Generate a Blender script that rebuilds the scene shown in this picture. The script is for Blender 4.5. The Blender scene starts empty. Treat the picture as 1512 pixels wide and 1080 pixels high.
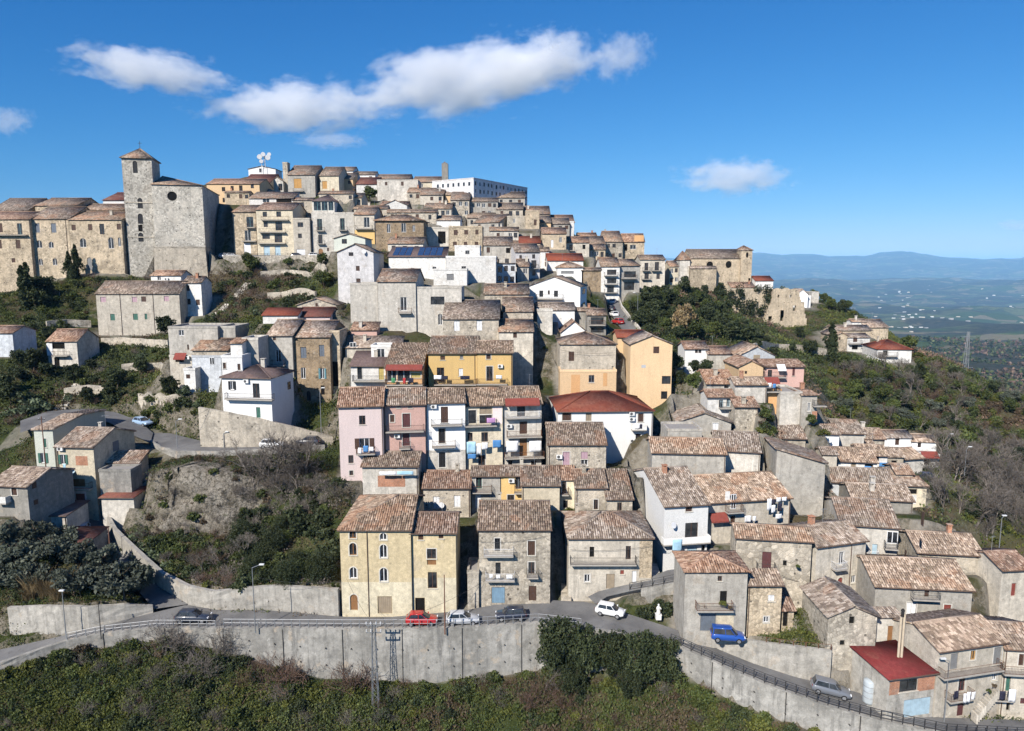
import bpy, bmesh, math, random
import numpy as np
from mathutils import Vector, Matrix, Euler

# ------------------------------------------------------------------ camera, sky, sun, exposure
scn = bpy.context.scene
F_PX, CX, CY = 1050.0, 756.0, 540.0
PITCH = math.radians(7.81)
CAM = np.array([0.0, 0.0, 42.0])
cam_d = bpy.data.cameras.new('camera')
cam_d.sensor_width = 36.0
cam_d.lens = F_PX / 1512.0 * 36.0
cam_d.clip_start = 0.5
cam_d.clip_end = 90000.0
cam_o = bpy.data.objects.new('camera', cam_d)
scn.collection.objects.link(cam_o)
cam_o.location = CAM
cam_o.rotation_euler = (math.pi / 2 - PITCH, 0, 0)
scn.camera = cam_o

SUN_AZ = math.radians(211)          # clockwise from +Y
SUN_EL = math.radians(37)
world = bpy.data.worlds.new('World')
scn.world = world
world.use_nodes = True
wn = world.node_tree.nodes
sky = wn.new('ShaderNodeTexSky')
sky.sky_type = 'NISHITA'
sky.sun_disc = False
sky.sun_elevation = SUN_EL
sky.sun_rotation = SUN_AZ
sky.altitude = 600
sky.air_density = 1.0
sky.dust_density = 0.0
sky.ozone_density = 4.0
SKY_K, SKY_S = 0.154, 0.1
wn['Background'].inputs['Strength'].default_value = SKY_S
wl = world.node_tree.links
w_sep = wn.new('ShaderNodeSeparateColor'); w_cmb = wn.new('ShaderNodeCombineColor')
wl.new(sky.outputs[0], w_sep.inputs[0])
for ch, (gam, mul) in enumerate(((1.7, 0.36), (1.0, 0.49), (0.75, 0.73))):     # deepens the blue of the clear winter sky
    a = wn.new('ShaderNodeMath'); a.operation = 'MULTIPLY'; a.inputs[1].default_value = SKY_K
    p = wn.new('ShaderNodeMath'); p.operation = 'POWER'; p.inputs[1].default_value = gam
    q = wn.new('ShaderNodeMath'); q.operation = 'MULTIPLY'; q.inputs[1].default_value = mul / (SKY_S * 1.366)
    wl.new(w_sep.outputs[ch], a.inputs[0]); wl.new(a.outputs[0], p.inputs[0]); wl.new(p.outputs[0], q.inputs[0]); wl.new(q.outputs[0], w_cmb.inputs[ch])
wl.new(w_cmb.outputs[0], wn['Background'].inputs['Color'])

to_sun = Vector((math.sin(SUN_AZ) * math.cos(SUN_EL), math.cos(SUN_AZ) * math.cos(SUN_EL), math.sin(SUN_EL)))
sun_d = bpy.data.lights.new('sun', 'SUN')
sun_d.energy = 5.0
sun_d.angle = math.radians(0.53)
sun_d.color = (1.0, 0.94, 0.85)
sun_o = bpy.data.objects.new('sun', sun_d)
scn.collection.objects.link(sun_o)
sun_o.rotation_euler = to_sun.to_track_quat('Z', 'Y').to_euler()

vs = scn.view_settings
scn.display_settings.display_device = 'sRGB'
vs.view_transform = 'Standard'
vs.look = 'None'
vs.exposure = 0.45
vs.gamma = 1.0
vs.use_curve_mapping = False
scn.cycles.use_denoising = True
scn.cycles.max_bounces = 8
scn.cycles.diffuse_bounces = 1
scn.cycles.glossy_bounces = 2
scn.cycles.transmission_bounces = 2
scn.cycles.transparent_max_bounces = 8
scn.cycles.volume_bounces = 6
scn.cycles.caustics_reflective = False
scn.cycles.caustics_refractive = False
scn.cycles.use_adaptive_sampling = True
scn.cycles.adaptive_threshold = 0.02
scn.cycles.volume_step_rate = 0.5

# ------------------------------------------------------------------ pixel -> world helpers
cp, sp = math.cos(PITCH), math.sin(PITCH)
def ray(px, py):
    a = (px - CX) / F_PX
    b = (py - CY) / F_PX
    return np.array([a, cp - b * sp, -sp - b * cp])
def PD(px, py, D):                       # point seen at the pixel, at distance Y = D
    d = ray(px, py)
    return CAM + d * (D / d[1])
def PZ(px, py, z):                       # point seen at the pixel, at height z
    d = ray(px, py)
    return CAM + d * ((z - CAM[2]) / d[2])
def PP(px, py, O, n):                    # point seen at the pixel, on a plane
    d = ray(px, py)
    return CAM + d * (float(np.dot(O - CAM, n)) / float(np.dot(d, n)))

# ------------------------------------------------------------------ object helpers
COL = scn.collection
def lk(o, parent=None):
    COL.objects.link(o)
    if parent is not None:
        o.parent = parent
    return o
def empty(name, loc, rz=0.0):
    o = bpy.data.objects.new(name, None)
    o.location = loc
    o.rotation_euler = (0, 0, rz)
    o.empty_display_size = 0.5
    return lk(o)
def tag(o, label=None, cat=None, group=None, kind=None):
    if label: o['label'] = label
    if cat: o['category'] = cat
    if group: o['group'] = group
    if kind: o['kind'] = kind
    return o
def mobj(name, me, parent=None):
    return lk(bpy.data.objects.new(name, me), parent)

def np_mesh(name, V, Q=None, uvQ=None, polys=None, uvP=None, mats=(), midx=None, smooth=False):
    """V (n,3); Q (m,4) quads; polys python list of index tuples; uvs per loop"""
    me = bpy.data.meshes.new(name)
    V = np.asarray(V, dtype=np.float32)
    loops = []; starts = []; uv = []
    n = 0
    if Q is not None and len(Q):
        Q = np.asarray(Q, dtype=np.int32)
        loops.append(Q.ravel()); starts.append(np.arange(len(Q), dtype=np.int32) * 4)
        n = Q.size
        if uvQ is not None: uv.append(np.asarray(uvQ, dtype=np.float32).reshape(-1, 2))
    if polys:
        fl = []; st = []
        for p in polys:
            st.append(n + len(fl)); fl.extend(p)
        loops.append(np.array(fl, dtype=np.int32)); starts.append(np.array(st, dtype=np.int32))
        if uvP is not None: uv.append(np.asarray(uvP, dtype=np.float32).reshape(-1, 2))
    L = np.concatenate(loops); S = np.concatenate(starts)
    me.vertices.add(len(V)); me.vertices.foreach_set('co', V.ravel())
    me.loops.add(len(L)); me.loops.foreach_set('vertex_index', L)
    me.polygons.add(len(S)); me.polygons.foreach_set('loop_start', S)
    if uv:
        lay = me.uv_layers.new(name='UVMap')
        lay.data.foreach_set('uv', np.concatenate(uv).ravel())
    for m in mats: me.materials.append(m)
    if midx is not None: me.polygons.foreach_set('material_index', np.asarray(midx, dtype=np.int32))
    if smooth: me.polygons.foreach_set('use_smooth', np.ones(len(S), dtype=bool))
    me.update(calc_edges=True)
    return me

class MB:
    """collects plain polygons, builds one mesh"""
    def __init__(s): s.v = []; s.f = []; s.m = []
    def poly(s, pts, m=0):
        i = len(s.v); s.v.extend([tuple(p) for p in pts]); s.f.append(tuple(range(i, i + len(pts)))); s.m.append(m)
    def box(s, x0, x1, y0, y1, z0, z1, m=0):
        i = len(s.v)
        s.v.extend([(x0,y0,z0),(x1,y0,z0),(x1,y1,z0),(x0,y1,z0),(x0,y0,z1),(x1,y0,z1),(x1,y1,z1),(x0,y1,z1)])
        for q in ((0,3,2,1),(4,5,6,7),(0,1,5,4),(1,2,6,5),(2,3,7,6),(3,0,4,7)):
            s.f.append(tuple(i + k for k in q)); s.m.append(m)
    def bar(s, a, b, r, n=4, r2=None, m=0):
        a = Vector(a); b = Vector(b); d = b - a
        if d.length < 1e-6: return
        r2 = r if r2 is None else r2
        z = d.normalized(); x = z.orthogonal().normalized(); y = z.cross(x)
        i = len(s.v)
        for k in range(n):
            t = 2 * math.pi * (k + .5) / n
            o = x * math.cos(t) + y * math.sin(t)
            s.v.append(tuple(a + o * r)); s.v.append(tuple(b + o * r2))
        for k in range(n):
            k2 = (k + 1) % n
            s.f.append((i + 2*k, i + 2*k2, i + 2*k2 + 1, i + 2*k + 1)); s.m.append(m)
        s.f.append(tuple(i + 2*k for k in range(n))[::-1]); s.m.append(m)
        s.f.append(tuple(i + 2*k + 1 for k in range(n))); s.m.append(m)
    def lathe(s, prof, n=12, c=(0,0), m=0):
        i = len(s.v)
        for (r, z) in prof:
            for k in range(n):
                t = 2 * math.pi * k / n
                s.v.append((c[0] + r * math.cos(t), c[1] + r * math.sin(t), z))
        for j in range(len(prof) - 1):
            for k in range(n):
                k2 = (k + 1) % n
                s.f.append((i + j*n + k, i + j*n + k2, i + (j+1)*n + k2, i + (j+1)*n + k)); s.m.append(m)
        s.f.append(tuple(i + k for k in range(n))[::-1]); s.m.append(m)
        s.f.append(tuple(i + (len(prof)-1)*n + k for k in range(n))); s.m.append(m)
    def mesh(s, name, *mats, smooth=False):
        me = bpy.data.meshes.new(name)
        me.from_pydata(s.v, [], s.f)
        for m in mats: me.materials.append(m)
        if len(mats) > 1: me.polygons.foreach_set('material_index', s.m)
        if smooth: me.polygons.foreach_set('use_smooth', [True] * len(s.f))
        me.update()
        return me
    def obj(s, name, parent, *mats, smooth=False):
        return mobj(name, s.mesh(name, *mats, smooth=smooth), parent)

def _hash(ix, iy, seed):
    h = (ix.astype(np.int64) * 374761393 + iy.astype(np.int64) * 668265263 + seed * 1442695041) & 0xffffffff
    h = ((h ^ (h >> 13)) * 1274126177) & 0xffffffff
    h = h ^ (h >> 16)
    return (h & 0xffff) / 65535.0
def vnoise(x, y, seed=0):
    x = np.asarray(x, float); y = np.asarray(y, float)
    ix = np.floor(x); iy = np.floor(y)
    fx = x - ix; fy = y - iy
    fx = fx * fx * (3 - 2 * fx); fy = fy * fy * (3 - 2 * fy)
    a = _hash(ix, iy, seed); b = _hash(ix + 1, iy, seed); c = _hash(ix, iy + 1, seed); d = _hash(ix + 1, iy + 1, seed)
    return (a * (1 - fx) + b * fx) * (1 - fy) + (c * (1 - fx) + d * fx) * fy
def fbm(x, y, seed=0, o=4):
    s = 0; a = 0.5
    for k in range(o):
        s = s + a * (vnoise(x, y, seed + k) - 0.5) * 2
        x = x * 2.03; y = y * 2.03; a *= 0.5
    return s

# ------------------------------------------------------------------ materials
class NT:
    def __init__(s, name):
        s.mat = bpy.data.materials.new(name); s.mat.use_nodes = True
        s.t = s.mat.node_tree; s.n = s.t.nodes
        s.b = s.n['Principled BSDF']
        s.out = s.n['Material Output']
    def new(s, ty, **kw):
        nd = s.n.new(ty)
        for k, v in kw.items(): setattr(nd, k, v)
        return nd
    def l(s, a, b): s.t.links.new(a, b)
    def set(s, sock, v):
        if hasattr(v, 'is_linked') or isinstance(v, bpy.types.NodeSocket): s.l(v, sock)
        else: sock.default_value = v
    def math(s, op, a, b=0.0, clamp=False):
        nd = s.new('ShaderNodeMath', operation=op, use_clamp=clamp)
        s.set(nd.inputs[0], a); s.set(nd.inputs[1], b)
        return nd.outputs[0]
    def vmath(s, op, a, b=(0,0,0)):
        nd = s.new('ShaderNodeVectorMath', operation=op)
        s.set(nd.inputs[0], a); s.set(nd.inputs[1], b)
        return nd.outputs[0]
    def mix(s, f, a, b, bt='MIX'):
        nd = s.new('ShaderNodeMix', data_type='RGBA', blend_type=bt)
        s.set(nd.inputs[0], f)
        for i, v in ((6, a), (7, b)):
            if isinstance(v, (tuple, list)): v = (*v[:3], 1.0)
            s.set(nd.inputs[i], v)
        return nd.outputs[2]
    def noise(s, vec, scale, detail=3.0, rough=0.55):
        nd = s.new('ShaderNodeTexNoise')
        s.l(vec, nd.inputs['Vector']); nd.inputs['Scale'].default_value = scale
        nd.inputs['Detail'].default_value = detail; nd.inputs['Roughness'].default_value = rough
        return nd.outputs[0]
    def ramp(s, f, stops, interp='LINEAR'):
        nd = s.new('ShaderNodeValToRGB'); cr = nd.color_ramp; cr.interpolation = interp
        while len(cr.elements) < len(stops): cr.elements.new(0.5)
        for e, (p, c) in zip(cr.elements, stops):
            e.position = p; e.color = (*c[:3], 1.0) if isinstance(c, (tuple, list)) else (c, c, c, 1.0)
        s.l(f, nd.inputs[0])
        return nd.outputs[0]
    def rng(s, f, a, b, c=0.0, d=1.0):
        nd = s.new('ShaderNodeMapRange'); s.l(f, nd.inputs[0])
        for i, v in enumerate((a, b, c, d)): nd.inputs[i + 1].default_value = v
        return nd.outputs[0]
    def bump(s, h, strength=0.4, dist=0.05):
        nd = s.new('ShaderNodeBump'); nd.inputs['Strength'].default_value = strength; nd.inputs['Distance'].default_value = dist
        s.l(h, nd.inputs['Height']); s.l(nd.outputs[0], s.b.inputs['Normal'])
    def fin(s, color, rough=0.85, spec=0.25, metal=0.0):
        s.set(s.b.inputs['Base Color'], (*color[:3], 1.0) if isinstance(color, (tuple, list)) else color)
        s.set(s.b.inputs['Roughness'], rough)
        s.b.inputs['Specular IOR Level'].default_value = spec
        s.b.inputs['Metallic'].default_value = metal
        return s.mat
MATS = {}
def objvec(t):
    tc = t.new('ShaderNodeTexCoord'); oi = t.new('ShaderNodeObjectInfo')
    off = t.math('MULTIPLY', oi.outputs['Random'], 137.0)
    return t.vmath('ADD', tc.outputs['Object'], off), oi.outputs['Random']

def plain(name, rgb, rough=0.7, spec=0.3, metal=0.0, var=0.12):
    k = ('plain', name)
    if k in MATS: return MATS[k]
    t = NT(name); v, r = objvec(t)
    n = t.noise(v, 2.2, 4)
    f = t.rng(n, 0.3, 0.7, 1 - var, 1 + var)
    c = t.mix(1.0, rgb, f, 'MULTIPLY')
    MATS[k] = t.fin(c, rough, spec, metal)
    return MATS[k]

def wall(key):
    k = ('wall', key)
    if k in MATS: return MATS[k]
    rgb, style, dirt = WALLS[key]
    t = NT('wall_' + key); v, r = objvec(t)
    big = t.noise(v, 0.28, 5, 0.6)
    mp = t.new('ShaderNodeMapping'); mp.inputs['Scale'].default_value = (1.1, 1.1, 0.12); t.l(v, mp.inputs[0])
    streak = t.noise(mp.outputs[0], 1.6, 4, 0.65)
    fine = t.noise(v, 7.0, 4, 0.7)
    tint = t.rng(r, 0, 1, 0.82, 1.14)
    col = t.mix(1.0, rgb, tint, 'MULTIPLY')
    if style in ('stone', 'rubble'):
        vo = t.new('ShaderNodeTexVoronoi', feature='F1'); t.l(v, vo.inputs['Vector']); vo.inputs['Scale'].default_value = 2.6
        ve = t.new('ShaderNodeTexVoronoi', feature='DISTANCE_TO_EDGE'); t.l(v, ve.inputs['Vector']); ve.inputs['Scale'].default_value = 2.6
        ssc = t.rng(t.math('FRACT', t.math('MULTIPLY', r, 7.31)), 0, 1, 1.7, 3.6)
        t.l(ssc, vo.inputs['Scale']); t.l(ssc, ve.inputs['Scale'])
        sep = t.new('ShaderNodeSeparateColor'); t.l(vo.outputs['Color'], sep.inputs[0])
        cell = t.rng(sep.outputs[0], 0, 1, 0.55, 1.32)
        col = t.mix(1.0, col, cell, 'MULTIPLY')
        edge = t.rng(ve.outputs['Distance'], 0.0, 0.12, 0.0, 1.0)
        mortar = t.mix(t.rng(big, 0.35, 0.65), (rgb[0]*1.25, rgb[1]*1.25, rgb[2]*1.25), (rgb[0]*0.5, rgb[1]*0.48, rgb[2]*0.46))
        col = t.mix(edge, mortar, col)
        pl_n = t.noise(v, 0.42, 6, 0.6)
        pl_f = t.rng(t.math('ADD', pl_n, t.math('MULTIPLY', t.math('FRACT', t.math('MULTIPLY', r, 3.77)), 0.22)), 0.60, 0.66, 0.0, 0.85)
        col = t.mix(pl_f, col, (rgb[0]*1.18, rgb[1]*1.16, rgb[2]*1.14))
        hgt = t.math('ADD', edge, t.math('MULTIPLY', fine, 0.6))
        t.bump(hgt, 0.55, 0.05)
    elif style == 'brick':
        br = t.new('ShaderNodeTexBrick'); mpb = t.new('ShaderNodeMapping'); mpb.inputs['Rotation'].default_value = (math.radians(90), 0, 0)
        t.l(v, mpb.inputs[0]); t.l(mpb.outputs[0], br.inputs['Vector'])
        br.inputs['Scale'].default_value = 3.0
        br.inputs['Color1'].default_value = (*rgb, 1); br.inputs['Color2'].default_value = (rgb[0]*.7, rgb[1]*.62, rgb[2]*.6, 1)
        br.inputs['Mortar'].default_value = (0.42, 0.36, 0.3, 1)
        col = t.mix(t.rng(fine, .4, .7), br.outputs[0], col)
        t.bump(fine, 0.4, 0.03)
    else:
        t.bump(t.math('ADD', fine, t.math('MULTIPLY', big, 1.5)), 0.25, 0.03)
    d1 = t.rng(big, 0.40, 0.62, 0.0, 1.0)
    dark = (rgb[0]*0.60 + .012, rgb[1]*0.60 + .012, rgb[2]*0.59 + .012)
    col = t.mix(t.math('MULTIPLY', d1, 0.55 * dirt), col, dark)
    d2 = t.rng(streak, 0.50, 0.66, 0.0, 1.0)
    col = t.mix(t.math('MULTIPLY', d2, 0.6 * dirt), col, (rgb[0]*0.50 + .02, rgb[1]*0.50 + .02, rgb[2]*0.50 + .02))
    if dirt > 0.4:                       # patches where the plaster has come off
        pn = t.noise(v, 0.55, 6, 0.62)
        pf = t.rng(pn, 0.6, 0.64, 0.0, 1.0)
        col = t.mix(t.math('MULTIPLY', pf, 0.55 * dirt), col, (0.36, 0.31, 0.25))
        pf2 = t.rng(pn, 0.36, 0.33, 0.0, 1.0)
        col = t.mix(t.math('MULTIPLY', pf2, 0.4 * dirt), col, (rgb[0]*1.3, rgb[1]*1.3, rgb[2]*1.3))
        hv = t.new('ShaderNodeTexVoronoi', feature='F1'); t.l(v, hv.inputs['Vector']); hv.inputs['Scale'].default_value = 0.75
        hf = t.rng(hv.outputs['Distance'], 0.10, 0.14, 0.75, 0.0)      # old scaffold holes
        col = t.mix(hf if style in ('stone', 'rubble') else t.math('MULTIPLY', hf, 0.35), col, (0.03, 0.027, 0.023))
        mid = t.noise(v, 1.7, 5, 0.68)
        col = t.mix(1.0, col, t.rng(mid, 0.3, 0.7, 0.78, 1.22), 'MULTIPLY')
    f = t.rng(fine, 0.25, 0.75, 0.80, 1.18)
    col = t.mix(1.0, col, f, 'MULTIPLY')
    MATS[k] = t.fin(col, 0.92, 0.15)
    return MATS[k]
WALLS = {
    'stone':  ((0.45, 0.40, 0.325), 'stone', 0.75),
    'lstone': ((0.50, 0.465, 0.40), 'stone', 0.7),
    'tan':    ((0.48, 0.395, 0.285), 'stone', 0.65),
    'brown':  ((0.31, 0.235, 0.155), 'stone', 0.8),
    'grey':   ((0.44, 0.41, 0.36), 'plaster', 1.0),
    'dgrey':  ((0.31, 0.29, 0.255), 'plaster', 0.9),
    'lgrey':  ((0.58, 0.54, 0.475), 'plaster', 1.0),
    'beige':  ((0.57, 0.515, 0.43), 'plaster', 1.0),
    'cream':  ((0.64, 0.56, 0.42), 'plaster', 0.6),
    'white':  ((0.72, 0.70, 0.66), 'plaster', 0.45),
    'bwhite': ((0.79, 0.78, 0.755), 'plaster', 0.2),
    'yellow': ((0.62, 0.51, 0.32), 'plaster', 0.5),
    'lyellow':((0.70, 0.62, 0.45), 'plaster', 0.5),
    'ochre':  ((0.66, 0.45, 0.19), 'plaster', 0.3),
    'orange': ((0.62, 0.36, 0.17), 'plaster', 0.3),
    'peach':  ((0.70, 0.50, 0.30), 'plaster', 0.3),
    'pink':   ((0.74, 0.61, 0.58), 'plaster', 0.3),
    'salmon': ((0.62, 0.40, 0.34), 'plaster', 0.4),
    'lilac':  ((0.62, 0.60, 0.59), 'plaster', 0.5),
    'blue':   ((0.52, 0.54, 0.56), 'plaster', 0.6),
    'green':  ((0.60, 0.62, 0.54), 'plaster', 0.4),
    'brick':  ((0.46, 0.22, 0.13), 'brick', 0.5),
    'concrete': ((0.335, 0.32, 0.29), 'plaster', 1.55),
    'render':  ((0.40, 0.375, 0.33), 'plaster', 1.1),
    'rubble': ((0.44, 0.395, 0.325), 'rubble', 0.8),
    'ruin':   ((0.48, 0.40, 0.295), 'rubble', 0.8),
}
def tilemat(key):
    k = ('tile', key)
    if k in MATS: return MATS[k]
    st, lich = TILES[key]
    t = NT('roof_tiles_' + key)
    uv = t.new('ShaderNodeUVMap'); v, r = objvec(t)
    fl = t.vmath('FLOOR', uv.outputs[0])
    wn_ = t.new('ShaderNodeTexWhiteNoise', noise_dimensions='3D')
    t.l(t.vmath('ADD', fl, t.math('MULTIPLY', r, 57.0)), wn_.inputs['Vector'])
    c = t.ramp(wn_.outputs['Value'], st)
    n1 = t.noise(v, 0.45, 5, 0.62)
    c = t.mix(t.math('MULTIPLY', t.rng(n1, 0.42, 0.68), lich), c, (0.105, 0.092, 0.075))
    n3 = t.noise(v, 1.3, 5, 0.7)
    c = t.mix(t.math('MULTIPLY', t.rng(n3, 0.55, 0.7), lich), c, (0.33, 0.28, 0.19))
    n2 = t.noise(v, 9.0, 3, 0.6)
    n4 = t.noise(v, 0.33, 2, 0.5)
    c = t.mix(t.math('MULTIPLY', t.rng(t.math('ADD', n4, t.math('MULTIPLY', r, 0.16)), 0.66, 0.69), lich), c, t.mix(wn_.outputs['Value'], (0.22, 0.125, 0.08), (0.37, 0.24, 0.165)))
    c = t.mix(1.0, c, t.rng(n2, 0.25, 0.75, 0.75, 1.25), 'MULTIPLY')
    hue = t.math('FRACT', t.math('MULTIPLY', r, 5.3))
    c = t.mix(1.0, c, t.mix(hue, (0.82, 0.84, 0.88), (1.12, 1.04, 0.97)), 'MULTIPLY')
    t.bump(n2, 0.4, 0.02)
    MATS[k] = t.fin(c, 0.9, 0.15)
    return MATS[k]
TILES = {
    'old':  ([(0.0, (0.11, 0.084, 0.066)), (0.25, (0.18, 0.133, 0.102)), (0.5, (0.25, 0.188, 0.145)), (0.75, (0.33, 0.258, 0.20)), (1.0, (0.46, 0.38, 0.31))], 0.6),
    'warm': ([(0.0, (0.14, 0.086, 0.062)), (0.3, (0.24, 0.15, 0.108)), (0.6, (0.32, 0.213, 0.158)), (1.0, (0.47, 0.352, 0.275))], 0.45),
    'pale': ([(0.0, (0.16, 0.12, 0.095)), (0.35, (0.29, 0.227, 0.178)), (0.7, (0.40, 0.322, 0.258)), (1.0, (0.55, 0.47, 0.395))], 0.5),
    'red':  ([(0.0, (0.19, 0.05, 0.032)), (1.0, (0.25, 0.075, 0.045))], 0.12),
    'maroon': ([(0.0, (0.15, 0.028, 0.028)), (1.0, (0.19, 0.036, 0.036))], 0.1),
    'dred': ([(0.0, (0.14, 0.055, 0.045)), (1.0, (0.19, 0.078, 0.06))], 0.25),
    'plum': ([(0.0, (0.11, 0.08, 0.078)), (1.0, (0.155, 0.115, 0.11))], 0.2),
}
PAINT = {
    'brown': (0.075, 0.042, 0.03), 'wood': (0.24, 0.12, 0.05), 'green': (0.05, 0.13, 0.10), 'black': (0.018, 0.018, 0.02),
    'white': (0.72, 0.72, 0.72), 'grey': (0.20, 0.20, 0.20), 'blue': (0.17, 0.27, 0.36), 'lblue': (0.36, 0.48, 0.55),
    'red': (0.22, 0.055, 0.042), 'pink': (0.42, 0.28, 0.32), 'orange': (0.45, 0.24, 0.07), 'slate': (0.13, 0.15, 0.18),
    'teal': (0.10, 0.22, 0.25), 'yellow': (0.42, 0.34, 0.12), 'tan': (0.30, 0.24, 0.17), 'bordeaux': (0.10, 0.04, 0.04),
}
def paint(k): return plain('paint_' + k, PAINT[k], 0.55, 0.35)
def glassmat():
    if 'glass' in MATS: return MATS['glass']
    t = NT('window_glass'); v, r = objvec(t)
    n = t.noise(v, 0.9, 2)
    c = t.mix(t.rng(n, .35, .65), (0.012, 0.014, 0.017), (0.05, 0.052, 0.055))
    MATS['glass'] = t.fin(c, 0.08, 0.6)
    return MATS['glass']
def darkmat(): return plain('hole_shade_paint', (0.012, 0.011, 0.010), 0.9, 0.1)
def metal(k='iron'):
    return {'iron': plain('iron', (0.035, 0.033, 0.033), 0.55, 0.5), 'steel': plain('galvanised_steel', (0.35, 0.36, 0.37), 0.45, 0.5, 0.6),
            'rust': plain('rusty_iron', (0.13, 0.065, 0.04), 0.8, 0.2), 'white': plain('white_metal', (0.66, 0.66, 0.66), 0.5, 0.4),
            'copper': plain('gutter_brown', (0.11, 0.07, 0.05), 0.6, 0.4)}[k]
# ------------------------------------------------------------------ house builder
VIEW = [0.0, 0.0, 1.0]
def view(x0, y0, s=3.979): VIEW[:] = [x0, y0, s]
def vx(x): return VIEW[0] + x / VIEW[2]
def vy(y): return VIEW[1] + y / VIEW[2]
THINGS = []
def T(label, name='stone_house', cat='house', group=None, short=None):
    THINGS.append(dict(label=label, name=name, cat=cat, group=group, short=short, blocks=[]))
NEAR = 122.0
def b(D, xl, xr, yt, yb, yr=None, roof='gx', col='stone', tile='old', yaw=0.0, W=(), R=(), dep=None, pitch=0.34, frac=0.5,
      ov=0.32, yt2=None, ext=4.0, low=None, ground=True, hip=None, auto=None, chim=0, pipe=(), rise=None, seed=None, bat=0.0):
    bl = dict(D=D, col=col, tile=tile, roof=roof, ov=ov, ext=ext, ground=ground, chim=chim, bat=bat)
    t = math.radians(yaw); u = np.array([math.cos(t), math.sin(t), 0]); n = np.array([-math.sin(t), math.cos(t), 0])
    xl, xr, yt, yb = vx(xl), vx(xr), vy(yt), vy(yb)
    yt2 = yt if yt2 is None else vy(yt2)
    xc = (xl + xr) / 2
    O = PD(xc, (yt + yt2) / 2, D)
    A = PP(xl, yt, O, n); B = PP(xr, yt2, O, n)
    uL, uR = float(np.dot(A - O, u)), float(np.dot(B - O, u))
    zb = float(PP(xc, yb, O, n)[2]); ze = float(O[2])
    w = uR - uL
    h = ze - zb
    Oc = O + u * (uL + uR) / 2; Oc[2] = zb
    if roof in ('shedr', 'shedl'):
        zl, zr = A[2], B[2]
        h = min(zl, zr) - zb
        bl['sl'] = (zl - zb, zr - zb)
    if roof in ('gx', 'shed', 'hip', 'hipl', 'hipr', 'pyr'):
        fr = 1.0 if roof == 'shed' else frac
        if yr is not None:
            d = ray(xc, vy(yr))
            # z0 + d.z s = ze + pitch * ((P-O).n)
            k = (ze - CAM[2] + pitch * float(np.dot(CAM - O, n))) / (d[2] - pitch * float(np.dot(d, n)))
            r = float(np.dot(CAM + d * k - O, n)) if k > 0 else 50.0
            rmin, rmax = 1.4, 8.5
            if dep is not None: rmin = rmax = dep * fr
            if not (rmin <= r <= rmax):
                r = min(max(r, rmin), rmax) if k > 0 else rmax
                P = PP(xc, vy(yr), O + n * r, n)
                pitch = min(max((float(P[2]) - ze) / r, 0.06), 0.75)
        else:
            r = (dep or 8.0) * fr
        dep = r / fr if dep is None else dep
        bl['r'] = r
    elif roof == 'gf':
        if yr is not None:
            za = float(PP(xc, vy(yr), O, n)[2])
            pitch = min(max((za - ze) / (w / 2), 0.08), 0.8)
        dep = dep or 9.0
    else:
        dep = dep or 8.0
    bl.update(O=Oc, u=u, n=n, t=t, w=w, h=h, dep=dep, pitch=pitch, zb=zb)
    def loc(px, py, off=0.0):
        P = PP(px, py, Oc + n * off, n)
        return float(np.dot(P - Oc, u)), float(P[2] - zb)
    bl['loc'] = loc
    items = []
    for it in W:
        k = it[0]; x0, y0, x1, y1 = vx(it[1]), vy(it[2]), vx(it[3]), vy(it[4])
        ex = it[5] if len(it) > 5 else None
        off = {'b': -0.95, 'B': -0.95, 'l': -0.9, 'n': -0.9}.get(k[0], 0.0)
        if k[0] == 'b' and ex is None and len(k) > 1: pass
        a0 = loc((x0 + x1) / 2, y1, off)[1]; a1 = loc((x0 + x1) / 2, y0, off)[1]
        l0 = loc(x0, (y0 + y1) / 2, off)[0]; l1 = loc(x1, (y0 + y1) / 2, off)[0]
        items.append((k, l0, a0, l1, a1, ex))
    # automatic openings (used where the photograph only shows small dark specks)
    if auto:
        c, r_, kinds = auto
        rs = random.Random(seed if seed is not None else int(xl * 7 + yt * 13))
        hh = h / max(r_, 1)
        hh = min(max(hh, 2.3), 3.3)
        for i in range(c):
            for j in range(r_):
                if rs.random() < 0.12: continue
                k = rs.choice(kinds)
                cx_ = -w / 2 + w * (i + .5) / c + rs.uniform(-.12, .12) * w / c
                zt = h - hh * j - rs.uniform(.55, .75)
                tall = k[0] in 'dD'
                ww = min(rs.uniform(.85, 1.1), w / c * .7); wh = min(2.05 if tall else rs.uniform(1.1, 1.4), hh * .75)
                if zt - wh < 0.1: continue
                items.append((k, cx_ - ww / 2, zt - wh, cx_ + ww / 2, zt, None))
                if tall and rs.random() < .7 and zt - wh > 1.5:
                    items.append(('b', cx_ - ww * .5 - .45, zt - wh - .05, cx_ + ww * .5 + .45, zt - wh + 0.9, None))
    bl['items'] = items
    ritems = []
    On = Oc + u * (w / 2)
    for it in R:                         # openings on the right-hand side wall
        k = it[0]; x0, y0, x1, y1 = vx(it[1]), vy(it[2]), vx(it[3]), vy(it[4])
        P0 = PP(x0, y1, On, u); P1 = PP(x1, y0, On, u)
        d0 = float(np.dot(P0 - Oc, n)); d1 = float(np.dot(P1 - Oc, n))
        ritems.append((k, min(d0, d1), P0[2] - zb, max(d0, d1), P1[2] - zb))
    bl['ritems'] = ritems
    bl['pipes'] = [loc(vx(p), (yt + yb) / 2)[0] for p in pipe]
    bl['low'] = None if low is None else (low[0], loc(xc, vy(low[1]))[1])
    THINGS[-1]['blocks'].append(bl)

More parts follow.
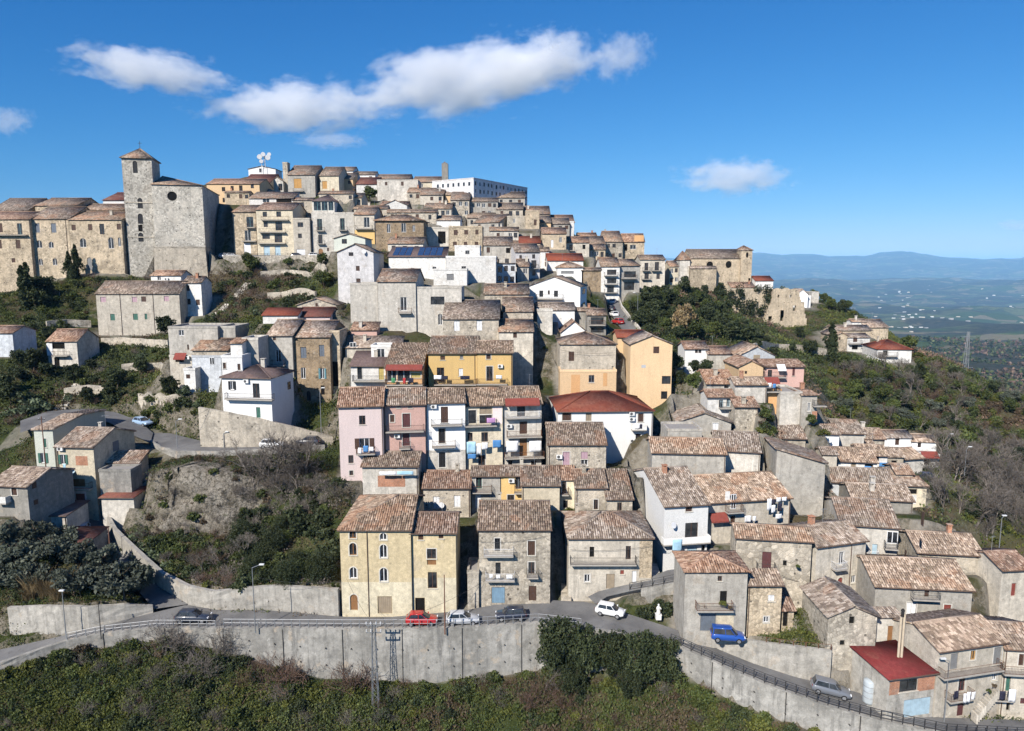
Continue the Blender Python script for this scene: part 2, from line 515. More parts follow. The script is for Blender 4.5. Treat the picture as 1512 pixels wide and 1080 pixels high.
def holed_wall(mb, x0, x1, z0, z1, holes, dep=0.22):
    xs = sorted({x0, x1, *[v for hle in holes for v in (hle[0], hle[2])]})
    zs = sorted({z0, z1, *[v for hle in holes for v in (hle[1], hle[3])]})
    for i in range(len(xs) - 1):
        for j in range(len(zs) - 1):
            a, c = xs[i], xs[i + 1]; e, g = zs[j], zs[j + 1]
            if c - a < 1e-5 or g - e < 1e-5: continue
            mx, mz = (a + c) / 2, (e + g) / 2
            if any(hl[0] < mx < hl[2] and hl[1] < mz < hl[3] for hl in holes): continue
            mb.poly([(a, 0, e), (c, 0, e), (c, 0, g), (a, 0, g)])
    for (a, e, c, g) in holes:
        mb.poly([(a, 0, e), (a, dep, e), (a, dep, g), (a, 0, g)])
        mb.poly([(c, 0, e), (c, 0, g), (c, dep, g), (c, dep, e)])
        mb.poly([(a, 0, g), (a, dep, g), (c, dep, g), (c, 0, g)])
        mb.poly([(a, 0, e), (c, 0, e), (c, dep, e), (a, dep, e)])

def tile_cols(p0, e, s, n, poly, rs, cw=0.28, L=0.45, hgt=0.105):
    """half-round tiles over a convex polygon given as (a, b) pairs"""
    amin = min(p[0] for p in poly); amax = max(p[0] for p in poly)
    nc = max(2, int(round((amax - amin) / cw))); cw = (amax - amin) / nc
    Vs = []; Us = []
    ph0 = rs.rand() * 6
    prof = np.array([(-.44, -.1), (-.24, .95), (.24, .95), (.44, -.1)])
    for i in range(nc):
        a = amin + (i + .5) * cw
        bs = []
        for k in range(len(poly)):
            (a0, b0), (a1, b1) = poly[k], poly[(k + 1) % len(poly)]
            if (a0 - a) * (a1 - a) <= 0 and abs(a1 - a0) > 1e-6:
                bs.append(b0 + (b1 - b0) * (a - a0) / (a1 - a0))
        if len(bs) < 2: continue
        b0, b1 = min(bs), max(bs)
        if b1 - b0 < 0.15: continue
        nr = max(1, int(round((b1 - b0) / L)))
        j = np.arange(nr)
        lo = b0 + (b1 - b0) * j / nr - 0.03 + rs.normal(0, .022, nr); hi = b0 + (b1 - b0) * (j + 1) / nr + 0.02
        ja = rs.normal(0, 0.014, nr); jh = rs.normal(0.0, 0.012, nr) + 0.035 * np.sin(a * .55 + ph0) * np.sin(j * .35 + ph0 * 2) 
        sk = rs.normal(0, 0.012, nr)
        pa = a + ja[:, None] + prof[None, :, 0] * cw * 1.02
        pl = pa; pu = a + ja[:, None] + sk[:, None] + prof[None, :, 0] * cw * 0.9
        hl = prof[None, :, 1] * hgt + 0.035 + jh[:, None]; hu = prof[None, :, 1] * hgt * .8 + 0.0 + jh[:, None]
        A = np.concatenate([pl, pu], 1); Bc = np.concatenate([np.repeat(lo[:, None], 4, 1), np.repeat(hi[:, None], 4, 1)], 1); H = np.concatenate([hl, hu], 1)
        V = p0 + A[..., None] * e + Bc[..., None] * s + H[..., None] * n
        Vs.append(V.reshape(-1, 8, 3)); Us.append(np.stack([np.full(nr, i + .5), j + .5], 1))
    if not Vs: return None
    V = np.concatenate(Vs); U = np.concatenate(Us)
    m = len(V)
    base = (np.arange(m) * 8)[:, None, None]
    q = np.array([[0, 1, 5, 4], [1, 2, 6, 5], [2, 3, 7, 6], [0, 3, 2, 1]])[None]
    Q = (base + q).reshape(-1, 4)
    UV = np.repeat(U[:, None, :], 16, 1).reshape(-1, 2)
    return V.reshape(-1, 3), Q, UV

def roof_mesh(name, slopes, near, mats, seed, thick=0.13, ridges=()):
    """slopes: list of 3-D polygons, first edge the eave"""
    rs = np.random.RandomState(seed)
    V = []; P = []; UP = []; nv = 0
    QV = []; QQ = []; QU = []; nq = 0
    mp = []
    for pts in slopes:
        pts = [np.array(p, float) for p in pts]
        e = pts[1] - pts[0]; e = e / np.linalg.norm(e)
        n = np.cross(e, pts[2] - pts[0]); n = n / np.linalg.norm(n)
        if n[2] < 0: n = -n
        s = np.cross(n, e)
        if np.dot(pts[2] - pts[0], s) < 0: s = -s
        ab = [(float(np.dot(p - pts[0], e)), float(np.dot(p - pts[0], s))) for p in pts]
        k = len(pts)
        top = list(pts); bot = [p - n * thick for p in pts]
        V.extend(top + bot)
        def uvs(idx): return [(ab[i % k][0] / .28, ab[i % k][1] / .45) for i in idx]
        fs = [tuple(range(k)), tuple(range(2 * k - 1, k - 1, -1))] + [(i, i + k, (i + 1) % k + k, (i + 1) % k) for i in range(k)]
        for f in fs:
            P.append(tuple(nv + i for i in f)); UP.extend(uvs(f)); mp.append(1 if (near and f == fs[0]) else 0)
        nv += 2 * k
        if near:
            r = tile_cols(pts[0], e, s, n, ab, rs)
            if r:
                QV.append(r[0]); QQ.append(r[1] + nq); QU.append(r[2]); nq += len(r[0])
    for (a, c) in ridges:
        mb = MB(); mb.bar(a, c, 0.13, 6)
        o = nv; V.extend([np.array(p) for p in mb.v]); nv += len(mb.v)
        for f in mb.f:
            P.append(tuple(o + i for i in f)); UP.extend([(0.5 + 3 * i, 0.5) for i in range(len(f))]); mp.append(0)
    V = np.array(V)
    if QQ:
        QVc = np.concatenate(QV); Qc = np.concatenate(QQ); Uc = np.concatenate(QU)
        V = np.concatenate([QVc, V]); P = [tuple(i + len(QVc) for i in f) for f in P]
        me = np_mesh(name, V, Qc, Uc, P, UP, mats, np.concatenate([np.zeros(len(Qc), int), np.array(mp)]))
    else:
        me = np_mesh(name, V, None, None, P, UP, mats, mp)
    return me

def arch_pts(x0, x1, z0, n=8):
    r = (x1 - x0) / 2; c = (x0 + x1) / 2
    return [(c - r * math.cos(math.pi * i / n), z0 + r * math.sin(math.pi * i / n)) for i in range(n + 1)]

def railing_mb(x0, x1, y0, y1, z, hgt=0.95, step=0.14):
    mb = MB()
    for (a, c) in (((x0, y0), (x1, y0)), ((x0, y0), (x0, y1)), ((x1, y0), (x1, y1))):
        L = math.hypot(c[0] - a[0], c[1] - a[1]); k = max(1, int(L / step))
        mb.bar((*a, z + hgt), (*c, z + hgt), 0.025, 4); mb.bar((*a, z + .1), (*c, z + .1), 0.018, 4)
        for i in range(k + 1):
            f = i / k; x = a[0] + (c[0] - a[0]) * f; y = a[1] + (c[1] - a[1]) * f
            mb.bar((x, y, z + .02), (x, y, z + hgt), 0.012 if 0 < i < k else 0.022, 3)
    return mb
CLOTH = {'white': (0.75, 0.75, 0.76), 'lblue': (0.35, 0.55, 0.68), 'blue': (0.08, 0.22, 0.45), 'purple': (0.45, 0.25, 0.45), 'red': (0.4, 0.05, 0.05),
         'green': (0.08, 0.25, 0.12), 'dark': (0.03, 0.03, 0.05), 'yellow': (0.6, 0.45, 0.1)}
CLOTHNAME = {'lblue': 'pale blue', 'dark': 'dark'}

def build_thing(th, idx):
    root = None
    for bi, B in enumerate(th['blocks']):
        R3 = Matrix(((B['u'][0], B['n'][0], 0), (B['u'][1], B['n'][1], 0), (0, 0, 1))).to_4x4()
        M = Matrix.Translation(Vector(B['O'])) @ R3
        if root is None:
            root = empty(th['name'], Vector(B['O']), B['t'])
            tag(root, th['label'], th['cat'], th['group'])
            M0i = M.inverted(); rel = Matrix.Identity(4)
        else:
            rel = M0i @ M
        rs = random.Random(idx * 31 + bi)
        def part(mb, name, *mats, parent=None, smooth=False):
            o = mb.obj(name, parent or root, *mats, smooth=smooth) if isinstance(mb, MB) else mobj(name, mb, parent or root)
            if parent is None: o.matrix_basis = rel
            return o
        w, h, dep, p, ov, near = B['w'], B['h'], B['dep'], B['pitch'], B['ov'], B['D'] < NEAR
        x0, x1 = -w / 2, w / 2
        wm = wall(B['col'])
        rt = B['roof']; ext = B['ext']
        # ---- walls
        mb = MB()
        holes = []
        for it in B['items']:
            k, a, c, e, g, ex = it
            if k[0] in 'wsvdDgaAoO' and a > x0 + .05 and e < x1 - .05 and g < h - .03 and c > -ext:
                if all(e <= q[0] or a >= q[2] or g <= q[1] or c >= q[3] for q in holes): holes.append((a, c, e, g))
        bt = B['bat']
        holed_wall(mb, x0, x1, -ext, h, holes)
        if rt in ('gx', 'shed'):
            r = B['r']; zr = h + r * p; zk = zr - (dep - r) * p
            for sx, fl in ((x0, False), (x1, True)):
                pts = [(sx, 0, -ext), (sx, 0, h), (sx, r, zr)] + ([(sx, dep, zk)] if rt == 'gx' else []) + [(sx, dep, -ext)]
                mb.poly(pts if not fl else pts[::-1])
            zk = zk if rt == 'gx' else zr
            mb.poly([(x1, dep, -ext), (x0, dep, -ext), (x0, dep, zk), (x1, dep, zk)])
        elif rt == 'gf':
            za = h + w / 2 * p
            mb.poly([(x0, 0, h), (x1, 0, h), (0, 0, za)])
            mb.poly([(x0, dep, -ext), (x0, dep, h), (0, dep, za), (x1, dep, h), (x1, dep, -ext)])
            for sx in (x0, x1): mb.poly([(sx, 0, -ext), (sx, 0, h), (sx, dep, h), (sx, dep, -ext)])
        elif rt in ('shedr', 'shedl'):
            zl, zr_ = B['sl']
            mb.poly([(x0, 0, h), (x1, 0, h), (x1, 0, zr_), (x0, 0, zl)] if abs(zl - zr_) > .02 else [(x0, 0, h), (x1, 0, h), (0, 0, h + .02)])
            mb.poly([(x0, dep, -ext), (x0, dep, zl), (x1, dep, zr_), (x1, dep, -ext)])
            mb.poly([(x0, 0, -ext), (x0, 0, zl), (x0, dep, zl), (x0, dep, -ext)]); mb.poly([(x1, 0, -ext), (x1, dep, -ext), (x1, dep, zr_), (x1, 0, zr_)])
        else:
            for sx in (x0, x1): mb.poly([(sx, 0, -ext), (sx, 0, h), (sx, dep, h), (sx, dep, -ext)])
            mb.poly([(x1, dep, -ext), (x0, dep, -ext), (x0, dep, h), (x1, dep, h)])
            if rt != 'flat' or True: mb.poly([(x0, 0, h), (x1, 0, h), (x1, dep, h), (x0, dep, h)])
        if bt:                            # battered foot
            mb.v = [(v[0] * (1 + bt * max(0, (h * .52 - v[2])) / w) if v[2] < h * .5 else v[0], v[1] - (bt * max(0, h * .52 - v[2]) * .5 if v[1] < 0.01 else 0), v[2]) for v in mb.v]
        wo = part(mb, 'wall', wm)
        if B['low']:
            lc, lz = B['low']
            lb = MB(); hs = [q for q in holes if q[1] < lz]
            hs = [(q[0] - .06, max(q[1], -ext), q[2] + .06, min(q[3] + .06, lz)) for q in hs]
            holed_wall(lb, x0 + .002, x1 - .002, -ext, lz, hs, 0.0)
            lb.v = [(v[0], v[1] - .012, v[2]) for v in lb.v]
            part(lb, 'lower_wall', wall(lc))
        # ---- roof
        tm = tilemat(B['tile']); under = plain('under_tiles', (0.055, 0.038, 0.03), .9, .1)
        tiled = near and B['tile'] in ('old', 'warm', 'pale')
        nz = 0.05
        ro = None; ridges = []
        X0, X1 = x0 - ov * .7, x1 + ov * .7
        if rt == 'gx':
            r = B['r']; zr = h + r * p + nz; ze = h - ov * p + nz; zk = zr - (dep - r + ov) * p
            sl = [[(X0, -ov, ze), (X1, -ov, ze), (X1, r, zr), (X0, r, zr)], [(X1, dep + ov, zk), (X0, dep + ov, zk), (X0, r, zr), (X1, r, zr)]]
            ridges = [((X0, r, zr + .02), (X1, r, zr + .02))]
        elif rt == 'shed':
            r = B['r']; zr = h + (r + ov) * p + nz; ze = h - ov * p + nz
            sl = [[(X0, -ov, ze), (X1, -ov, ze), (X1, r + ov, zr), (X0, r + ov, zr)]]
        elif rt in ('hip', 'hipl', 'hipr', 'pyr'):
            r = B['r']; zr = h + r * p + nz; ze = h - ov * p + nz
            hl = r if rt in ('hip', 'hipl') else 0; hr = r if rt in ('hip', 'hipr') else 0
            if rt == 'pyr': hl = hr = w / 2
            if hl + hr > w: hl, hr = hl * w / (hl + hr) * .999, hr * w / (hl + hr) * .999
            A, Bc = (x0 + hl if hl else X0), (x1 - hr if hr else X1)
            sl = [[(X0, -ov, ze), (X1, -ov, ze), (Bc, r, zr), (A, r, zr)], [(X1, dep + ov, ze), (X0, dep + ov, ze), (A, r, zr), (Bc, r, zr)]]
            if Bc - A < .05:
                m = (A + Bc) / 2
                sl = [[(X0, -ov, ze), (X1, -ov, ze), (m, r, zr)], [(X1, dep + ov, ze), (X0, dep + ov, ze), (m, r, zr)]]
                A = Bc = m
            if hl: sl.append([(X0, dep + ov, ze), (X0, -ov, ze), (A, r, zr)]); ridges += [((X0, -ov, ze), (A, r, zr)), ((X0, dep + ov, ze), (A, r, zr))]
            if hr: sl.append([(X1, -ov, ze), (X1, dep + ov, ze), (Bc, r, zr)]); ridges += [((X1, -ov, ze), (Bc, r, zr)), ((X1, dep + ov, ze), (Bc, r, zr))]
            if Bc - A > .05: ridges.append(((A, r, zr), (Bc, r, zr)))
        elif rt == 'gf':
            za = h + w / 2 * p + nz; ze = h - ov * p + nz; o2 = ov * .8
            sl = [[(x0 - ov, dep + o2, ze), (x0 - ov, -o2, ze), (0, -o2, za), (0, dep + o2, za)], [(x1 + ov, -o2, ze), (x1 + ov, dep + o2, ze), (0, dep + o2, za), (0, -o2, za)]]
            ridges = [((0, -o2, za), (0, dep + o2, za))]
        elif rt in ('shedr', 'shedl'):
            zl, zr_ = B['sl']; q = (zr_ - zl) / w; o2 = ov
            za, zc = zl - q * o2 + nz, zr_ + q * o2 + nz
            if zr_ < zl: sl = [[(x1 + o2, -o2, zc), (x1 + o2, dep + o2, zc), (x0 - o2, dep + o2, za), (x0 - o2, -o2, za)]]
            else: sl = [[(x0 - o2, dep + o2, za), (x0 - o2, -o2, za), (x1 + o2, -o2, zc), (x1 + o2, dep + o2, zc)]]
        else:
            sl = None
        if sl:
            me = roof_mesh('roof', sl, tiled, (tm, under), idx * 17 + bi, ridges=ridges)
            ro = part(me, 'roof')
        else:
            mb = MB(); pm = wall(B['col'])
            mb.box(x0 - .06, x1 + .06, -.06, .22, h + .003, h + .4); mb.box(x0 - .06, x1 + .06, dep - .22, dep + .06, h + .003, h + .4)
            mb.box(x0 - .06, x0 + .22, .22, dep - .22, h + .003, h + .4); mb.box(x1 - .22, x1 + .06, .22, dep - .22, h + .003, h + .4)
            part(mb, 'parapet', pm)
            mb = MB(); mb.box(x0 + .22, x1 - .22, .22, dep - .22, h + .01, h + .08)
            ro = part(mb, 'roof', plain('roof_felt', (0.30, 0.28, 0.26), .9, .1))
        # ---- gutter and pipes
        if near and rt in ('gx', 'shed', 'hip', 'hipl', 'hipr') and w > 3:
            ze = h - ov * p
            mb = MB(); mb.bar((X0, -ov - .05, ze - .04), (X1, -ov - .05, ze - .04), .07, 6)
            part(mb, 'gutter', metal('copper'), parent=ro)
            if not B['pipes'] and rs.random() < .6: B['pipes'] = [rs.choice((x0 + .15, x1 - .15))]
        for px_ in B['pipes']:
            mb = MB(); mb.bar((px_, -.08, -ext * .5), (px_, -.08, h - .1), .05, 6)
            part(mb, 'drainpipe', metal('copper'))
        # ---- chimneys
        nch = B['chim'] if B['chim'] else (rs.choice((0, 0, 1)) if B['D'] < 250 and rt in ('gx', 'hip', 'shed') else 0)
        for _ in range(nch):
            fx = rs.uniform(x0 + w * .15, x1 - w * .15); fy = rs.uniform(.25, .8) * dep
            r = B.get('r', dep / 2); zz = h + (fy if fy < r else 2 * r - fy) * p if rt in ('gx', 'hip') else h + (fy * p if rt == 'shed' else 0)
            mb = MB(); s_ = rs.uniform(.22, .33)
            mb.box(fx - s_, fx + s_, fy - s_, fy + s_, zz - .3, zz + .95)
            mb.box(fx - s_ - .08, fx + s_ + .08, fy - s_ - .08, fy + s_ + .08, zz + 1.12, zz + 1.2)
            for ax in (-1, 1):
                for ay in (-1, 1): mb.box(fx + ax * s_ * .75 - .06, fx + ax * s_ * .75 + .06, fy + ay * s_ * .75 - .06, fy + ay * s_ * .75 + .06, zz + .95, zz + 1.12)
            part(mb, 'chimney', wall(rs.choice(('brick', 'lgrey', 'stone', 'beige'))), parent=ro)
        # ---- openings
        simple = B['D'] > 165
        for it in B['items']:
            k, a, c, e, g, ex = it
            ty = k[0]; ck = k.split(':')[1] if ':' in k else None
            if ty in 'wsvdDgaAoO':
                inh = (a, c, e, g) in holes
                yb_ = 0.14 if inh else -0.03
                W_, H_ = e - a, g - c
                if W_ < .15 or H_ < .15: continue
                glass = glassmat()
                if ty in 'wvda':
                    fc = paint(ck or ('white' if ty != 'd' else rs.choice(('white', 'brown', 'brown'))))
                    bw = min(.07, W_ * .12)
                    mb = MB()
                    mb.box(a, a + bw, yb_ - .05, yb_ + .02, c, g); mb.box(e - bw, e, yb_ - .05, yb_ + .02, c, g)
                    mb.box(a + bw, e - bw, yb_ - .05, yb_ + .02, g - bw, g); mb.box(a + bw, e - bw, yb_ - .05, yb_ + .02, c, c + bw)
                    m_ = (a + e) / 2; mb.box(m_ - bw * .6, m_ + bw * .6, yb_ - .045, yb_ + .015, c + bw, g - bw)
                    nm = 'balcony_door' if ty == 'd' else ('arched_window' if ty == 'a' else 'window')
                    wo_ = part(mb, nm, fc)
                    mb = MB(); mb.poly([(a + bw * .5, yb_, c + bw * .5), (e - bw * .5, yb_, c + bw * .5), (e - bw * .5, yb_, g - bw * .5), (a + bw * .5, yb_, g - bw * .5)])
                    part(mb, 'pane', glass, parent=wo_)
                elif ty == 's':
                    mb = MB(); m_ = (a + e) / 2; q = yb_ - .04
                    for (s0, s1) in ((a + .01, m_ - .012), (m_ + .012, e - .01)):
                        ns = max(3, int(H_ / .16)) if not simple else 1
                        mb.box(s0, s1, q + .02, q + .05, c + .01, g - .01)
                        if ns > 1:
                            for j in range(ns): mb.box(s0 + .04, s1 - .04, q, q + .018, c + .05 + (H_ - .1) * j / ns, c + .05 + (H_ - .1) * (j + .62) / ns)
                    wo_ = part(mb, 'shutter', paint(ck or 'brown'))
                elif ty in 'DA':
                    mb = MB(); mb.box(a + .02, e - .02, yb_ - .02, yb_ + .04, c, g - .02)
                    if not simple:
                        m_ = (a + e) / 2
                        for (s0, s1) in ((a + .08, m_ - .04), (m_ + .04, e - .08)):
                            for (t0, t1) in ((.08, .45), (.52, .92)): mb.box(s0, s1, yb_ - .045, yb_ - .021, c + H_ * t0, c + H_ * t1)
                    wo_ = part(mb, 'door', paint(ck or 'wood'))  # black ones on the church tower stand in for its dark openings
                elif ty == 'g':
                    mb = MB(); nb = max(3, int(W_ / .22))
                    mb.box(a + .02, e - .02, yb_, yb_ + .05, c, g - .02)
                    for j in range(nb): mb.box(a + .04 + (W_ - .08) * j / nb, a + .04 + (W_ - .08) * (j + .8) / nb, yb_ - .03, yb_ - .002, c + .02, g - .05)
                    wo_ = part(mb, 'garage_door', paint(ck or 'blue'))
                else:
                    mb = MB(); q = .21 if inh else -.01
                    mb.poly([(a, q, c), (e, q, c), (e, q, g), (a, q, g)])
                    wo_ = part(mb, 'opening', darkmat())  # near-black sheet closes the hole, shade of the inside put into its colour
                if ty == 'O' and inh:      # oval opening
                    mb = MB(); ne = 20; cx_, cz_ = (a + e) / 2, (c + g) / 2
                    for q in range(ne):
                        t0, t1 = 2 * math.pi * q / ne, 2 * math.pi * (q + 1) / ne; tm_ = (t0 + t1) / 2
                        P0 = (cx_ + W_ / 2 * math.cos(t0), cz_ + H_ / 2 * math.sin(t0)); P1 = (cx_ + W_ / 2 * math.cos(t1), cz_ + H_ / 2 * math.sin(t1))
                        cn = (e if math.cos(tm_) > 0 else a, g if math.sin(tm_) > 0 else c)
                        mb.poly([(P0[0], .003, P0[1]), (P1[0], .003, P1[1]), (cn[0], .003, cn[1])]); mb.poly([(P0[0], .003, P0[1]), (P1[0], .003, P1[1]), (P1[0], .15, P1[1]), (P0[0], .15, P0[1])])
                    part(mb, 'oval_reveal', wm)
                if ty in 'aA' and inh:     # spandrels that round the head of the opening
                    zr_ = g - W_ / 2
                    ap = arch_pts(a, e, zr_); mb = MB()
                    hf = len(ap) // 2
                    for side in (0, 1):
                        seg = ap[:hf + 1] if side == 0 else ap[hf:]
                        cn = (a, g) if side == 0 else (e, g)
                        for i in range(len(seg) - 1):
                            mb.poly([(seg[i][0], .003, seg[i][1]), (seg[i + 1][0], .003, seg[i + 1][1]), (cn[0], .003, cn[1])])
                            mb.poly([(seg[i][0], .003, seg[i][1]), (seg[i + 1][0], .003, seg[i + 1][1]), (seg[i + 1][0], .12, seg[i + 1][1]), (seg[i][0], .12, seg[i][1])])
                    part(mb, 'arch_head', wm)
                    if near:
                        mb = MB(); tw = .13
                        o_ = arch_pts(a - tw, e + tw, zr_)
                        for i in range(len(ap) - 1):
                            P0, P1, P2, P3 = ap[i], ap[i + 1], o_[i + 1], o_[i]
                            for y_ in (-.035,): mb.poly([(P0[0], y_, P0[1]), (P1[0], y_, P1[1]), (P2[0], y_, P2[1]), (P3[0], y_, P3[1])])
                            mb.poly([(P2[0], -.035, P2[1]), (P3[0], -.035, P3[1]), (P3[0], -.001, P3[1]), (P2[0], -.001, P2[1])])
                        mb.box(a - tw, a - .001, -.035, -.001, c, zr_); mb.box(e + .001, e + tw, -.035, -.001, c, zr_)
                        part(mb, 'surround', plain('stone_trim', (.58, .54, .46), .85, .2), parent=wo_)
                elif near and inh and ty in 'wsvd' and H_ > .7 and rs.random() < .55:
                    mb = MB(); tw = .11; y0_, y1_ = -.03, -.001
                    mb.box(a - tw, a - .001, y0_, y1_, c, g + tw); mb.box(e + .001, e + tw, y0_, y1_, c, g + tw); mb.box(a, e, y0_, y1_, g + .001, g + tw)
                    part(mb, 'surround', plain('pale_trim', (.55, .52, .47), .85, .2), parent=wo_)
                if near and ty in 'wsva' and H_ > .5:
                    mb = MB(); mb.box(a - .12, e + .12, -.10, -.001, c - .08, c - .005)
                    part(mb, 'sill', plain('stone_trim', (.58, .54, .46), .85, .2), parent=wo_)
                if ty == 'v':
                    mb = MB()
                    sw = W_ * .48
                    sc_ = paint(ex or 'green')
                    for sx in (a - sw - .02, e + .02):
                        mb = MB(); mb.box(sx, sx + sw, -.07, -.035, c, g)
                        for j in range(5): mb.box(sx + .05, sx + sw - .05, -.085, -.071, c + H_ * (j + .2) / 5.2, c + H_ * (j + .8) / 5.2)
                        part(mb, 'shutter', sc_, parent=wo_)
            elif ty in 'bB':
                pr = 0.95 if W_ok(e - a) else .6
                mb = MB(); mb.box(a, e, -pr, -.002, c - .02, c + .14)
                if near:
                    for q in (a + .25, e - .4): mb.box(q, q + .15, -pr * .7, -.003, c - .2, c - .021)
                ba = part(mb, 'balcony', plain('balcony_slab', (.36, .33, .29), .9, .15))
                if ty == 'b':
                    part(railing_mb(a + .04, e - .04, -pr + .05, -.02, c + .14, .92, .14 if near else .3), 'railing', metal(ck or rs.choice(('iron', 'iron', 'rust'))), parent=ba)
                else:
                    mb = MB(); z0 = c + .141
                    mb.box(a, e, -pr, -pr + .12, z0, z0 + .85); mb.box(a, a + .12, -pr + .121, -.01, z0, z0 + .85); mb.box(e - .12, e, -pr + .121, -.01, z0, z0 + .85)
                    part(mb, 'parapet', wall(ck or B['col']), parent=ba)
            elif ty == 'l':
                ck = ck or 'white'
                nx, nz_ = 6, 4
                Vv = []; ph = rs.random() * 6
                for j in range(nz_ + 1):
                    for i in range(nx + 1):
                        f = i / nx; q = j / nz_
                        Vv.append((a + (e - a) * f, -1.02 - .05 * math.sin(ph + f * 7) * (1 - q * .5), c + (g - c) * q + .03 * math.sin(f * 9 + ph) * (1 - q)))
                Qq = [(j * (nx + 1) + i, j * (nx + 1) + i + 1, (j + 1) * (nx + 1) + i + 1, (j + 1) * (nx + 1) + i) for j in range(nz_) for i in range(nx)]
                me = np_mesh('laundry', Vv, Qq, None, None, None, [plain('cloth_' + ck, CLOTH[ck], .9, .1)], smooth=True)
                o = mobj('laundry', me); o.matrix_world = M
                so = o.modifiers.new('thick', 'SOLIDIFY'); so.thickness = .015
                tag(o, '%s laundry hung on the %s' % (CLOTHNAME.get(ck, ck), th['short'] or 'house'), 'laundry', 'laundry hung on house fronts')
            elif ty == 'n':                # awning
                mb = MB(); z0, z1 = c, max(g, c + .3)
                mb.poly([(a, -1.0, z0), (e, -1.0, z0), (e, -.02, z1 + .25), (a, -.02, z1 + .25)]); mb.poly([(a, -1.0, z0), (e, -1.0, z0), (e, -1.0, z0 - .2), (a, -1.0, z0 - .2)])
                part(mb, 'awning', plain('awning_' + (ck or 'red'), PAINT[ck or 'red'], .8, .2))
            elif ty == 'c':
                mb = MB(); m_ = (a + e) / 2; z_ = (c + g) / 2
                mb.box(m_ - .42, m_ + .42, -.42, -.12, z_ - .28, z_ + .28)
                ac = part(mb, 'air_conditioner', plain('appliance_white', (.7, .7, .68), .5, .4))
                mb = MB(); mb.v = []; n_ = 14
                i0 = len(mb.v)
                pts = [(m_ - .1 + .23 * math.cos(2 * math.pi * q / n_), -.424, z_ + .23 * math.sin(2 * math.pi * q / n_)) for q in range(n_)]
                mb.poly(pts); part(mb, 'fan_grille', plain('grille_dark', (.08, .08, .08), .6, .3), parent=ac)
            elif ty == 'P':                # dish
                m_ = (a + e) / 2; z_ = (c + g) / 2; rr = max((e - a) / 2, .35)
                mb = MB(); mb.lathe([(rr * q, .18 * rr * q * q) for q in (.02, .35, .6, .8, 1.0)], 14)
                Rm = Matrix.Rotation(math.radians(68), 4, 'X') @ Matrix.Rotation(.3, 4, 'Y')
                mb.v = [tuple(Rm @ Vector(v) + Vector((m_, -.5, z_))) for v in mb.v]
                mb.bar((m_, 0, z_), (m_, -.5, z_), .025)
                part(mb, 'satellite_dish', plain('dish_white', (.66, .66, .66), .5, .4))
            elif ty == 'x':                # coloured patch of masonry standing a little proud
                mb = MB(); hs = [(max(q[0], a), max(q[1], c), min(q[2], e), min(q[3], g)) for q in holes if q[0] < e and q[2] > a and q[1] < g and q[3] > c]
                holed_wall(mb, a, e, c, g, hs, .0); mb.v = [(q[0], q[1] - .015, q[2]) for q in mb.v]; part(mb, 'masonry_patch', wall(ck))
        for (k, a, c, e, g) in B['ritems']:
            ck = k.split(':')[1] if ':' in k else None
            mb = MB(); X_ = w / 2
            mb.box(X_ + .002, X_ + .05, a, e, c, g)
            wo_ = part(mb, 'window' if k[0] == 'w' else 'shutter', paint(ck or ('white' if k[0] == 'w' else 'brown')))
            if k[0] in 'wo':
                mb = MB(); mb.box(X_ + .051, X_ + .056, a + .08, e - .08, c + .08, g - .08); part(mb, 'pane', glassmat(), parent=wo_)
    th['root'] = root
    return root
def W_ok(w): return True
# ------------------------------------------------------------------ the houses, measured facade by facade
CW = {'stone':'stone','beige':'beige','grey':'grey','lgrey':'pale grey','dgrey':'dark grey','cream':'cream','white':'whitewashed','peach':'peach','tan':'tan'}
VARY = ['stone', 'white', 'beige', 'cream', 'lgrey', 'tan', 'grey', 'beige', 'white', 'peach', 'stone']
def vary(a, c):
    return VARY[int(a * 7 + c * 3) % len(VARY)]
LOOK = 'old houses crowded up the hillside'
# --- street front, left of the lane
view(380, 680)
T('tall pale yellow house with arched windows on the street', 'yellow_house', short='pale yellow house')
b(82.2, 483, 900, 402, 905, 205, 'hipl', 'yellow', low=('lyellow', 715), W=[('a:wood', 541, 413, 580, 458), ('a:white', 720, 427, 760, 468), ('a:wood', 541, 485, 583, 557), ('a:white', 720, 495, 762, 573),
  ('a:white', 543, 628, 585, 693), ('a:white', 720, 632, 765, 713), ('A:wood', 545, 787, 590, 880), ('g:tan', 708, 800, 790, 900)], pipe=(650,), chim=1, ext=2)
T('narrower yellow house with square windows joined to the arched yellow house', 'yellow_house', short='narrow yellow house')
b(82.6, 903, 1165, 420, 905, 308, 'gx', 'yellow', 'warm', low=('lyellow', 690), W=[('s', 945, 437, 975, 467), ('s', 1065, 430, 1093, 460), ('w:brown', 997, 520, 1050, 578), ('D:wood', 997, 580, 1050, 615), ('w:brown', 1002, 657, 1055, 752), ('o', 928, 808, 984, 905)], pipe=(908,), ext=2)
view(660, 670)
T('three storey stone house with two iron balconies and a blue garage door', short='stone house with the blue garage')
b(84, 187, 608, 440, 878, 280, 'gx', 'stone', chim=1, W=[('d:black', 280, 497, 312, 572), ('b:white', 215, 545, 390, 612), ('d:black', 285, 640, 315, 712), ('b:white', 225, 700, 398, 757), ('s', 475, 513, 517, 598), ('d:brown', 478, 637, 515, 705),
  ('b', 468, 690, 537, 738), ('g:blue', 262, 785, 340, 880), ('D:brown', 480, 778, 525, 865), ('l:white', 250, 708, 268, 730), ('l:white', 290, 710, 312, 732), ('l:white', 350, 710, 385, 734)], ext=2)
T('low crumbling stone annex beside the shaded side of the yellow house', 'stone_annex', 'annex')
b(83.5, 120, 186, 705, 890, None, 'flat', 'rubble', dep=4, ext=2)
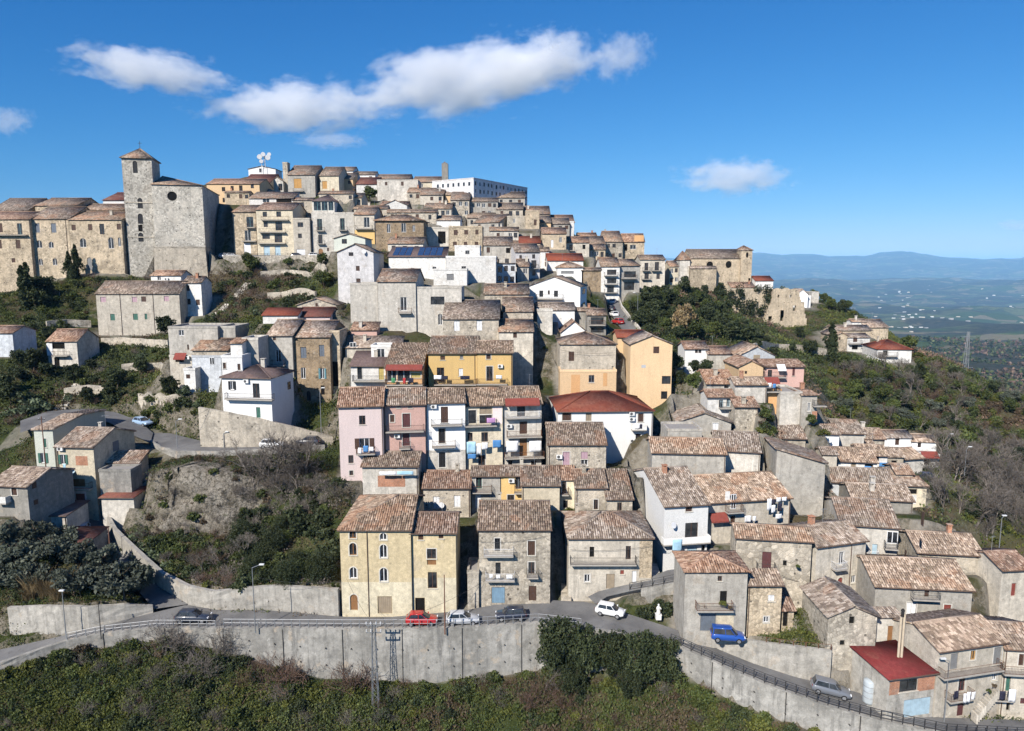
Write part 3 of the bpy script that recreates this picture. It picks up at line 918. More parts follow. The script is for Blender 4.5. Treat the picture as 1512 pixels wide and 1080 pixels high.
T('two storey house with a pyramid tile roof and one long balcony', short='pyramid roofed house')
b(85.5, 716, 1208, 490, 850, 345, 'hip', 'beige', 'pale', W=[('o', 838, 548, 865, 610), ('d:brown', 1050, 543, 1080, 622), ('b', 725, 590, 1115, 662), ('w:white', 808, 710, 840, 755), ('D:tan', 935, 707, 985, 795), ('s:red', 1018, 685, 1040, 710),
  ('D:white', 1088, 690, 1115, 762), ('x:tan', 1130, 500, 1205, 730)], ext=3)
# --- second row
T('stone house under the pink terrace with two white shuttered windows', short='stone house below the pink terrace')
view(380, 680)
b(97, 975, 1250, 157, 320, 62, 'gx', 'stone', 'warm', W=[('s:white', 1033, 213, 1070, 283), ('s:white', 1155, 207, 1193, 275), ('P', 1065, 235, 1100, 280)])
T('grey house with an orange brick patch below the pale pink house', 'grey_house', short='grey house with the brick patch')
view(480, 440)
b(99, 218, 545, 985, 1250, 905, 'gx', 'lgrey', W=[('x:brick', 310, 1045, 470, 1110), ('l:white', 320, 1020, 420, 1040), ('l:lblue', 424, 1018, 520, 1038), ('o', 400, 985, 425, 1003)])
view(660, 670)
T('grey house with a green balcony door between stone and yellow houses', 'grey_house')
b(98.5, 145, 313, 127, 330, 75, 'gx', 'grey', W=[('d:green', 170, 140, 205, 205), ('b', 145, 190, 262, 237), ('D:white', 165, 238, 200, 322)])
T('small bright yellow house with a tall dark window and air conditioner', 'yellow_house')
b(98.5, 318, 470, 125, 300, 72, 'gx', 'ochre', W=[('d:slate', 402, 135, 437, 208), ('b:rust', 395, 190, 445, 240), ('w:brown', 355, 242, 395, 290), ('c', 363, 140, 395, 172)])
T('cream house with a wide brown tile roof over a recessed terrace', 'cream_house')
b(96, 440, 662, 182, 320, 74, 'gx', 'cream')
b(97.6, 664, 752, 150, 400, 78, 'shed', 'lyellow', 'warm', W=[('d:brown', 676, 165, 700, 238), ('b', 668, 200, 716, 250), ('w:brown', 683, 275, 710, 320), ('B:lyellow', 668, 345, 768, 395)])
T('stone house with a tilted roof line beside the white stair lane', short='stone house beside the stair lane')
b(95.5, 757, 938, 196, 395, 94, 'gx', 'stone', W=[('w:brown', 862, 270, 887, 328)])
b(94, 940, 1090, 262, 420, 98, 'shed', 'stone', 'old', W=[('w:brown', 1000, 287, 1027, 335)])
view(780, 460)
T('stone house with pink roller shutters in front of the white red-roofed house', short='stone house with pink shutters')
b(101, 118, 458, 778, 925, 656, 'gx', 'stone', W=[('s:pink', 203, 825, 243, 905), ('s:pink', 310, 825, 350, 868), ('w:white', 310, 870, 350, 907), ('c', 163, 838, 200, 865)])
T('large white house with a bright red hipped roof', 'white_house', short='white red-roofed house')
b(109, 175, 733, 583, 880, 470, 'hip', 'bwhite', 'red', yaw=3, W=[('s:brown', 200, 597, 252, 642), ('s', 645, 600, 677, 650), ('B:white', 612, 640, 697, 702), ('d:brown', 630, 720, 660, 792), ('b', 610, 770, 692, 812), ('c', 592, 588, 622, 612), ('c', 592, 618, 622, 645), ('c', 600, 745, 622, 772),
  ('s:tan', 338, 597, 372, 645), ('l:white', 625, 660, 655, 690), ('l:dark', 655, 662, 668, 688)])
# --- pink terrace
view(480, 440)
T('pale pink tall house at the end of the terrace with laundry on its shuttered window', 'pink_house', short='pale pink house')
b(101.0, 78, 338, 632, 1060, 528, 'gx', 'pink', 'warm', yaw=7, dep=8, W=[('w:brown', 200, 692, 237, 745), ('s:grey', 197, 637, 230, 655), ('v:white', 203, 825, 260, 885, 'brown'), ('b', 180, 860, 292, 925), ('w:brown', 137, 925, 167, 972), ('w:brown', 143, 1015, 165, 1043),
  ('l:white', 195, 880, 215, 915), ('l:blue', 225, 868, 255, 905), ('l:white', 258, 875, 285, 900)])
T('salmon pink house with a long dark balcony in the terrace', 'pink_house', short='salmon pink house')
b(102.8, 343, 587, 623, 1000, 532, 'gx', 'salmon', 'pale', yaw=7, dep=8, W=[('s:grey', 420, 624, 445, 648), ('s:grey', 487, 624, 512, 648), ('s', 382, 688, 407, 730), ('s:bordeaux', 455, 680, 500, 760), ('b', 355, 740, 580, 793), ('s:bordeaux', 455, 795, 497, 870), ('b', 435, 850, 500, 893), ('c', 408, 797, 438, 822)])
T('white four storey house of the terrace with tall brown shutters', 'white_house', short='white terrace house')
b(104.2, 590, 822, 613, 1010, 532, 'gx', 'bwhite', 'old', yaw=7, dep=8, W=[('s', 680, 640, 723, 735), ('b', 622, 712, 807, 757), ('s:black', 668, 768, 705, 855), ('b', 628, 835, 767, 884), ('s:black', 668, 907, 708, 997), ('c', 622, 625, 655, 650)], low=('lgrey', 895))
T('cream and pink terrace house covered in blue and white laundry', 'cream_house', short='cream terrace house')
b(105.6, 824, 1043, 627, 1000, 530, 'gx', 'cream', 'old', yaw=7, dep=8, W=[('d:black', 842, 660, 887, 738), ('s:tan', 908, 632, 980, 685), ('d:brown', 908, 687, 980, 738), ('b', 825, 715, 1010, 760), ('w:brown', 837, 793, 867, 842), ('w:brown', 918, 790, 957, 846), ('x:pink', 985, 632, 1040, 740),
  ('l:lblue', 832, 845, 885, 915), ('l:blue', 838, 917, 888, 945), ('l:white', 890, 855, 915, 920), ('l:white', 920, 850, 955, 890), ('l:blue', 985, 835, 1035, 880), ('l:purple', 950, 705, 1000, 735), ('d:brown', 900, 925, 940, 990)])
T('terrace house with stacked balconies and an orange awning under the eaves', 'white_house', short='terrace house with the orange awning')
b(106.8, 1047, 1272, 617, 1010, 522, 'gx', 'lgrey', 'old', yaw=7, dep=8, W=[('n:red', 1060, 605, 1262, 628), ('d:brown', 1128, 637, 1175, 696), ('b:white', 1060, 665, 1262, 712), ('s', 1143, 727, 1187, 800), ('b', 1070, 775, 1275, 824), ('s:wood', 1143, 825, 1187, 930), ('b:rust', 1055, 905, 1290, 948),
  ('w:brown', 1075, 955, 1100, 990), ('w:brown', 1210, 955, 1240, 990), ('l:white', 1065, 840, 1135, 905), ('l:white', 1200, 840, 1270, 905), ('c', 1065, 738, 1098, 765)])
# --- row above the terrace
T('bright ochre house with a long dark red balcony', 'ochre_house', short='ochre house')
b(119, 607, 893, 323, 540, 228, 'gx', 'ochre', 'old', W=[('s', 677, 342, 705, 365), ('s:grey', 792, 340, 812, 360), ('d:brown', 657, 410, 700, 492), ('b:rust', 640, 468, 888, 516), ('l:white', 640, 455, 685, 478), ('l:dark', 690, 458, 722, 480), ('l:dark', 795, 458, 850, 480), ('s:white', 785, 415, 810, 460)], pipe=(880,))
b(118.6, 894, 1100, 320, 540, 254, 'gx', 'ochre', 'old', W=[('s', 947, 332, 973, 360), ('d:brown', 948, 403, 985, 488), ('b:rust', 890, 460, 1070, 514), ('c', 1015, 390, 1045, 412), ('l:white', 1005, 455, 1040, 475)])
T('house with a glazed veranda and orange side wall under a deep tile roof', 'orange_house', short='veranda house')
b(116, 354, 570, 410, 540, 270, 'shed', 'orange', 'old', W=[('w:white', 365, 425, 420, 492), ('w:white', 425, 425, 500, 492), ('s:yellow', 505, 440, 562, 470), ('b:teal' if False else 'b', 352, 465, 572, 518), ('l:red', 458, 470, 475, 505), ('l:dark', 490, 470, 520, 500), ('l:green', 390, 470, 412, 500), ('n:red', 354, 405, 570, 420)])
T('low white house with a plum coloured roof and a long balcony', 'white_house')
b(121, 150, 382, 397, 520, 316, 'shed', 'white', 'plum', W=[('d:black', 190, 407, 217, 478), ('D:yellow', 315, 405, 345, 482), ('b', 158, 462, 352, 495)])
T('small white block with one tall window on top of the plum roofed house', 'white_house')
b(124, 270, 385, 290, 400, None, 'flat', 'white', W=[('w:white', 305, 300, 350, 358)], ext=2, dep=4)
T('old low stone house with twin white windows and a sagging roof', short='old low stone house')
b(127, 118, 440, 290, 350, 228, 'shed', 'beige', 'pale', yt2=None, W=[('w:white', 145, 262, 183, 290)])
T('grey stone house with two white shuttered windows below the tall plain gable', 'grey_house')
b(131, 692, 1020, 122, 260, 15, 'gx', 'stone', 'old', W=[('s:white', 757, 137, 790, 195), ('s:white', 890, 135, 922, 193)])
T('tall blank beige house with one small window above the shaded stair', 'beige_house')
b(129, 1022, 1222, 197, 530, 128, 'gx', 'beige', 'old', dep=13, W=[('s', 1105, 205, 1127, 235)])
T('house with a broad tiled roof behind the tall blank beige house', short='broad roofed house')
b(139, 1045, 1222, 78, 140, -2, 'gx', 'stone', 'old')
view(320, 220)
T('huge grey plaster house with a black balcony and barred window', 'grey_house', short='huge grey house')
b(139, 782, 943, 800, 1020, None, 'flat', 'lgrey', dep=9)
b(138, 944, 1168, 778, 1060, 708, 'gx', 'lgrey', 'old', W=[('d:white', 1080, 872, 1117, 950), ('b', 1063, 920, 1142, 968)])
b(138.4, 1170, 1438, 822, 1100, None, 'flat', 'lgrey', dep=8, W=[('w:black', 1257, 868, 1338, 915), ('a:white', 1300, 968, 1325, 1035)], pipe=(1172,))
T('little pink lean-to with a tiled roof at the foot of the grey house', 'pink_house')
b(133, 790, 940, 1062, 1090, 1020, 'shed', 'salmon', 'warm')
T('white block with blue solar panels on its roof', 'white_house', short='white solar roofed house')
b(158, 1010, 1345, 632, 760, 578, 'shed', 'white', 'plum', W=[('w:grey', 1140, 700, 1160, 712), ('w:grey', 1268, 693, 1290, 708)])
b(157, 1347, 1640, 640, 780, None, 'flat', 'white', dep=9, W=[('w:grey', 1438, 690, 1465, 712), ('w:grey', 1460, 597, 1485, 618)])
view(640, 220)
T('square white roof block with one window beside the solar panels', 'white_house')
b(160, 125, 272, 577, 640, None, 'flat', 'white', dep=7, W=[('w:grey', 188, 597, 212, 620)], ext=1)
T('low white block with a louvred opening and flat roof', 'white_house')
b(152, 0, 196, 715, 800, None, 'flat', 'white', dep=4.5, W=[('s:grey', 78, 735, 120, 772)])
T('white house with a front gable and small dark windows left of the solar roof', 'white_house')
view(320, 220)
b(152, 707, 920, 605, 905, 558, 'gf', 'lilac', 'old', dep=12, W=[('w:brown', 775, 608, 803, 630), ('s', 818, 688, 840, 717), ('s', 820, 762, 845, 787), ('P', 855, 590, 880, 620)])
T('pale green house with a shallow front gable and dishes on its wall', 'white_house')
b(172, 688, 872, 525, 600, 498, 'gf', 'green', 'old', dep=8, W=[('w:brown', 735, 530, 765, 558)])
# --- plaza row
T('stone house with two black balconies at the shaded end of the square', short='stone house by the square')
b(202, 92, 228, 370, 622, 333, 'gx', 'tan', 'old', W=[('d:teal', 175, 400, 215, 460), ('b', 168, 440, 222, 465), ('d:white', 165, 480, 200, 540), ('b', 145, 515, 228, 545), ('D:white', 160, 555, 200, 622)])
T('cream apartment house with three tiers of balconies on the square', 'cream_house')
b(201, 230, 445, 357, 628, 318, 'gx', 'cream', 'warm', W=[('w:brown', 270, 370, 295, 400), ('w:brown', 350, 368, 378, 400), ('b', 258, 395, 418, 420), ('w:brown', 275, 428, 300, 460), ('d:brown', 345, 428, 385, 480), ('b', 245, 465, 400, 492), ('w:brown', 268, 500, 312, 530), ('d:brown', 340, 500, 385, 550), ('b', 240, 530, 400, 558), ('D:lblue', 277, 572, 312, 625), ('D:lblue', 343, 570, 375, 625)])
T('square stained house with paired windows beside the cream apartment house', 'grey_house')
b(200, 447, 545, 415, 630, None, 'flat', 'beige', dep=10, W=[('w:brown', 475, 432, 508, 460), ('w:brown', 478, 498, 500, 525), ('D:white', 470, 590, 520, 630)])
T('long pale house with two green balcony doors on the square', 'white_house')
b(201, 556, 806, 382, 632, None, 'flat', 'lgrey', dep=9, W=[('d:green', 590, 412, 620, 480), ('b', 582, 455, 630, 484), ('d:green', 725, 408, 752, 478), ('b', 715, 450, 765, 480), ('d:brown', 597, 505, 622, 558), ('b', 588, 530, 632, 560), ('A:wood', 598, 586, 625, 626), ('s', 648, 582, 660, 602)])
T('narrow house with a white balcony window over a yellow ground floor', 'beige_house')
b(200, 808, 925, 385, 560, 345, 'gx', 'beige', 'old', W=[('d:white', 865, 403, 898, 462), ('b', 812, 445, 912, 472)], low=('ochre', 478))
T('brown stone palace with a heavy cornice and white windows', 'stone_palace')
b(190, 932, 1215, 418, 600, 388, 'hip', 'brown', 'old', ov=.6, W=[('d:white', 1000, 443, 1020, 493), ('d:white', 1085, 437, 1112, 490), ('w:white', 1150, 450, 1165, 485)])
T('shed roofed house below the brown stone palace', short='shed roofed house')
b(183, 1005, 1212, 555, 620, 520, 'gx', 'lgrey', 'old', auto=(3, 1, ['w:brown']))
T('grey cube house with an open garage next to the brown palace', 'grey_house')
b(196, 1232, 1362, 468, 580, None, 'flat', 'lgrey', dep=8, W=[('o', 1300, 485, 1345, 555)])
T('square brown block house with a flat roof above the white solar house', 'stone_house')
b(194, 1364, 1560, 462, 600, None, 'flat', 'tan', dep=9, auto=(3, 2, ['s']))
# --- upper town
T('long peach coloured house with two rows of windows below the antenna', 'peach_house')
b(228, -60, 250, 205, 335, 178, 'gx', 'peach', 'warm', W=[('w:brown', 30, 225, 50, 250), ('w:brown', 82, 218, 100, 245), ('d:brown', 132, 215, 152, 255), ('w:brown', 200, 208, 218, 232), ('w:brown', 35, 288, 52, 315), ('w:brown', 85, 282, 102, 305), ('d:white', 135, 275, 158, 318), ('b', 120, 300, 175, 325)])
T('white house crowned by the antenna tower', 'white_house')
b(262, 186, 345, 118, 165, 100, 'gf', 'bwhite', 'old', dep=7, W=[('w:brown', 250, 116, 266, 138)])
T('narrow grey gabled house on the crest', 'grey_house')
b(244, 316, 390, 190, 270, 165, 'gf', 'lgrey', 'old', W=[('d:brown', 362, 205, 386, 245)])
T('tall grey house with an orange shuttered window on the crest', 'grey_house')
b(244, 416, 576, 152, 310, 100, 'gx', 'grey', 'old', W=[('s:orange', 453, 175, 498, 232), ('b', 445, 215, 508, 250), ('w:brown', 478, 280, 498, 300)])
b(246, 386, 414, 85, 260, None, 'flat', 'stone', dep=3)
T('cream house with one orange shuttered window on the crest', 'cream_house')
b(246, 604, 716, 157, 255, 108, 'gx', 'cream', 'old', W=[('s:orange', 620, 190, 648, 235)])
T('white house with a dark red roof just below the crest', 'white_house')
b(250, 820, 940, 207, 280, 170, 'gx', 'white', 'dred', W=[('w:brown', 800, 220, 815, 235)])
T('blank grey plaster house with a flat top and two tiny windows', 'grey_house')
b(246, 942, 1182, 188, 300, None, 'flat', 'lgrey', dep=9, W=[('s', 988, 195, 1003, 215), ('s', 1083, 193, 1098, 217), ('s', 1130, 262, 1148, 282)])
T('terrace with a dark canopy below the peach house', 'terrace_house')
b(214, 190, 445, 290, 330, 255, 'shed', 'white', 'old', W=[('o', 350, 290, 440, 318), ('w:white', 270, 292, 310, 315)])
T('house with a big glass veranda above the square', 'veranda_house')
b(209, 560, 690, 305, 375, 272, 'hip', 'lgrey', 'plum', W=[('w:teal', 570, 312, 612, 362), ('w:teal', 616, 312, 652, 362), ('w:teal', 656, 312, 686, 362)])
T('low stone house with a wide old roof above the pale house', short='wide roofed house above the pale house')
b(214, 806, 1000, 350, 390, 335, 'gx', 'stone', 'old', auto=(3, 1, ['s']))
T('white gabled house beside the bush high in the town', 'white_house')
b(226, 978, 1118, 330, 362, 300, 'gf', 'white', 'old', dep=9)
T('long stone house with a deep brown roof above the palace', short='long stone house above the palace')
b(208, 1000, 1290, 372, 420, 358, 'gx', 'stone', 'old', auto=(4, 1, ['s', 'w:brown']))
T('low white house with a wide pale roof right of the palace', 'white_house')
b(208, 1292, 1430, 418, 470, 395, 'gx', 'white', 'pale')
T('cream house with a tiled hood near the old tower', 'cream_house')
b(228, 1222, 1368, 345, 398, 320, 'gx', 'cream', 'old', auto=(2, 1, ['w:brown']))
for (D, a, c, t_, bb, r, cl) in [(254, 716, 800, 175, 260, 140, 'stone'), (258, 940, 1130, 175, 200, 152, 'beige'), (258, 1150, 1340, 195, 260, 165, 'stone'), (262, 730, 800, 128, 160, 108, 'lgrey'), (262, 800, 930, 150, 200, 135, 'stone'),
                          (236, 1195, 1330, 270, 330, 232, 'grey'), (238, 1340, 1500, 270, 340, 245, 'stone'), (217, 600, 800, 262, 300, 250, 'stone'), (219, 700, 850, 285, 345, 262, 'grey'), (225, 45, 190, 255, 330, 250, 'beige'), (240, 1120, 1240, 255, 330, 230, 'lgrey'), (214, 445, 560, 300, 375, 290, 'dgrey')]:
    cl = vary(a, c)
    T('weathered %s house with a brown tile roof packed high in the upper town' % CW[cl], 'stone_house', 'house', LOOK)
    b(D, a, c, t_, bb, r, 'gx', cl, 'old', auto=(max(2, int((c - a) / 34)), 2, ['s', 'w:brown', 'd:brown', 'w:white']))
view(640, 220)
T('slim ruined stone tower standing alone on the crest', 'stone_tower', 'tower')
b(256, 48, 84, 88, 215, 78, 'gf', 'dgrey', 'old', dep=2.5, ov=.05)
T('large pale institutional block with long rows of windows on the summit', 'institution_block', 'building')
b(250, 236, 552, 205, 330, None, 'flat', 'lilac', yaw=58, dep=17, yt2=205, auto=(14, 3, ['w:white', 's', 'w:brown']), ext=8)
T('white house with a long side wall and a brown roof stepping down the ridge', 'white_house')
b(176, 482, 625, 605, 760, 560, 'gx', 'lilac', 'old', yaw=8, dep=11, W=[('w:brown', 505, 625, 520, 650), ('d:brown', 575, 655, 605, 700), ('b', 560, 680, 620, 705), ('w:brown', 580, 715, 600, 745), ('w:brown', 640 - 60, 620, 598, 645)])
T('white house with a wide front gable and a railed terrace', 'white_house')
b(154, 558, 863, 806, 905, 750, 'gf', 'bwhite', 'old', dep=13, yaw=-12, W=[('d:black', 622, 833, 645, 870), ('w:brown', 672, 832, 684, 855), ('d:black', 708, 833, 732, 870), ('b', 600, 855, 760, 885)], R=[('w:brown', 875, 820, 890, 855), ('w:brown', 875, 900, 890, 930), ('w:brown', 920, 840, 932, 870)])
T('white house with a flat red tiled roof in the middle of the ridge', 'white_house')
b(186, 672, 880, 655, 715, 617, 'gx', 'white', 'red')
T('little white house with a pale low roof under the red tiled one', 'white_house')
b(178, 730, 880, 695, 750, 662, 'hip', 'bwhite', 'pale', W=[('s:grey', 750, 718, 825, 735)])
T('brown brick gable wall beside the balconied flats', 'brick_house')
b(178, 872, 985, 712, 840, 700, 'gx', 'brown', 'old')
T('white flats with three stacked balconies beside the upper road', 'white_house')
b(190, 986, 1095, 690, 860, 640, 'gx', 'white', 'old', W=[('d:black', 1020, 710, 1075, 740), ('b', 1005, 715, 1085, 748), ('d:black', 1020, 760, 1075, 790), ('b', 1005, 765, 1085, 798), ('d:black', 1020, 805, 1060, 845), ('b', 1005, 815, 1085, 848)])
T('grey shaded flats with deep balconies beside the upper road', 'grey_house')
b(192, 1097, 1213, 685, 840, 650, 'gx', 'grey', 'old', yaw=18, W=[('d:black', 1120, 720, 1190, 755), ('b', 1110, 735, 1200, 765), ('d:black', 1120, 780, 1180, 830)])
T('beige corner house with cluttered balconies at the end of the ridge', 'beige_house')
b(208, 1216, 1362, 650, 808, 625, 'gx', 'beige', 'old', dep=9, W=[('d:brown', 1240, 670, 1262, 715), ('b', 1230, 690, 1275, 718), ('d:brown', 1300, 665, 1325, 715), ('b', 1285, 690, 1340, 718), ('d:brown', 1240, 730, 1265, 765), ('b', 1225, 740, 1280, 768), ('w:brown', 1310, 735, 1330, 765)])
T('house with a bright orange roof terrace on the ridge', 'orange_house')
b(200, 505, 628, 552, 590, 515, 'shed', 'tan', 'red')
T('stone house with a long red-brown roof on the ridge', short='stone house on the ridge')
b(203, 640, 780, 497, 590, 465, 'gx', 'tan', 'warm', W=[('D:white', 690, 535, 705, 580), ('w:white', 740, 520, 755, 550)])
T('tall stone house with stepped roofs near the end of the ridge', short='tall stepped stone house')
b(226, 1010, 1112, 545, 660, 485, 'gx', 'stone', 'old', auto=(3, 2, ['s', 'w:brown']))
T('stone house with a bright orange top storey at the end of the ridge', 'orange_house')
b(228, 1114, 1240, 545, 645, 500, 'gx', 'tan', 'warm', dep=7, W=[('x:orange', 1180, 508, 1236, 545), ('w:white', 1155, 565, 1190, 590), ('o', 1120, 560, 1140, 600)])
T('roofless looking square stone block below the summit institution', 'stone_house')
b(217, 541, 622, 370, 470, None, 'flat', 'tan', dep=8, W=[('s', 590, 415, 606, 450)])
b(218, 432, 540, 402, 470, None, 'flat', 'stone', dep=8, W=[('w:white', 470, 410, 480, 435)])
T('white house end with a dark shuttered side at the edge of the crest', 'white_house')
b(226, 802, 826, 432, 520, None, 'flat', 'white', dep=6)
T('grey house with a small satellite dish on the shaded side', 'grey_house')
b(216, 235, 382, 432, 560, 388, 'gx', 'grey', 'old', yaw=-20, auto=(2, 2, ['s', 'd:brown']))
T('blue-grey house with a sloping stone roof in the hollow of the ridge', 'blue_house')
b(165, 372, 482, 672, 790, 640, 'shedr', 'blue', 'old', yt2=672, auto=(3, 2, ['w:brown']))
for (D, a, c, t_, bb, r, cl, tl) in [(232, 216, 378, 308, 400, 290, 'stone', 'old'), (224, 0, 105, 350, 400, 320, 'cream', 'old'), (230, 100, 210, 300, 400, 255, 'grey', 'old'), (224, 628, 690, 432, 480, 395, 'stone', 'old'), (225, 692, 800, 440, 500, 408, 'dgrey', 'old'),
                              (213, 700, 870, 560, 620, 520, 'stone', 'old'), (216, 870, 1010, 560, 640, 515, 'stone', 'old'), (210, 880, 1010, 590, 660, 560, 'dgrey', 'old'), (235, 850, 960, 515, 560, 495, 'beige', 'warm'), (170, 490, 560, 690, 780, 650, 'dgrey', 'old'),
                              (196, 628, 680, 600, 700, 580, 'stone', 'old'), (205, 330, 500, 480, 560, 462, 'stone', 'old'), (234, 955, 1020, 545, 590, 520, 'beige', 'warm'), (172, 300, 372, 660, 760, 640, 'beige', 'old'), (214, 1390, 1440, 690, 800, 660, 'stone', 'old')]:
    cl = vary(a, c)
    T('weathered %s house squeezed in along the ridge under a %s tile roof' % (CW[cl], {'old': 'brown', 'warm': 'reddish'}[tl]), 'stone_house', 'house', LOOK)
    b(D, a, c, t_, bb, r, 'gx', cl, tl, auto=(max(2, int((c - a) / 32)), 2, ['s', 'w:brown', 'd:brown', 'w:white']))
T('dark house with stacked balconies and parked cars below the upper road', 'grey_house')
b(146, 905, 1015, 975, 1090, 940, 'gx', 'dgrey', 'old', W=[('d:black', 925, 990, 1000, 1030), ('b', 915, 1010, 1010, 1040), ('d:black', 925, 1050, 1000, 1080)])
T('low house with a water tank on its tiled terrace', 'stone_house')
b(148, 608, 830, 945, 1010, 905, 'gx', 'white', 'pale')
T('dark roofed house squeezed behind the white gabled house', 'grey_house')
b(150, 825, 950, 950, 1040, 935, 'gx', 'dgrey', 'old')
# --- middle right
view(780, 460)
T('small white gabled house behind the round stone house', 'white_house')
b(141, 195, 345, 118, 190, 55, 'gf', 'bwhite', 'warm', dep=8, W=[('s', 213, 80, 226, 95)])
T('squat stone house with a hipped roof above an orange ground floor', short='squat hipped stone house')
b(124, 188, 516, 190, 355, 120, 'hip', 'stone', 'old', W=[('s', 237, 237, 270, 292)], ext=1)
T('orange block with a brown bay under the squat stone house', 'orange_house', short='orange block')
b(121.5, 187, 518, 356, 490, None, 'flat', 'peach', dep=4, W=[('w:slate', 355, 375, 388, 418), ('o', 340, 475, 375, 500), ('x:orange', 252, 372, 304, 480), ('x:orange', 440, 362, 464, 440)])
T('tall orange house with a shallow front gable beside the ramp', 'orange_house', short='tall orange house')
b(122.5, 602, 848, 190, 580, 140, 'gf', 'peach', 'pale', dep=9, W=[('s', 735, 207, 770, 247), ('w:black', 785, 380, 837, 427), ('w:black', 780, 470, 817, 515), ('x:blue', 665, 315, 690, 332)])
b(131, 525, 690, 150, 240, 112, 'gx', 'peach', 'red', dep=6)
T('white house with twin windows among the trees', 'white_house')
b(130, 922, 1056, 218, 390, 178, 'gx', 'bwhite', 'warm', W=[('w:brown', 980, 222, 997, 245), ('w:brown', 1000, 222, 1017, 245)])
T('grey stone house attached to the twin windowed white house', 'grey_house')
b(129, 1058, 1190, 247, 350, 206, 'gx', 'grey', 'warm', dep=6)
T('grey workshop with a broad low gable', 'grey_house')
b(137, 1235, 1450, 258, 310, 205, 'gf', 'blue', 'pale', dep=9, W=[('g:tan', 1322, 255, 1362, 300)])
view(980, 330, 2.842)
T('salmon coloured house with a balcony and white awning', 'salmon_house', short='salmon house')
b(121, 420, 590, 600, 690, 572, 'gx', 'salmon', 'warm', dep=7, W=[('d:brown', 437, 615, 455, 645), ('b', 425, 625, 515, 650), ('s:bordeaux', 540, 595, 550, 640), ('n:white', 480, 600, 515, 615)])
b(120.5, 316, 418, 600, 665, 575, 'gf', 'peach', 'warm', dep=8, W=[('w:brown', 340, 620, 350, 632)])
view(780, 460)
T('low house with a dish on its roof above the twin tiled sheds', 'grey_house')
b(116, 1050, 1215, 422, 470, 345, 'gx', 'grey', 'warm', W=[('w:white', 1150, 430, 1212, 455)])
T('white fronted house with balcony and a narrow brown roof', 'white_house')
b(112, 1055, 1212, 500, 585, 460, 'gx', 'white', 'warm', W=[('d:lblue', 1120, 520, 1145, 570), ('d:lblue', 1165, 515, 1185, 560), ('b', 1130, 535, 1205, 575)])
T('square grey house with an uneven roof beside the salmon house', 'grey_house')
b(113, 1217, 1402, 428, 530, 388, 'gx', 'lgrey', 'pale')
T('pair of low tiled sheds stepping down beside the garden', 'tiled_shed', 'shed')
b(109.5, 1217, 1350, 557, 610, 508, 'shed', 'stone', 'warm')
T('orange walled house with washing and a red awning in the alley', 'orange_house', short='orange alley house')
b(114.5, 1404, 1486, 470, 590, None, 'flat', 'orange', dep=4, W=[('b', 1400, 455, 1480, 478), ('n:red', 1395, 400, 1480, 420), ('l:white', 1400, 420, 1430, 445), ('l:blue', 1435, 425, 1455, 450)])
view(940, 580)
T('tall bare grey house end with a flat top over the garden', 'grey_house')
b(113, 846, 972, 8, 195, None, 'flat', 'lgrey', dep=7)
b(112.4, 974, 1062, 14, 180, -8, 'gx', 'grey', 'warm', dep=6, W=[('w:white', 1005, 60, 1020, 110), ('b', 1065 - 20, 55, 1120, 85), ('x:brick', 1030, 110, 1060, 155)])
T('grey cottage with a front gable and one white shutter', 'grey_house')
b(109, 242, 556, 172, 290, 118, 'gf', 'grey', 'pale', dep=7, yaw=-6, W=[('s:white', 447, 178, 480, 222)])
T('long low grey house with a ragged roof behind the big white house', 'grey_house')
b(98.5, 92, 525, 352, 460, 268, 'gx', 'grey', 'pale', yaw=-5)
b(103, 184, 385, 228, 300, None, 'flat', 'grey', dep=5, ext=3)
T('grey house with a tidy tiled roof and wall anchors', 'grey_house')
b(101, 460, 728, 340, 500, 232, 'gx', 'lgrey', 'pale', yaw=-12)
T('towering blank grey gable wall with a roof sloping to one side', 'grey_house')
view(1132, 560)
b(98, 62, 346, 408, 790, None, 'shedr', 'grey', 'pale', yt2=492, yaw=-6, dep=7)
view(940, 580)
T('big white house with a solid white balcony and blue towel', 'white_house', short='big white house')
b(89.5, 165, 422, 657, 1040, 437, 'gx', 'bwhite', 'pale', yaw=9, chim=1, W=[('s', 288, 658, 327, 700), ('d:brown', 285, 765, 360, 852), ('B:bwhite', 160, 832, 436, 895), ('g:lblue', 297, 905, 355, 975), ('P', 190, 745, 226, 798), ('l:lblue', 210, 862, 265, 938), ('o', 380, 895, 402, 960)])
T('house with a white dormer balcony and lines of washing', 'beige_house', short='dormer balcony house')
b(92.6, 426, 905, 628, 860, 472, 'gx', 'beige', 'pale', yaw=10, W=[('d:white', 553, 596, 583, 682), ('b', 538, 665, 632, 712), ('n:red', 440, 728, 542, 755), ('s', 550, 722, 580, 765), ('l:white', 765, 622, 790, 690), ('l:dark', 795, 625, 815, 655), ('l:white', 820, 615, 845, 640), ('l:white', 790, 660, 812, 705), ('l:dark', 825, 650, 850, 695), ('l:white', 852, 612, 880, 635),
  ('l:white', 632, 722, 670, 760), ('l:white', 680, 725, 700, 755), ('l:white', 815, 712, 850, 740), ('x:white', 520, 580, 548, 640)])
view(960, 780)
T('broad grey stone house with a brown door above a small terrace', short='broad grey stone house')
b(84.5, 507, 952, 62, 500, -12, 'gx', 'stone', 'pale', yaw=-9, W=[('D:bordeaux', 657, 140, 712, 245), ('b', 630, 215, 740, 262), ('o', 780, 190, 803, 222)], ext=2)
T('plastered house with an arched red door turned to the lane', 'beige_house')
b(85.2, 980, 1268, 86, 420, -40, 'gx', 'beige', 'pale', yaw=16, W=[('d:white', 1110, 140, 1137, 215), ('b:white', 1094, 195, 1162, 252), ('A:red', 1100, 290, 1130, 376), ('w:white', 1182, 278, 1207, 322)], pipe=(1172,))
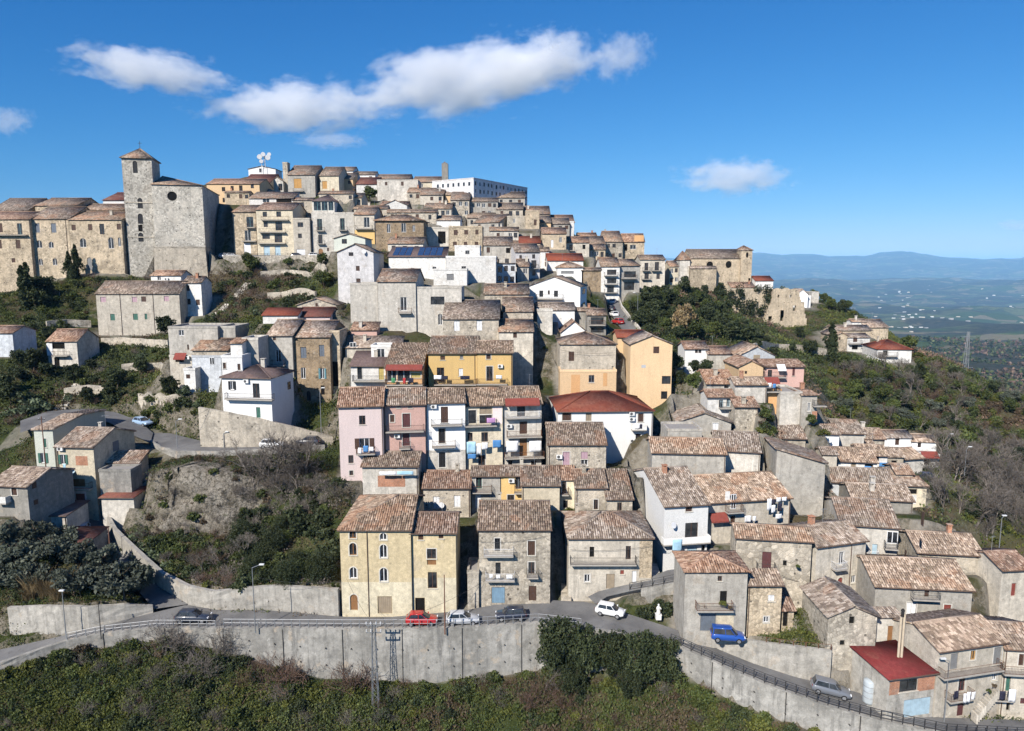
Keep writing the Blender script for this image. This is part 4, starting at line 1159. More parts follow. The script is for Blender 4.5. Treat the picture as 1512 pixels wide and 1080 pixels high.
T('grey house with a bushy balcony over a blue garage', 'grey_house', short='grey house with the bushy balcony')
b(76.3, 207, 574, 250, 608, 150, 'pyr', 'grey', 'warm', W=[('w:brown', 397, 282, 422, 312), ('o', 410, 370, 452, 448), ('b:rust', 275, 430, 492, 497), ('g:slate', 295, 503, 385, 606), ('x:cream', 388, 503, 490, 600)], ext=2)
T('tan brick cottage with a white shuttered square window', 'brick_cottage')
b(77, 576, 776, 327, 615, 252, 'shed', 'tan', 'pale', W=[('s:white', 693, 393, 732, 430), ('w:white', 667, 520, 697, 555)], ext=2)
T('brick lean-to with a sloping brick roof on the tan cottage', 'brick_leanto', 'lean-to')
b(77.8, 777, 846, 478, 600, 365, 'shed', 'tan', 'warm', W=[('o', 780, 485, 810, 580)], ext=2)
view(1132, 810)
T('rough stone hut with a rubble weighted roof', 'stone_hut', 'hut')
b(73.5, 366, 650, 395, 660, 335, 'gf', 'rubble', 'pale', dep=7, W=[('o', 485, 400, 518, 445), ('o', 430, 540, 460, 572)], ext=2)
b(75.2, 651, 790, 398, 640, 355, 'shed', 'lgrey', 'pale', W=[('D:wood', 710, 455, 745, 550)], ext=2)
T('low garage with a dark red flat roof and brick walls', 'brick_garage', 'garage', short='red roofed garage')
b(68.5, 718, 992, 742, 985, 655, 'shed', 'render', 'maroon', yaw=12, pitch=.16, dep=5.5, W=[('x:brick', 722, 768, 985, 845), ('w:black', 780, 772, 885, 840), ('g:lblue', 805, 882, 965, 985)], ext=2)
T('long two storey house with a railed gallery and washing', 'beige_house', short='gallery house')
b(70, 1016, 1400, 568, 1010, 395, 'gx', 'beige', 'pale', yaw=13, W=[('s:grey', 1080, 618, 1127, 712), ('w:orange', 1197, 600, 1227, 655), ('s:grey', 1333, 580, 1380, 680), ('b:rust', 1052, 668, 1398, 752), ('d:bordeaux', 1127, 760, 1165, 838), ('b', 1088, 828, 1226, 905), ('D:bordeaux', 1120, 895, 1160, 985), ('w:white', 1325, 725, 1352, 775),
  ('l:dark', 1095, 835, 1120, 880), ('l:white', 1150, 850, 1168, 905), ('l:white', 1172, 840, 1195, 900), ('l:white', 1200, 840, 1222, 885)], ext=2)
b(70.6, 1402, 1600, 585, 1010, 440, 'gx', 'beige', 'pale', yaw=-6, W=[('s:brown', 1480, 620, 1512, 690), ('b:rust', 1402, 668, 1598, 755), ('b', 1350, 838, 1460, 905), ('D:green', 1405, 755, 1432, 840), ('l:white', 1418, 825, 1460, 900), ('l:dark', 1360, 835, 1400, 890), ('o', 1408, 895, 1430, 955), ('s:bordeaux', 1490, 880, 1530, 915)], ext=2)
T('grey house with a broken sagging roof and loft balcony', 'grey_house', short='broken roofed grey house')
b(79.5, 640, 1212, 228, 420, 62, 'gx', 'grey', 'pale', yaw=-6, W=[('D:brown', 927, 235, 955, 285), ('b', 865, 250, 1026, 312), ('s:red', 1040, 330, 1083, 378), ('s:white', 822, 318, 878, 400)], ext=2)
T('beige house with an outside door beside the broken roof', 'beige_house')
b(81, 1385, 1560, 118, 420, 12, 'gx', 'beige', 'warm', yaw=6, W=[('D:red', 1437, 205, 1465, 280)], ext=2)
view(1132, 560)
T('small stone house with one thick tiled roof above the broken roof', short='thick roofed stone house')
b(85, 890, 1272, 1022, 1130, 905, 'gx', 'stone', 'pale', yaw=-8)
T('tall grey house with a caged balcony window and a wide roof', 'grey_house', short='caged balcony house')
b(88.5, 437, 778, 858, 1190, 708, 'gx', 'lgrey', 'pale', yaw=-12, W=[('w:white', 705, 895, 778 - 8, 965), ('b', 700, 945, 776, 1008), ('D:lblue', 618, 970, 650, 1060), ('b:white', 605, 1020, 660, 1060), ('o', 700, 1120, 740, 1175)], R=[('w:brown', 905, 790, 925, 855), ('w:brown', 805, 1010, 820, 1080)])
T('white cottage with one window on the garden terrace', 'white_house')
b(113, 238, 428, 318, 410, 262, 'gx', 'bwhite', 'pale', yaw=-8, W=[('w:white', 305, 345, 328, 370)])
T('grey cottage with a dark roof gap beside the white cottage', 'grey_house')
b(116, 415, 575, 316, 390, 240, 'gx', 'lgrey', 'pale', yaw=-6)
T('white house with a brown shuttered door at the outer edge of the cluster', 'white_house')
b(125.5, 692, 853, 342, 420, 300, 'gx', 'bwhite', 'pale', W=[('s', 755, 347, 780, 388)])
b(125, 855, 1000, 366, 445, 326, 'gx', 'bwhite', 'pale', yaw=-8, W=[('w:brown', 887, 372, 908, 402)])
T('low white house with a red awning beside the bare trees', 'white_house')
b(121, 918, 1015, 455, 510, None, 'flat', 'white', dep=4, W=[('n:red', 918, 440, 1016, 460), ('o', 925, 470, 960, 505)])
T('white alley house with a brown shutter and a blue tarpaulin', 'white_house', short='white alley house')
b(107.5, 412, 650, 482, 570, 405, 'gx', 'white', 'pale', yaw=-9, W=[('s:tan', 495, 492, 523, 545), ('s', 465, 470, 488, 490), ('l:blue', 572, 510, 612, 560), ('o', 575, 500, 625, 555)])
T('tiled cottage with a wide pale roof in the lower cluster', 'cottage')
b(111.5, 545, 712, 445, 520, 388, 'gx', 'white', 'pale', yaw=-9, W=[('o', 640, 460, 660, 500), ('l:blue', 660, 490, 715, 515)])
T('small white shed with a low pale roof in the lower cluster', 'shed', 'shed')
b(105.5, 652, 742, 555, 600, 525, 'shed', 'cream', 'pale')
T('grey cottage with a sloping roof near the red awning', 'grey_house')
b(116, 800, 920, 465, 575, 402, 'gx', 'lgrey', 'pale', yaw=12)
T('long pale wall house with a strip of tiles along its top', 'blue_house')
b(103, 385, 742, 605, 700, 525, 'gx', 'blue', 'pale', yaw=-9, dep=5)
T('cream house with a dark strip opening at the edge of the cluster', 'cream_house')
b(101.5, 720, 942, 624, 745, 572, 'gx', 'cream', 'pale', yaw=-5, dep=6, W=[('o', 745, 645, 885, 675), ('x:white', 850, 680, 880, 735)])
T('tiled cottage with two chimneys in front of the long pale wall', 'cottage', short='cottage with two chimneys')
b(96.5, 505, 862, 705, 770, 620, 'gx', 'dgrey', 'pale', yaw=-9, chim=2)
for (D, a, c, t_, bb, r, cl) in [(120, 575, 695, 348, 420, 290, 'stone'), (118, 560, 640, 400, 450, 330, 'beige'), (114.5, 715, 805, 455, 560, 405, 'stone'), (106, 330, 415, 440, 500, 402, 'beige'), (109.5, 80, 230, 345, 400, 258, 'stone'), (104, 765, 860, 555, 600, 500, 'beige')]:
    T('low %s cottage with a pale tile roof wedged into the lower cluster' % CW[cl], 'cottage', 'house', LOOK)
    b(D, a, c, t_, bb, r, 'gx', cl, 'pale', yaw=-7, auto=(1, 1, ['w:brown', 'o']))
# --- far right: church, ruin, houses on the spur
view(980, 330, 2.842)
T('old stone church with a bell tower on the spur', 'church', 'church')
b(252, 112, 326, 146, 290, 110, 'gx', 'tan', 'old', dep=12, W=[('O', 180, 160, 207, 190), ('O', 260, 158, 285, 188), ('s', 315, 240, 326, 262)], ext=8)
b(249, 112, 222, 188, 285, 180, 'shed', 'ruin', 'pale', ext=8)
b(251, 327, 373, 112, 260, 94, 'hip', 'tan', 'old', dep=8, W=[('O', 345, 122, 356, 145), ('o', 355, 230, 364, 250)], ext=8)
b(251, 68, 111, 152, 285, 112, 'pyr', 'lgrey', 'old', dep=8, W=[('d:brown', 83, 220, 97, 262)], ext=8)
T('low apse and sacristy with orange roofs behind the church tower', 'sacristy', 'house')
b(244, 285, 385, 268, 295, 248, 'shed', 'cream', 'warm', ext=6)
b(248, 386, 460, 240, 280, 222, 'gx', 'white', 'red', ext=6)
T('bright white house on the skyline beyond the ruin', 'white_house')
b(238, 558, 606, 296, 352, 275, 'gf', 'bwhite', 'pale', dep=7, ext=6)
b(240, 580, 618, 308, 352, None, 'flat', 'bwhite', dep=6, W=[('w:brown', 590, 318, 605, 330)], ext=6)
T('small grey hut at the end of the spur skyline', 'grey_house')
b(246, 622, 652, 292, 330, None, 'flat', 'lgrey', dep=5, ext=6)
T('long low stone house with a tiled roof in the spur hamlet', short='long low spur house')
b(194, 712, 872, 448, 480, 428, 'gx', 'tan', 'pale', ext=5)
T('stone gabled house of the spur hamlet', 'stone_house')
b(187, 722, 772, 470, 535, 458, 'gf', 'ruin', 'pale', ext=5, W=[('s', 735, 478, 742, 490)])
T('white house with a balcony in the spur hamlet', 'white_house')
b(187, 772, 866, 478, 540, 462, 'gx', 'white', 'pale', ext=5, dep=6, W=[('s', 795, 475, 812, 498), ('b', 780, 490, 835, 508), ('o', 790, 512, 815, 530)])
T('small white house with a grey roof behind the spur hamlet', 'white_house')
b(202, 790, 850, 412, 450, 402, 'gx', 'white', 'pale', ext=5)
T('large stone house with a long tiled roof in the spur hamlet', 'stone_house')
b(199, 852, 944, 436, 490, 404, 'gx', 'ruin', 'pale', ext=5)
T('white villa with a red hipped roof among the trees', 'white_villa', 'villa')
b(174, 898, 1042, 528, 580, 488, 'hip', 'white', 'red', ext=4, yaw=-8, W=[('b', 905, 540, 985, 560), ('o', 920, 535, 940, 555)])
# --- convent and church on the left
view(0, 190)
T('tall stone church with bell tower and blank windowless nave', 'church', 'church')
b(192, 712, 888, 168, 870, 118, 'pyr', 'lstone', 'old', yaw=13, dep=8.4, ov=.5, W=[('A:black', 780, 190, 808, 262), ('A:black', 808, 408, 838, 470), ('A:black', 810, 500, 840, 560), ('o', 812, 566, 838, 605), ('A:black', 812, 612, 843, 665)], ext=6)  # tower openings are black panels, the shade inside put into their paint
b(192.4, 889, 1186, 330, 700, 284, 'hipr', 'lstone', 'old', yaw=13, dep=26, frac=.5, pitch=.3, W=[('O:black', 982, 370, 1040, 425)], ext=6)
b(191.2, 905, 1206, 702, 965, None, 'flat', 'stone', yaw=13, dep=14, ext=4, bat=.12)
T('long tan stone convent wing with deep set windows', 'convent', 'convent')
b(190, 402, 712, 535, 850, 488, 'gx', 'tan', 'old', W=[('s', 420, 565, 445, 598), ('s', 518, 562, 542, 598), ('d:brown', 585, 560, 613, 622), ('s', 686, 560, 710, 594), ('a:white', 470, 645, 506, 698), ('a:white', 637, 640, 668, 705), ('a:white', 694, 640, 718 - 8, 692), ('A:grey', 512, 757, 540, 830)], ext=8)
T('convent wing with a long eaves line beside the drainpipe', 'convent', 'convent')
b(190.3, 170, 400, 530, 880, 462, 'gx', 'tan', 'old', W=[('s:slate', 207, 557, 233, 612), ('s:slate', 300, 557, 330, 612), ('a:white', 215, 657, 247, 702), ('a:white', 287, 665, 315, 702), ('a:white', 228, 765, 252, 803), ('a:white', 310, 763, 336, 803)], pipe=(175, 398), ext=8)
T('outermost convent wing with a corbelled balcony and arched gate', 'convent', 'convent')
b(189, -180, 168, 532, 1062, 490, 'gx', 'tan', 'warm', W=[('d:teal', 102, 557, 130, 622), ('b', -60, 595, 150, 628), ('s', -10, 557, 15, 610), ('s', 93, 655, 120, 705), ('s', -10, 655, 10, 705), ('s', 68, 762, 90, 787), ('A:slate', 8, 995, 80, 1066)], ext=8)
for (D, a, c, t_, bb, r) in [(198, -60, 160, 480, 520, 412), (200, 205, 440, 452, 500, 410), (201, 440, 720, 478, 520, 445)]:
    T('rear convent range of which only the tiled roof shows', 'convent', 'convent', 'roofs of the rear convent ranges')
    b(D, a, c, t_, bb, r, 'gx', 'tan', 'old', ext=8)
T('white gabled house behind the church tower', 'white_house')
b(214, 604, 730, 420, 500, 378, 'gx', 'bwhite', 'dred', ext=6)
T('long grey barn house with green shuttered windows below the church', 'grey_house', short='grey barn house')
b(166, 562, 1052, 968, 1210, 898, 'gx', 'beige', 'old', dep=9, W=[('s:pink', 590, 990, 622, 1020), ('s:pink', 775, 990, 805, 1020), ('s', 830, 987, 858, 1018), ('s:pink', 963, 985, 992, 1015), ('s:green', 648, 1090, 675, 1128), ('s:green', 782, 1088, 810, 1125), ('s:green', 850, 1088, 865, 1122)], pipe=(712, 905))
T('low white house with a sloping roof at the foot of the church', 'white_house')
b(175, 886, 1062, 862, 920, 835, 'gx', 'white', 'warm', dep=6, W=[('w:white', 925, 870, 945, 892), ('c', 965, 875, 995, 895)])
T('dark shuttered house in the shade of the church buttress', 'white_house')
b(170, 1075, 1180, 905, 1100, 870, 'gx', 'white', 'old', dep=6, auto=(2, 2, ['s', 'w:brown']))
# --- left middle
view(0, 440)
T('small isolated house with an awninged porch among the trees', 'stone_house')
b(148, 275, 450, 253, 415, 185, 'gx', 'lgrey', 'warm', dep=8, W=[('o', 290, 265, 380, 300), ('s:white', 275, 268, 310, 340), ('b:rust', 300, 310, 392, 345), ('o', 320, 350, 350, 405)])
T('pale blue house cut by the edge beneath the convent', 'blue_house')
b(142, -90, 72, 205, 340, 165, 'gx', 'blue', 'warm', dep=7)
T('pale green house with dark green shutters on the lower lane', 'green_house')
b(106, 197, 308, 772, 1170, 685, 'gx', 'green', 'pale', dep=14, frac=.55, W=[('s:green', 255, 827, 273, 880), ('v:white', 240, 912, 268, 970, 'green')])
T('pinkish beige house with a wooden balcony room on the lane', 'beige_house', short='pinkish beige house')
b(101, 330, 547, 872, 1245, 762, 'gx', 'cream', 'pale', dep=10, yaw=-4, W=[('v:white', 358, 922, 385, 978, 'green'), ('x:brick', 445, 930, 515, 985), ('c', 345, 870, 378, 898), ('s:wood', 420, 1065, 500, 1110), ('b:rust', 340, 1085, 520, 1130), ('o', 350, 1060, 400, 1110), ('D:red', 445, 1150, 500, 1220), ('x:pink', 420, 1135, 510, 1235), ('n:lblue', 330, 1035, 420, 1050), ('l:lblue', 375, 975, 390, 1005)], R=[('s:slate', 665, 835, 695, 905)])
T('stone lean-to with a narrow tiled roof behind the pinkish house', 'lean_to', 'lean-to')
b(103.5, 580, 818, 965, 1090, 905, 'shed', 'tan', 'pale', W=[('s', 708, 965, 722, 997)])
view(0, 680, 3.78)
T('grey house with dark shutters at the near end of the lane', 'grey_house')
b(91, -60, 150, 138, 300, 35, 'gx', 'dgrey', 'pale', yaw=-8, dep=8, W=[('s', 65, 155, 95, 195), ('B:white', -40, 190, 30, 245)], R=[('s', 180, 115, 200, 160), ('s', 190, 215, 210, 250)])
T('plain white garage with a sloping dark roof by the lane', 'white_garage', 'garage')
b(94, 165, 370, 305, 395, 250, 'shed', 'lgrey', 'plum', dep=5)
T('shed with a rusty red sheet roof weighed down by stones', 'rusty_shed', 'shed')
b(90.5, 195, 478, 462, 480, 395, 'shed', 'concrete', 'dred', pitch=.1, dep=5)
T('little hut with a rusty tin roof on top of the retaining wall', 'rusty_hut', 'hut')
b(98.5, 565, 745, 205, 250, 150, 'shed', 'lgrey', 'dred', dep=4)
T('windowless concrete annex under the tin roofed hut', 'concrete_annex', 'annex')
b(100.2, 552, 728, 65, 190, None, 'flat', 'concrete', dep=3)
view(220, 440)
T('white house with a hipped dark roof above the hairpin road', 'white_house', short='white house above the hairpin')
b(112, 427, 714, 466, 715, 395, 'hip', 'bwhite', 'plum', dep=8, yaw=-8, W=[('v:white', 478, 490, 500, 540, 'black'), ('d:brown', 610, 503, 650, 588), ('c', 560, 478, 590, 500), ('b', 440, 555, 722, 603), ('D:green', 630, 643, 655, 705)], R=[('w:brown', 815, 490, 830, 540)])
b(114, 425, 546, 352, 600, None, 'flat', 'bwhite', dep=5, W=[('s', 435, 382, 452, 417), ('s', 520, 388, 537, 425)])
b(116, 478, 546, 265, 360, 238, 'shed', 'white', 'warm', dep=3)
T('plain grey stair tower rising behind the hairpin white house', 'grey_house')
b(118, 547, 640, 248, 480, None, 'flat', 'lgrey', dep=5)
T('tall brown stone house with an arched door and blue shutters', 'brown_house', short='tall brown stone house')
b(124, 845, 1060, 228, 615, 135, 'gx', 'brown', 'pale', W=[('s:slate', 890, 290, 925, 355), ('s:slate', 1000, 277, 1030, 345), ('w:white', 893, 410, 920, 475), ('v:white', 1008, 415, 1030, 475, 'teal'), ('A:black', 925, 548, 950, 605), ('s', 875, 528, 895, 575), ('o', 1010, 515, 1032, 570)])
b(125.5, 1062, 1118, 205, 530, None, 'flat', 'tan', dep=6, W=[('o', 1068, 375, 1112, 520)])
T('grey plaster house with one black balcony beside the brown stone house', 'grey_house')
b(123.3, 692, 840, 220, 455, 128, 'gx', 'grey', 'pale', W=[('d:white', 745, 305, 775, 378), ('b', 714, 345, 792, 402), ('s', 728, 232, 745, 250)])
T('house with an orange flat roof above the grey balcony house', 'white_house')
b(134, 668, 872, 100, 150, 62, 'shed', 'white', 'red')
T('pinkish house with a dark brown roof beside the orange flat roof', 'pink_house')
b(136, 873, 1062, 108, 160, 58, 'gx', 'pink', 'dred', W=[('w:brown', 935, 130, 965, 150), ('w:brown', 1010, 130, 1040, 150)])
T('stone house with a shallow gable below the scrubby slope', 'stone_house')
b(141, 870, 1100, 40, 70, 2, 'gf', 'stone', 'pale', dep=7, W=[('s', 978, 30, 992, 50)])
T('wide grey concrete house with few small windows', 'grey_house')
b(130.5, 112, 402, 180, 360, None, 'flat', 'grey', dep=8, W=[('w:white', 175, 190, 205, 222), ('s', 225, 275, 235, 305)])
b(131.5, 404, 506, 178, 300, None, 'flat', 'grey', dep=7)
T('light blue washed house with a patched roof on the slope', 'blue_house')
b(126.5, 255, 460, 306, 350, 240, 'gx', 'stone', 'old', ext=1)
b(126.2, 252, 422, 351, 550, None, 'flat', 'blue', dep=3, W=[('w:white', 357, 350, 385, 392)])
T('beige house with a red awning under the grey concrete house', 'beige_house')
b(128, 120, 250, 348, 540, None, 'flat', 'beige', dep=4, W=[('n:red', 142, 335, 210, 358), ('o', 155, 358, 205, 378), ('c', 215, 340, 240, 362)])
T('white porch cube with one small window below the blue house', 'white_house')
b(124, 203, 270, 427, 550, None, 'flat', 'white', dep=3, W=[('s', 218, 450, 242, 475)])

# --- infill of the upper town
view(640, 220)
T('stone house with a long tiled roof behind the flat white terraces', 'stone_house')
b(147, 300, 560, 852, 905, 795, 'gx', 'stone', 'old')
T('rounded grey wall house in the shaded alley below the white gable', 'grey_house')
b(141.5, 610, 700, 955, 1090, None, 'flat', 'lgrey', dep=5)
view(320, 220)
T('house with a faded red roof behind the peach house', 'peach_house')
b(240, 150, 312, 197, 240, 152, 'gx', 'peach', 'dred')
view(0, 0, 1)
for (D, a, c, t_, bb, r, cl, tl) in [(231, 733, 772, 309, 345, 300, 'stone', 'old'), (233, 774, 812, 316, 352, 305, 'grey', 'old'), (236, 814, 848, 329, 362, 318, 'stone', 'warm'), (184, 714, 756, 362, 395, 350, 'grey', 'old'), (221, 760, 798, 338, 360, 330, 'beige', 'warm'), (226, 690, 730, 322, 350, 313, 'beige', 'old'),
                              (198, 758, 800, 366, 392, 356, 'stone', 'old'), (206, 835, 870, 358, 380, 350, 'beige', 'warm'), (244, 668, 720, 300, 330, 292, 'stone', 'old'), (248, 720, 775, 292, 330, 284, 'grey', 'old'), (238, 640, 690, 304, 335, 295, 'grey', 'old'), (230, 560, 600, 306, 335, 298, 'stone', 'warm')]:
    cl = vary(a, c)
    T('weathered %s house wedged under the institution with a %s tile roof' % (CW[cl], {'old': 'brown', 'warm': 'reddish'}[tl]), 'stone_house', 'house', LOOK)
    b(D, a, c, t_, bb, r, 'gx', cl, tl, auto=(max(2, int((c - a) / 12)), 2, ['s', 'w:brown', 'd:brown', 'o']))
# ------------------------------------------------------------------ ground
CP = []                                   # control points (x, y, z)
def cpz(lst):
    for (px, py, z) in lst: CP.append(PZ(px, py, z))
def cpd(lst):
    for (px, py, D) in lst: CP.append(PD(px, py, D))
def dens(pts, step=1.5):
    out = []
    for a, c in zip(pts[:-1], pts[1:]):
        a, c = np.array(a, float), np.array(c, float)
        n = max(1, int(np.linalg.norm((c - a)[:2]) / step))
        for i in range(n): out.append(a + (c - a) * i / n)
    out.append(np.array(pts[-1], float))
    return np.array(out)
def byx(pts, xs):                         # polyline resampled at given x
    pts = np.array(sorted([tuple(p) for p in pts]))
    return np.stack([xs, np.interp(xs, pts[:, 0], pts[:, 1]), np.interp(xs, pts[:, 0], pts[:, 2])], 1)

# lower road: front edge (top of the retaining wall) and back edge
FE = [PZ(*p) for p in [(-120, 1012, -3.2), (0, 981, -2.2), (99, 948, -1.1), (149, 938, -.6), (231, 929, -.1), (331, 930, 0), (500, 931, 0), (640, 931, 0), (796, 922, .1), (880, 932, 0), (993, 953, -.5), (1073, 989, -1.5), (1136, 1015, -2.4), (1224, 1046, -3.6), (1300, 1067, -4.4), (1400, 1088, -5.0), (1640, 1100, -5.6)]]
BE = [PZ(*p) for p in [(-120, 975, -3.0), (0, 960, -2.0), (99, 938, -1.0), (132, 929, -.6), (228, 905, .15), (278, 893, .3), (317, 901, .1), (400, 902, .05), (500, 911, 0), (560, 913, 0), (680, 903, .1), (740, 892, .3), (800, 886, .5), (870, 890, .5), (930, 908, .1), (1013, 935, -.3), (1055, 953, -1.2), (1111, 978, -2.0), (1196, 1006, -3.1), (1272, 1024, -3.8), (1298, 1041, -4.2), (1383, 1060, -4.9), (1640, 1068, -5.5)]]
XA, XB = FE[0][0], FE[-1][0]
RX = np.arange(XA, XB, 1.0)
FEr, BEr = byx(FE, RX), byx(BE, RX)
FOOTZ = [(0, -3.2), (99, -2.4), (231, -1.6), (331, -2.6), (400, -4.6), (470, -6.0), (640, -6.5), (796, -6.0), (993, -3.6), (1073, -5.2), (1136, -6.2), (1224, -7.6), (1400, -9.5)]
_fx = [PZ(p, 930, 0)[0] for p, _ in FOOTZ]
footz = np.interp(RX, _fx, [z for _, z in FOOTZ])
for i in range(0, len(RX)):
    y = FEr[i, 1]
    CP.append((RX[i], y + .05, footz[i])); CP.append((RX[i], y - 1.2, footz[i] - .3))
    CP.append((RX[i], y + 1.6, FEr[i, 2] - .3)); CP.append((RX[i], BEr[i, 1], BEr[i, 2] - .1))
    if i % 3 == 0:
        for dy in (4, 9, 16, 28, 45): CP.append((RX[i], y - dy, footz[i] - .55 * dy - 1.0 + 1.2 * math.sin(RX[i] * .21 + dy)))
# lane climbing to the left houses, and the wall beside it
W2F = [PZ(*p) for p in [(148, 764, 5.2), (169, 807, 3.2), (206, 844, 1.6), (239, 870, .8), (278, 893, .35), (317, 901, .1), (400, 902, .05), (500, 910, .0)]]
W2H = [2.2, 2.6, 2.6, 2.2, 2.4, 2.4, 3.2, 3.4]
LL = [PZ(*p) for p in [(112, 770, 5.4), (128, 797, 3.9), (160, 832, 2.3), (195, 864, 1.2), (228, 900, .3)]]
W2d = dens(W2F, 1.2)
W2hd = np.interp(W2d[:, 0], [p[0] for p in W2F], W2H)
def normals2(P):
    d = np.gradient(P[:, :2], axis=0); d /= np.linalg.norm(d, axis=1)[:, None]
    return np.stack([-d[:, 1], d[:, 0]], 1)          # left of travel
W2n = normals2(W2d)
for p, hgt, n in zip(W2d, W2hd, W2n):
    CP.append((p[0] - n[0] * .3, p[1] - n[1] * .3, p[2] - .15)); CP.append((p[0] + n[0] * 1.3, p[1] + n[1] * 1.3, p[2] + hgt - .1))
for p in dens(LL, 1.5): CP.append((p[0], p[1], p[2] - .15)); CP.append((p[0] - 1.5, p[1] - .6, p[2] - .3))
# wall left of the junction, olive grove behind it
W3F = [PZ(*p) for p in [(15, 937, -1.5), (70, 934, -1.0), (132, 929, -.6), (185, 916, -.2), (226, 903, .2)]]
W3H = [3.4, 3.3, 2.8, 2.0, .7]
W3d = dens(W3F, 1.2); W3hd = np.interp(W3d[:, 0], [p[0] for p in W3F], W3H); W3n = normals2(W3d)
for p, hgt, n in zip(W3d, W3hd, W3n):
    CP.append((p[0] - n[0] * .3, p[1] - n[1] * .3, p[2] - .1)); CP.append((p[0] + n[0] * 1.3, p[1] + n[1] * 1.3, p[2] + hgt - .1))
cpz([(100, 870, 2.2), (30, 860, 2.0), (160, 870, 1.6), (60, 830, 3.0), (10, 800, 3.6), (-60, 860, 1.5), (100, 830, 3.0), (-100, 790, 3.5), (60, 780, 4.5)])
# cliff under the hairpin
cpd([(225, 790, 96.5), (260, 790, 96.5), (300, 790, 96), (340, 790, 96), (235, 690, 100.5), (270, 688, 101), (305, 690, 101), (345, 695, 101.5), (240, 740, 98.4), (280, 740, 98.6), (320, 740, 98.6),
     (200, 760, 99), (190, 790, 95), (260, 830, 90.5), (330, 830, 90), (400, 830, 89), (460, 830, 88), (400, 770, 95), (450, 760, 95), (400, 710, 101.5), (450, 710, 101), (490, 720, 99), (500, 780, 91), (510, 740, 96)])
# hairpin road
HF = [PZ(*p) for p in [(222, 655, 13.6), (236, 664, 13.5), (262, 671, 13.5), (320, 672, 13.5), (386, 668, 13.5), (440, 664, 13.5), (480, 662, 13.3)]]
HB = [PZ(*p) for p in [(224, 640, 13.8), (250, 640, 13.8), (290, 650, 13.8), (330, 658, 13.7), (386, 655, 13.7), (440, 652, 13.6), (480, 651, 13.4)]]
HW = [PZ(*p) for p in [(296, 660, 13.7), (340, 661, 13.7), (400, 660, 13.6), (471, 656, 13.5), (492, 655, 13.4)]]
HWH = [6.4, 5.6, 4.2, 1.9, 1.0]
for p in list(dens(HF, 1.5)): CP.append((p[0], p[1] - .2, p[2] - .3))
for p in list(dens(HB, 1.5)): CP.append((p[0], p[1], p[2] - .15))
HWd = dens(HW, 1.2); HWhd = np.interp(HWd[:, 0], [p[0] for p in HW], HWH)
for p, hgt in zip(HWd, HWhd):
    CP.append((p[0], p[1] - .1, p[2] - .1)); CP.append((p[0], p[1] + 1.5, p[2] + hgt - .1))
# lane behind the left houses
KF = [PZ(*p) for p in [(30, 640, 15.5), (70, 625, 16), (120, 618, 16), (160, 624, 15.6), (190, 640, 14.8), (222, 655, 13.8)]]
KB = [PZ(*p) for p in [(30, 622, 15.8), (70, 608, 16.3), (120, 604, 16.3), (170, 609, 15.9), (205, 622, 15.0), (226, 640, 14)]]
for p in list(dens(KF, 2)) + list(dens(KB, 2)): CP.append((p[0], p[1], p[2] - .2))
# lane to the big white house
MF = [PZ(*p) for p in [(880, 893, .6), (896, 882, 1.0), (930, 874, 1.7), (980, 865, 2.6), (1012, 858, 3.2), (1030, 850, 3.6)]]
MBk = [PZ(*p) for p in [(868, 882, .9), (884, 874, 1.3), (920, 865, 2.1), (956, 855, 2.9), (985, 843, 3.8), (1020, 838, 4.1)]]
for p in list(dens(MF, 1.5)): CP.append((p[0], p[1] + .6, p[2] - .2)); CP.append((p[0] + .3, p[1] - .7, min(p[2] - 1.0, .4)))
for p in list(dens(MBk, 1.5)): CP.append((p[0], p[1], p[2] - .15))
cpz([(950, 905, .2), (985, 900, .4), (1005, 915, .1)])
# terrace with the blue car
TW = [PZ(*p) for p in [(1020, 950, -.7), (1055, 958, -1.3), (1111, 980, -2.0), (1170, 998, -2.7), (1225, 1010, -3.2)]]
TWT = [.2, .5, .6, .6, .6]
for p, zt in zip(dens(TW, 1.2), np.interp(dens(TW, 1.2)[:, 0], [q[0] for q in TW], TWT)):
    CP.append((p[0], p[1] - .1, p[2] - .1)); CP.append((p[0], p[1] + 1.4, zt - .05))
cpz([(1040, 938, .4), (1075, 945, .6), (1110, 940, .9), (1150, 950, .8), (1180, 930, 1.2), (1200, 950, .9), (1170, 905, 1.8), (1215, 905, 2.0), (1260, 990, -2.4), (1290, 985, -2)])
# upper road on the right
UF = [PD(*p) for p in [(955, 425, 216), (925, 436, 200), (914, 444, 190), (918, 456, 180), (930, 472, 170), (945, 490, 161)]]
UB = [PD(*p) for p in [(950, 420, 221), (912, 432, 204), (900, 444, 190), (900, 458, 180), (908, 474, 170), (922, 492, 160)]]
for p in list(dens(UF, 3)) + list(dens(UB, 3)): CP.append((p[0], p[1], p[2] - .2))
# square by the church
PF = [PD(*p) for p in [(330, 381, 190), (380, 382, 192), (440, 381, 193), (495, 381, 194)]]
PB = [PD(*p) for p in [(330, 377, 201), (380, 377, 201.5), (440, 377.5, 200.5), (495, 377.5, 200.5)]]
for p in list(dens(PF, 3)) + list(dens(PB, 3)): CP.append((p[0], p[1], p[2] - .15))
for p in dens(PF, 3): CP.append((p[0], p[1] - 1.6, p[2] - 4.5))
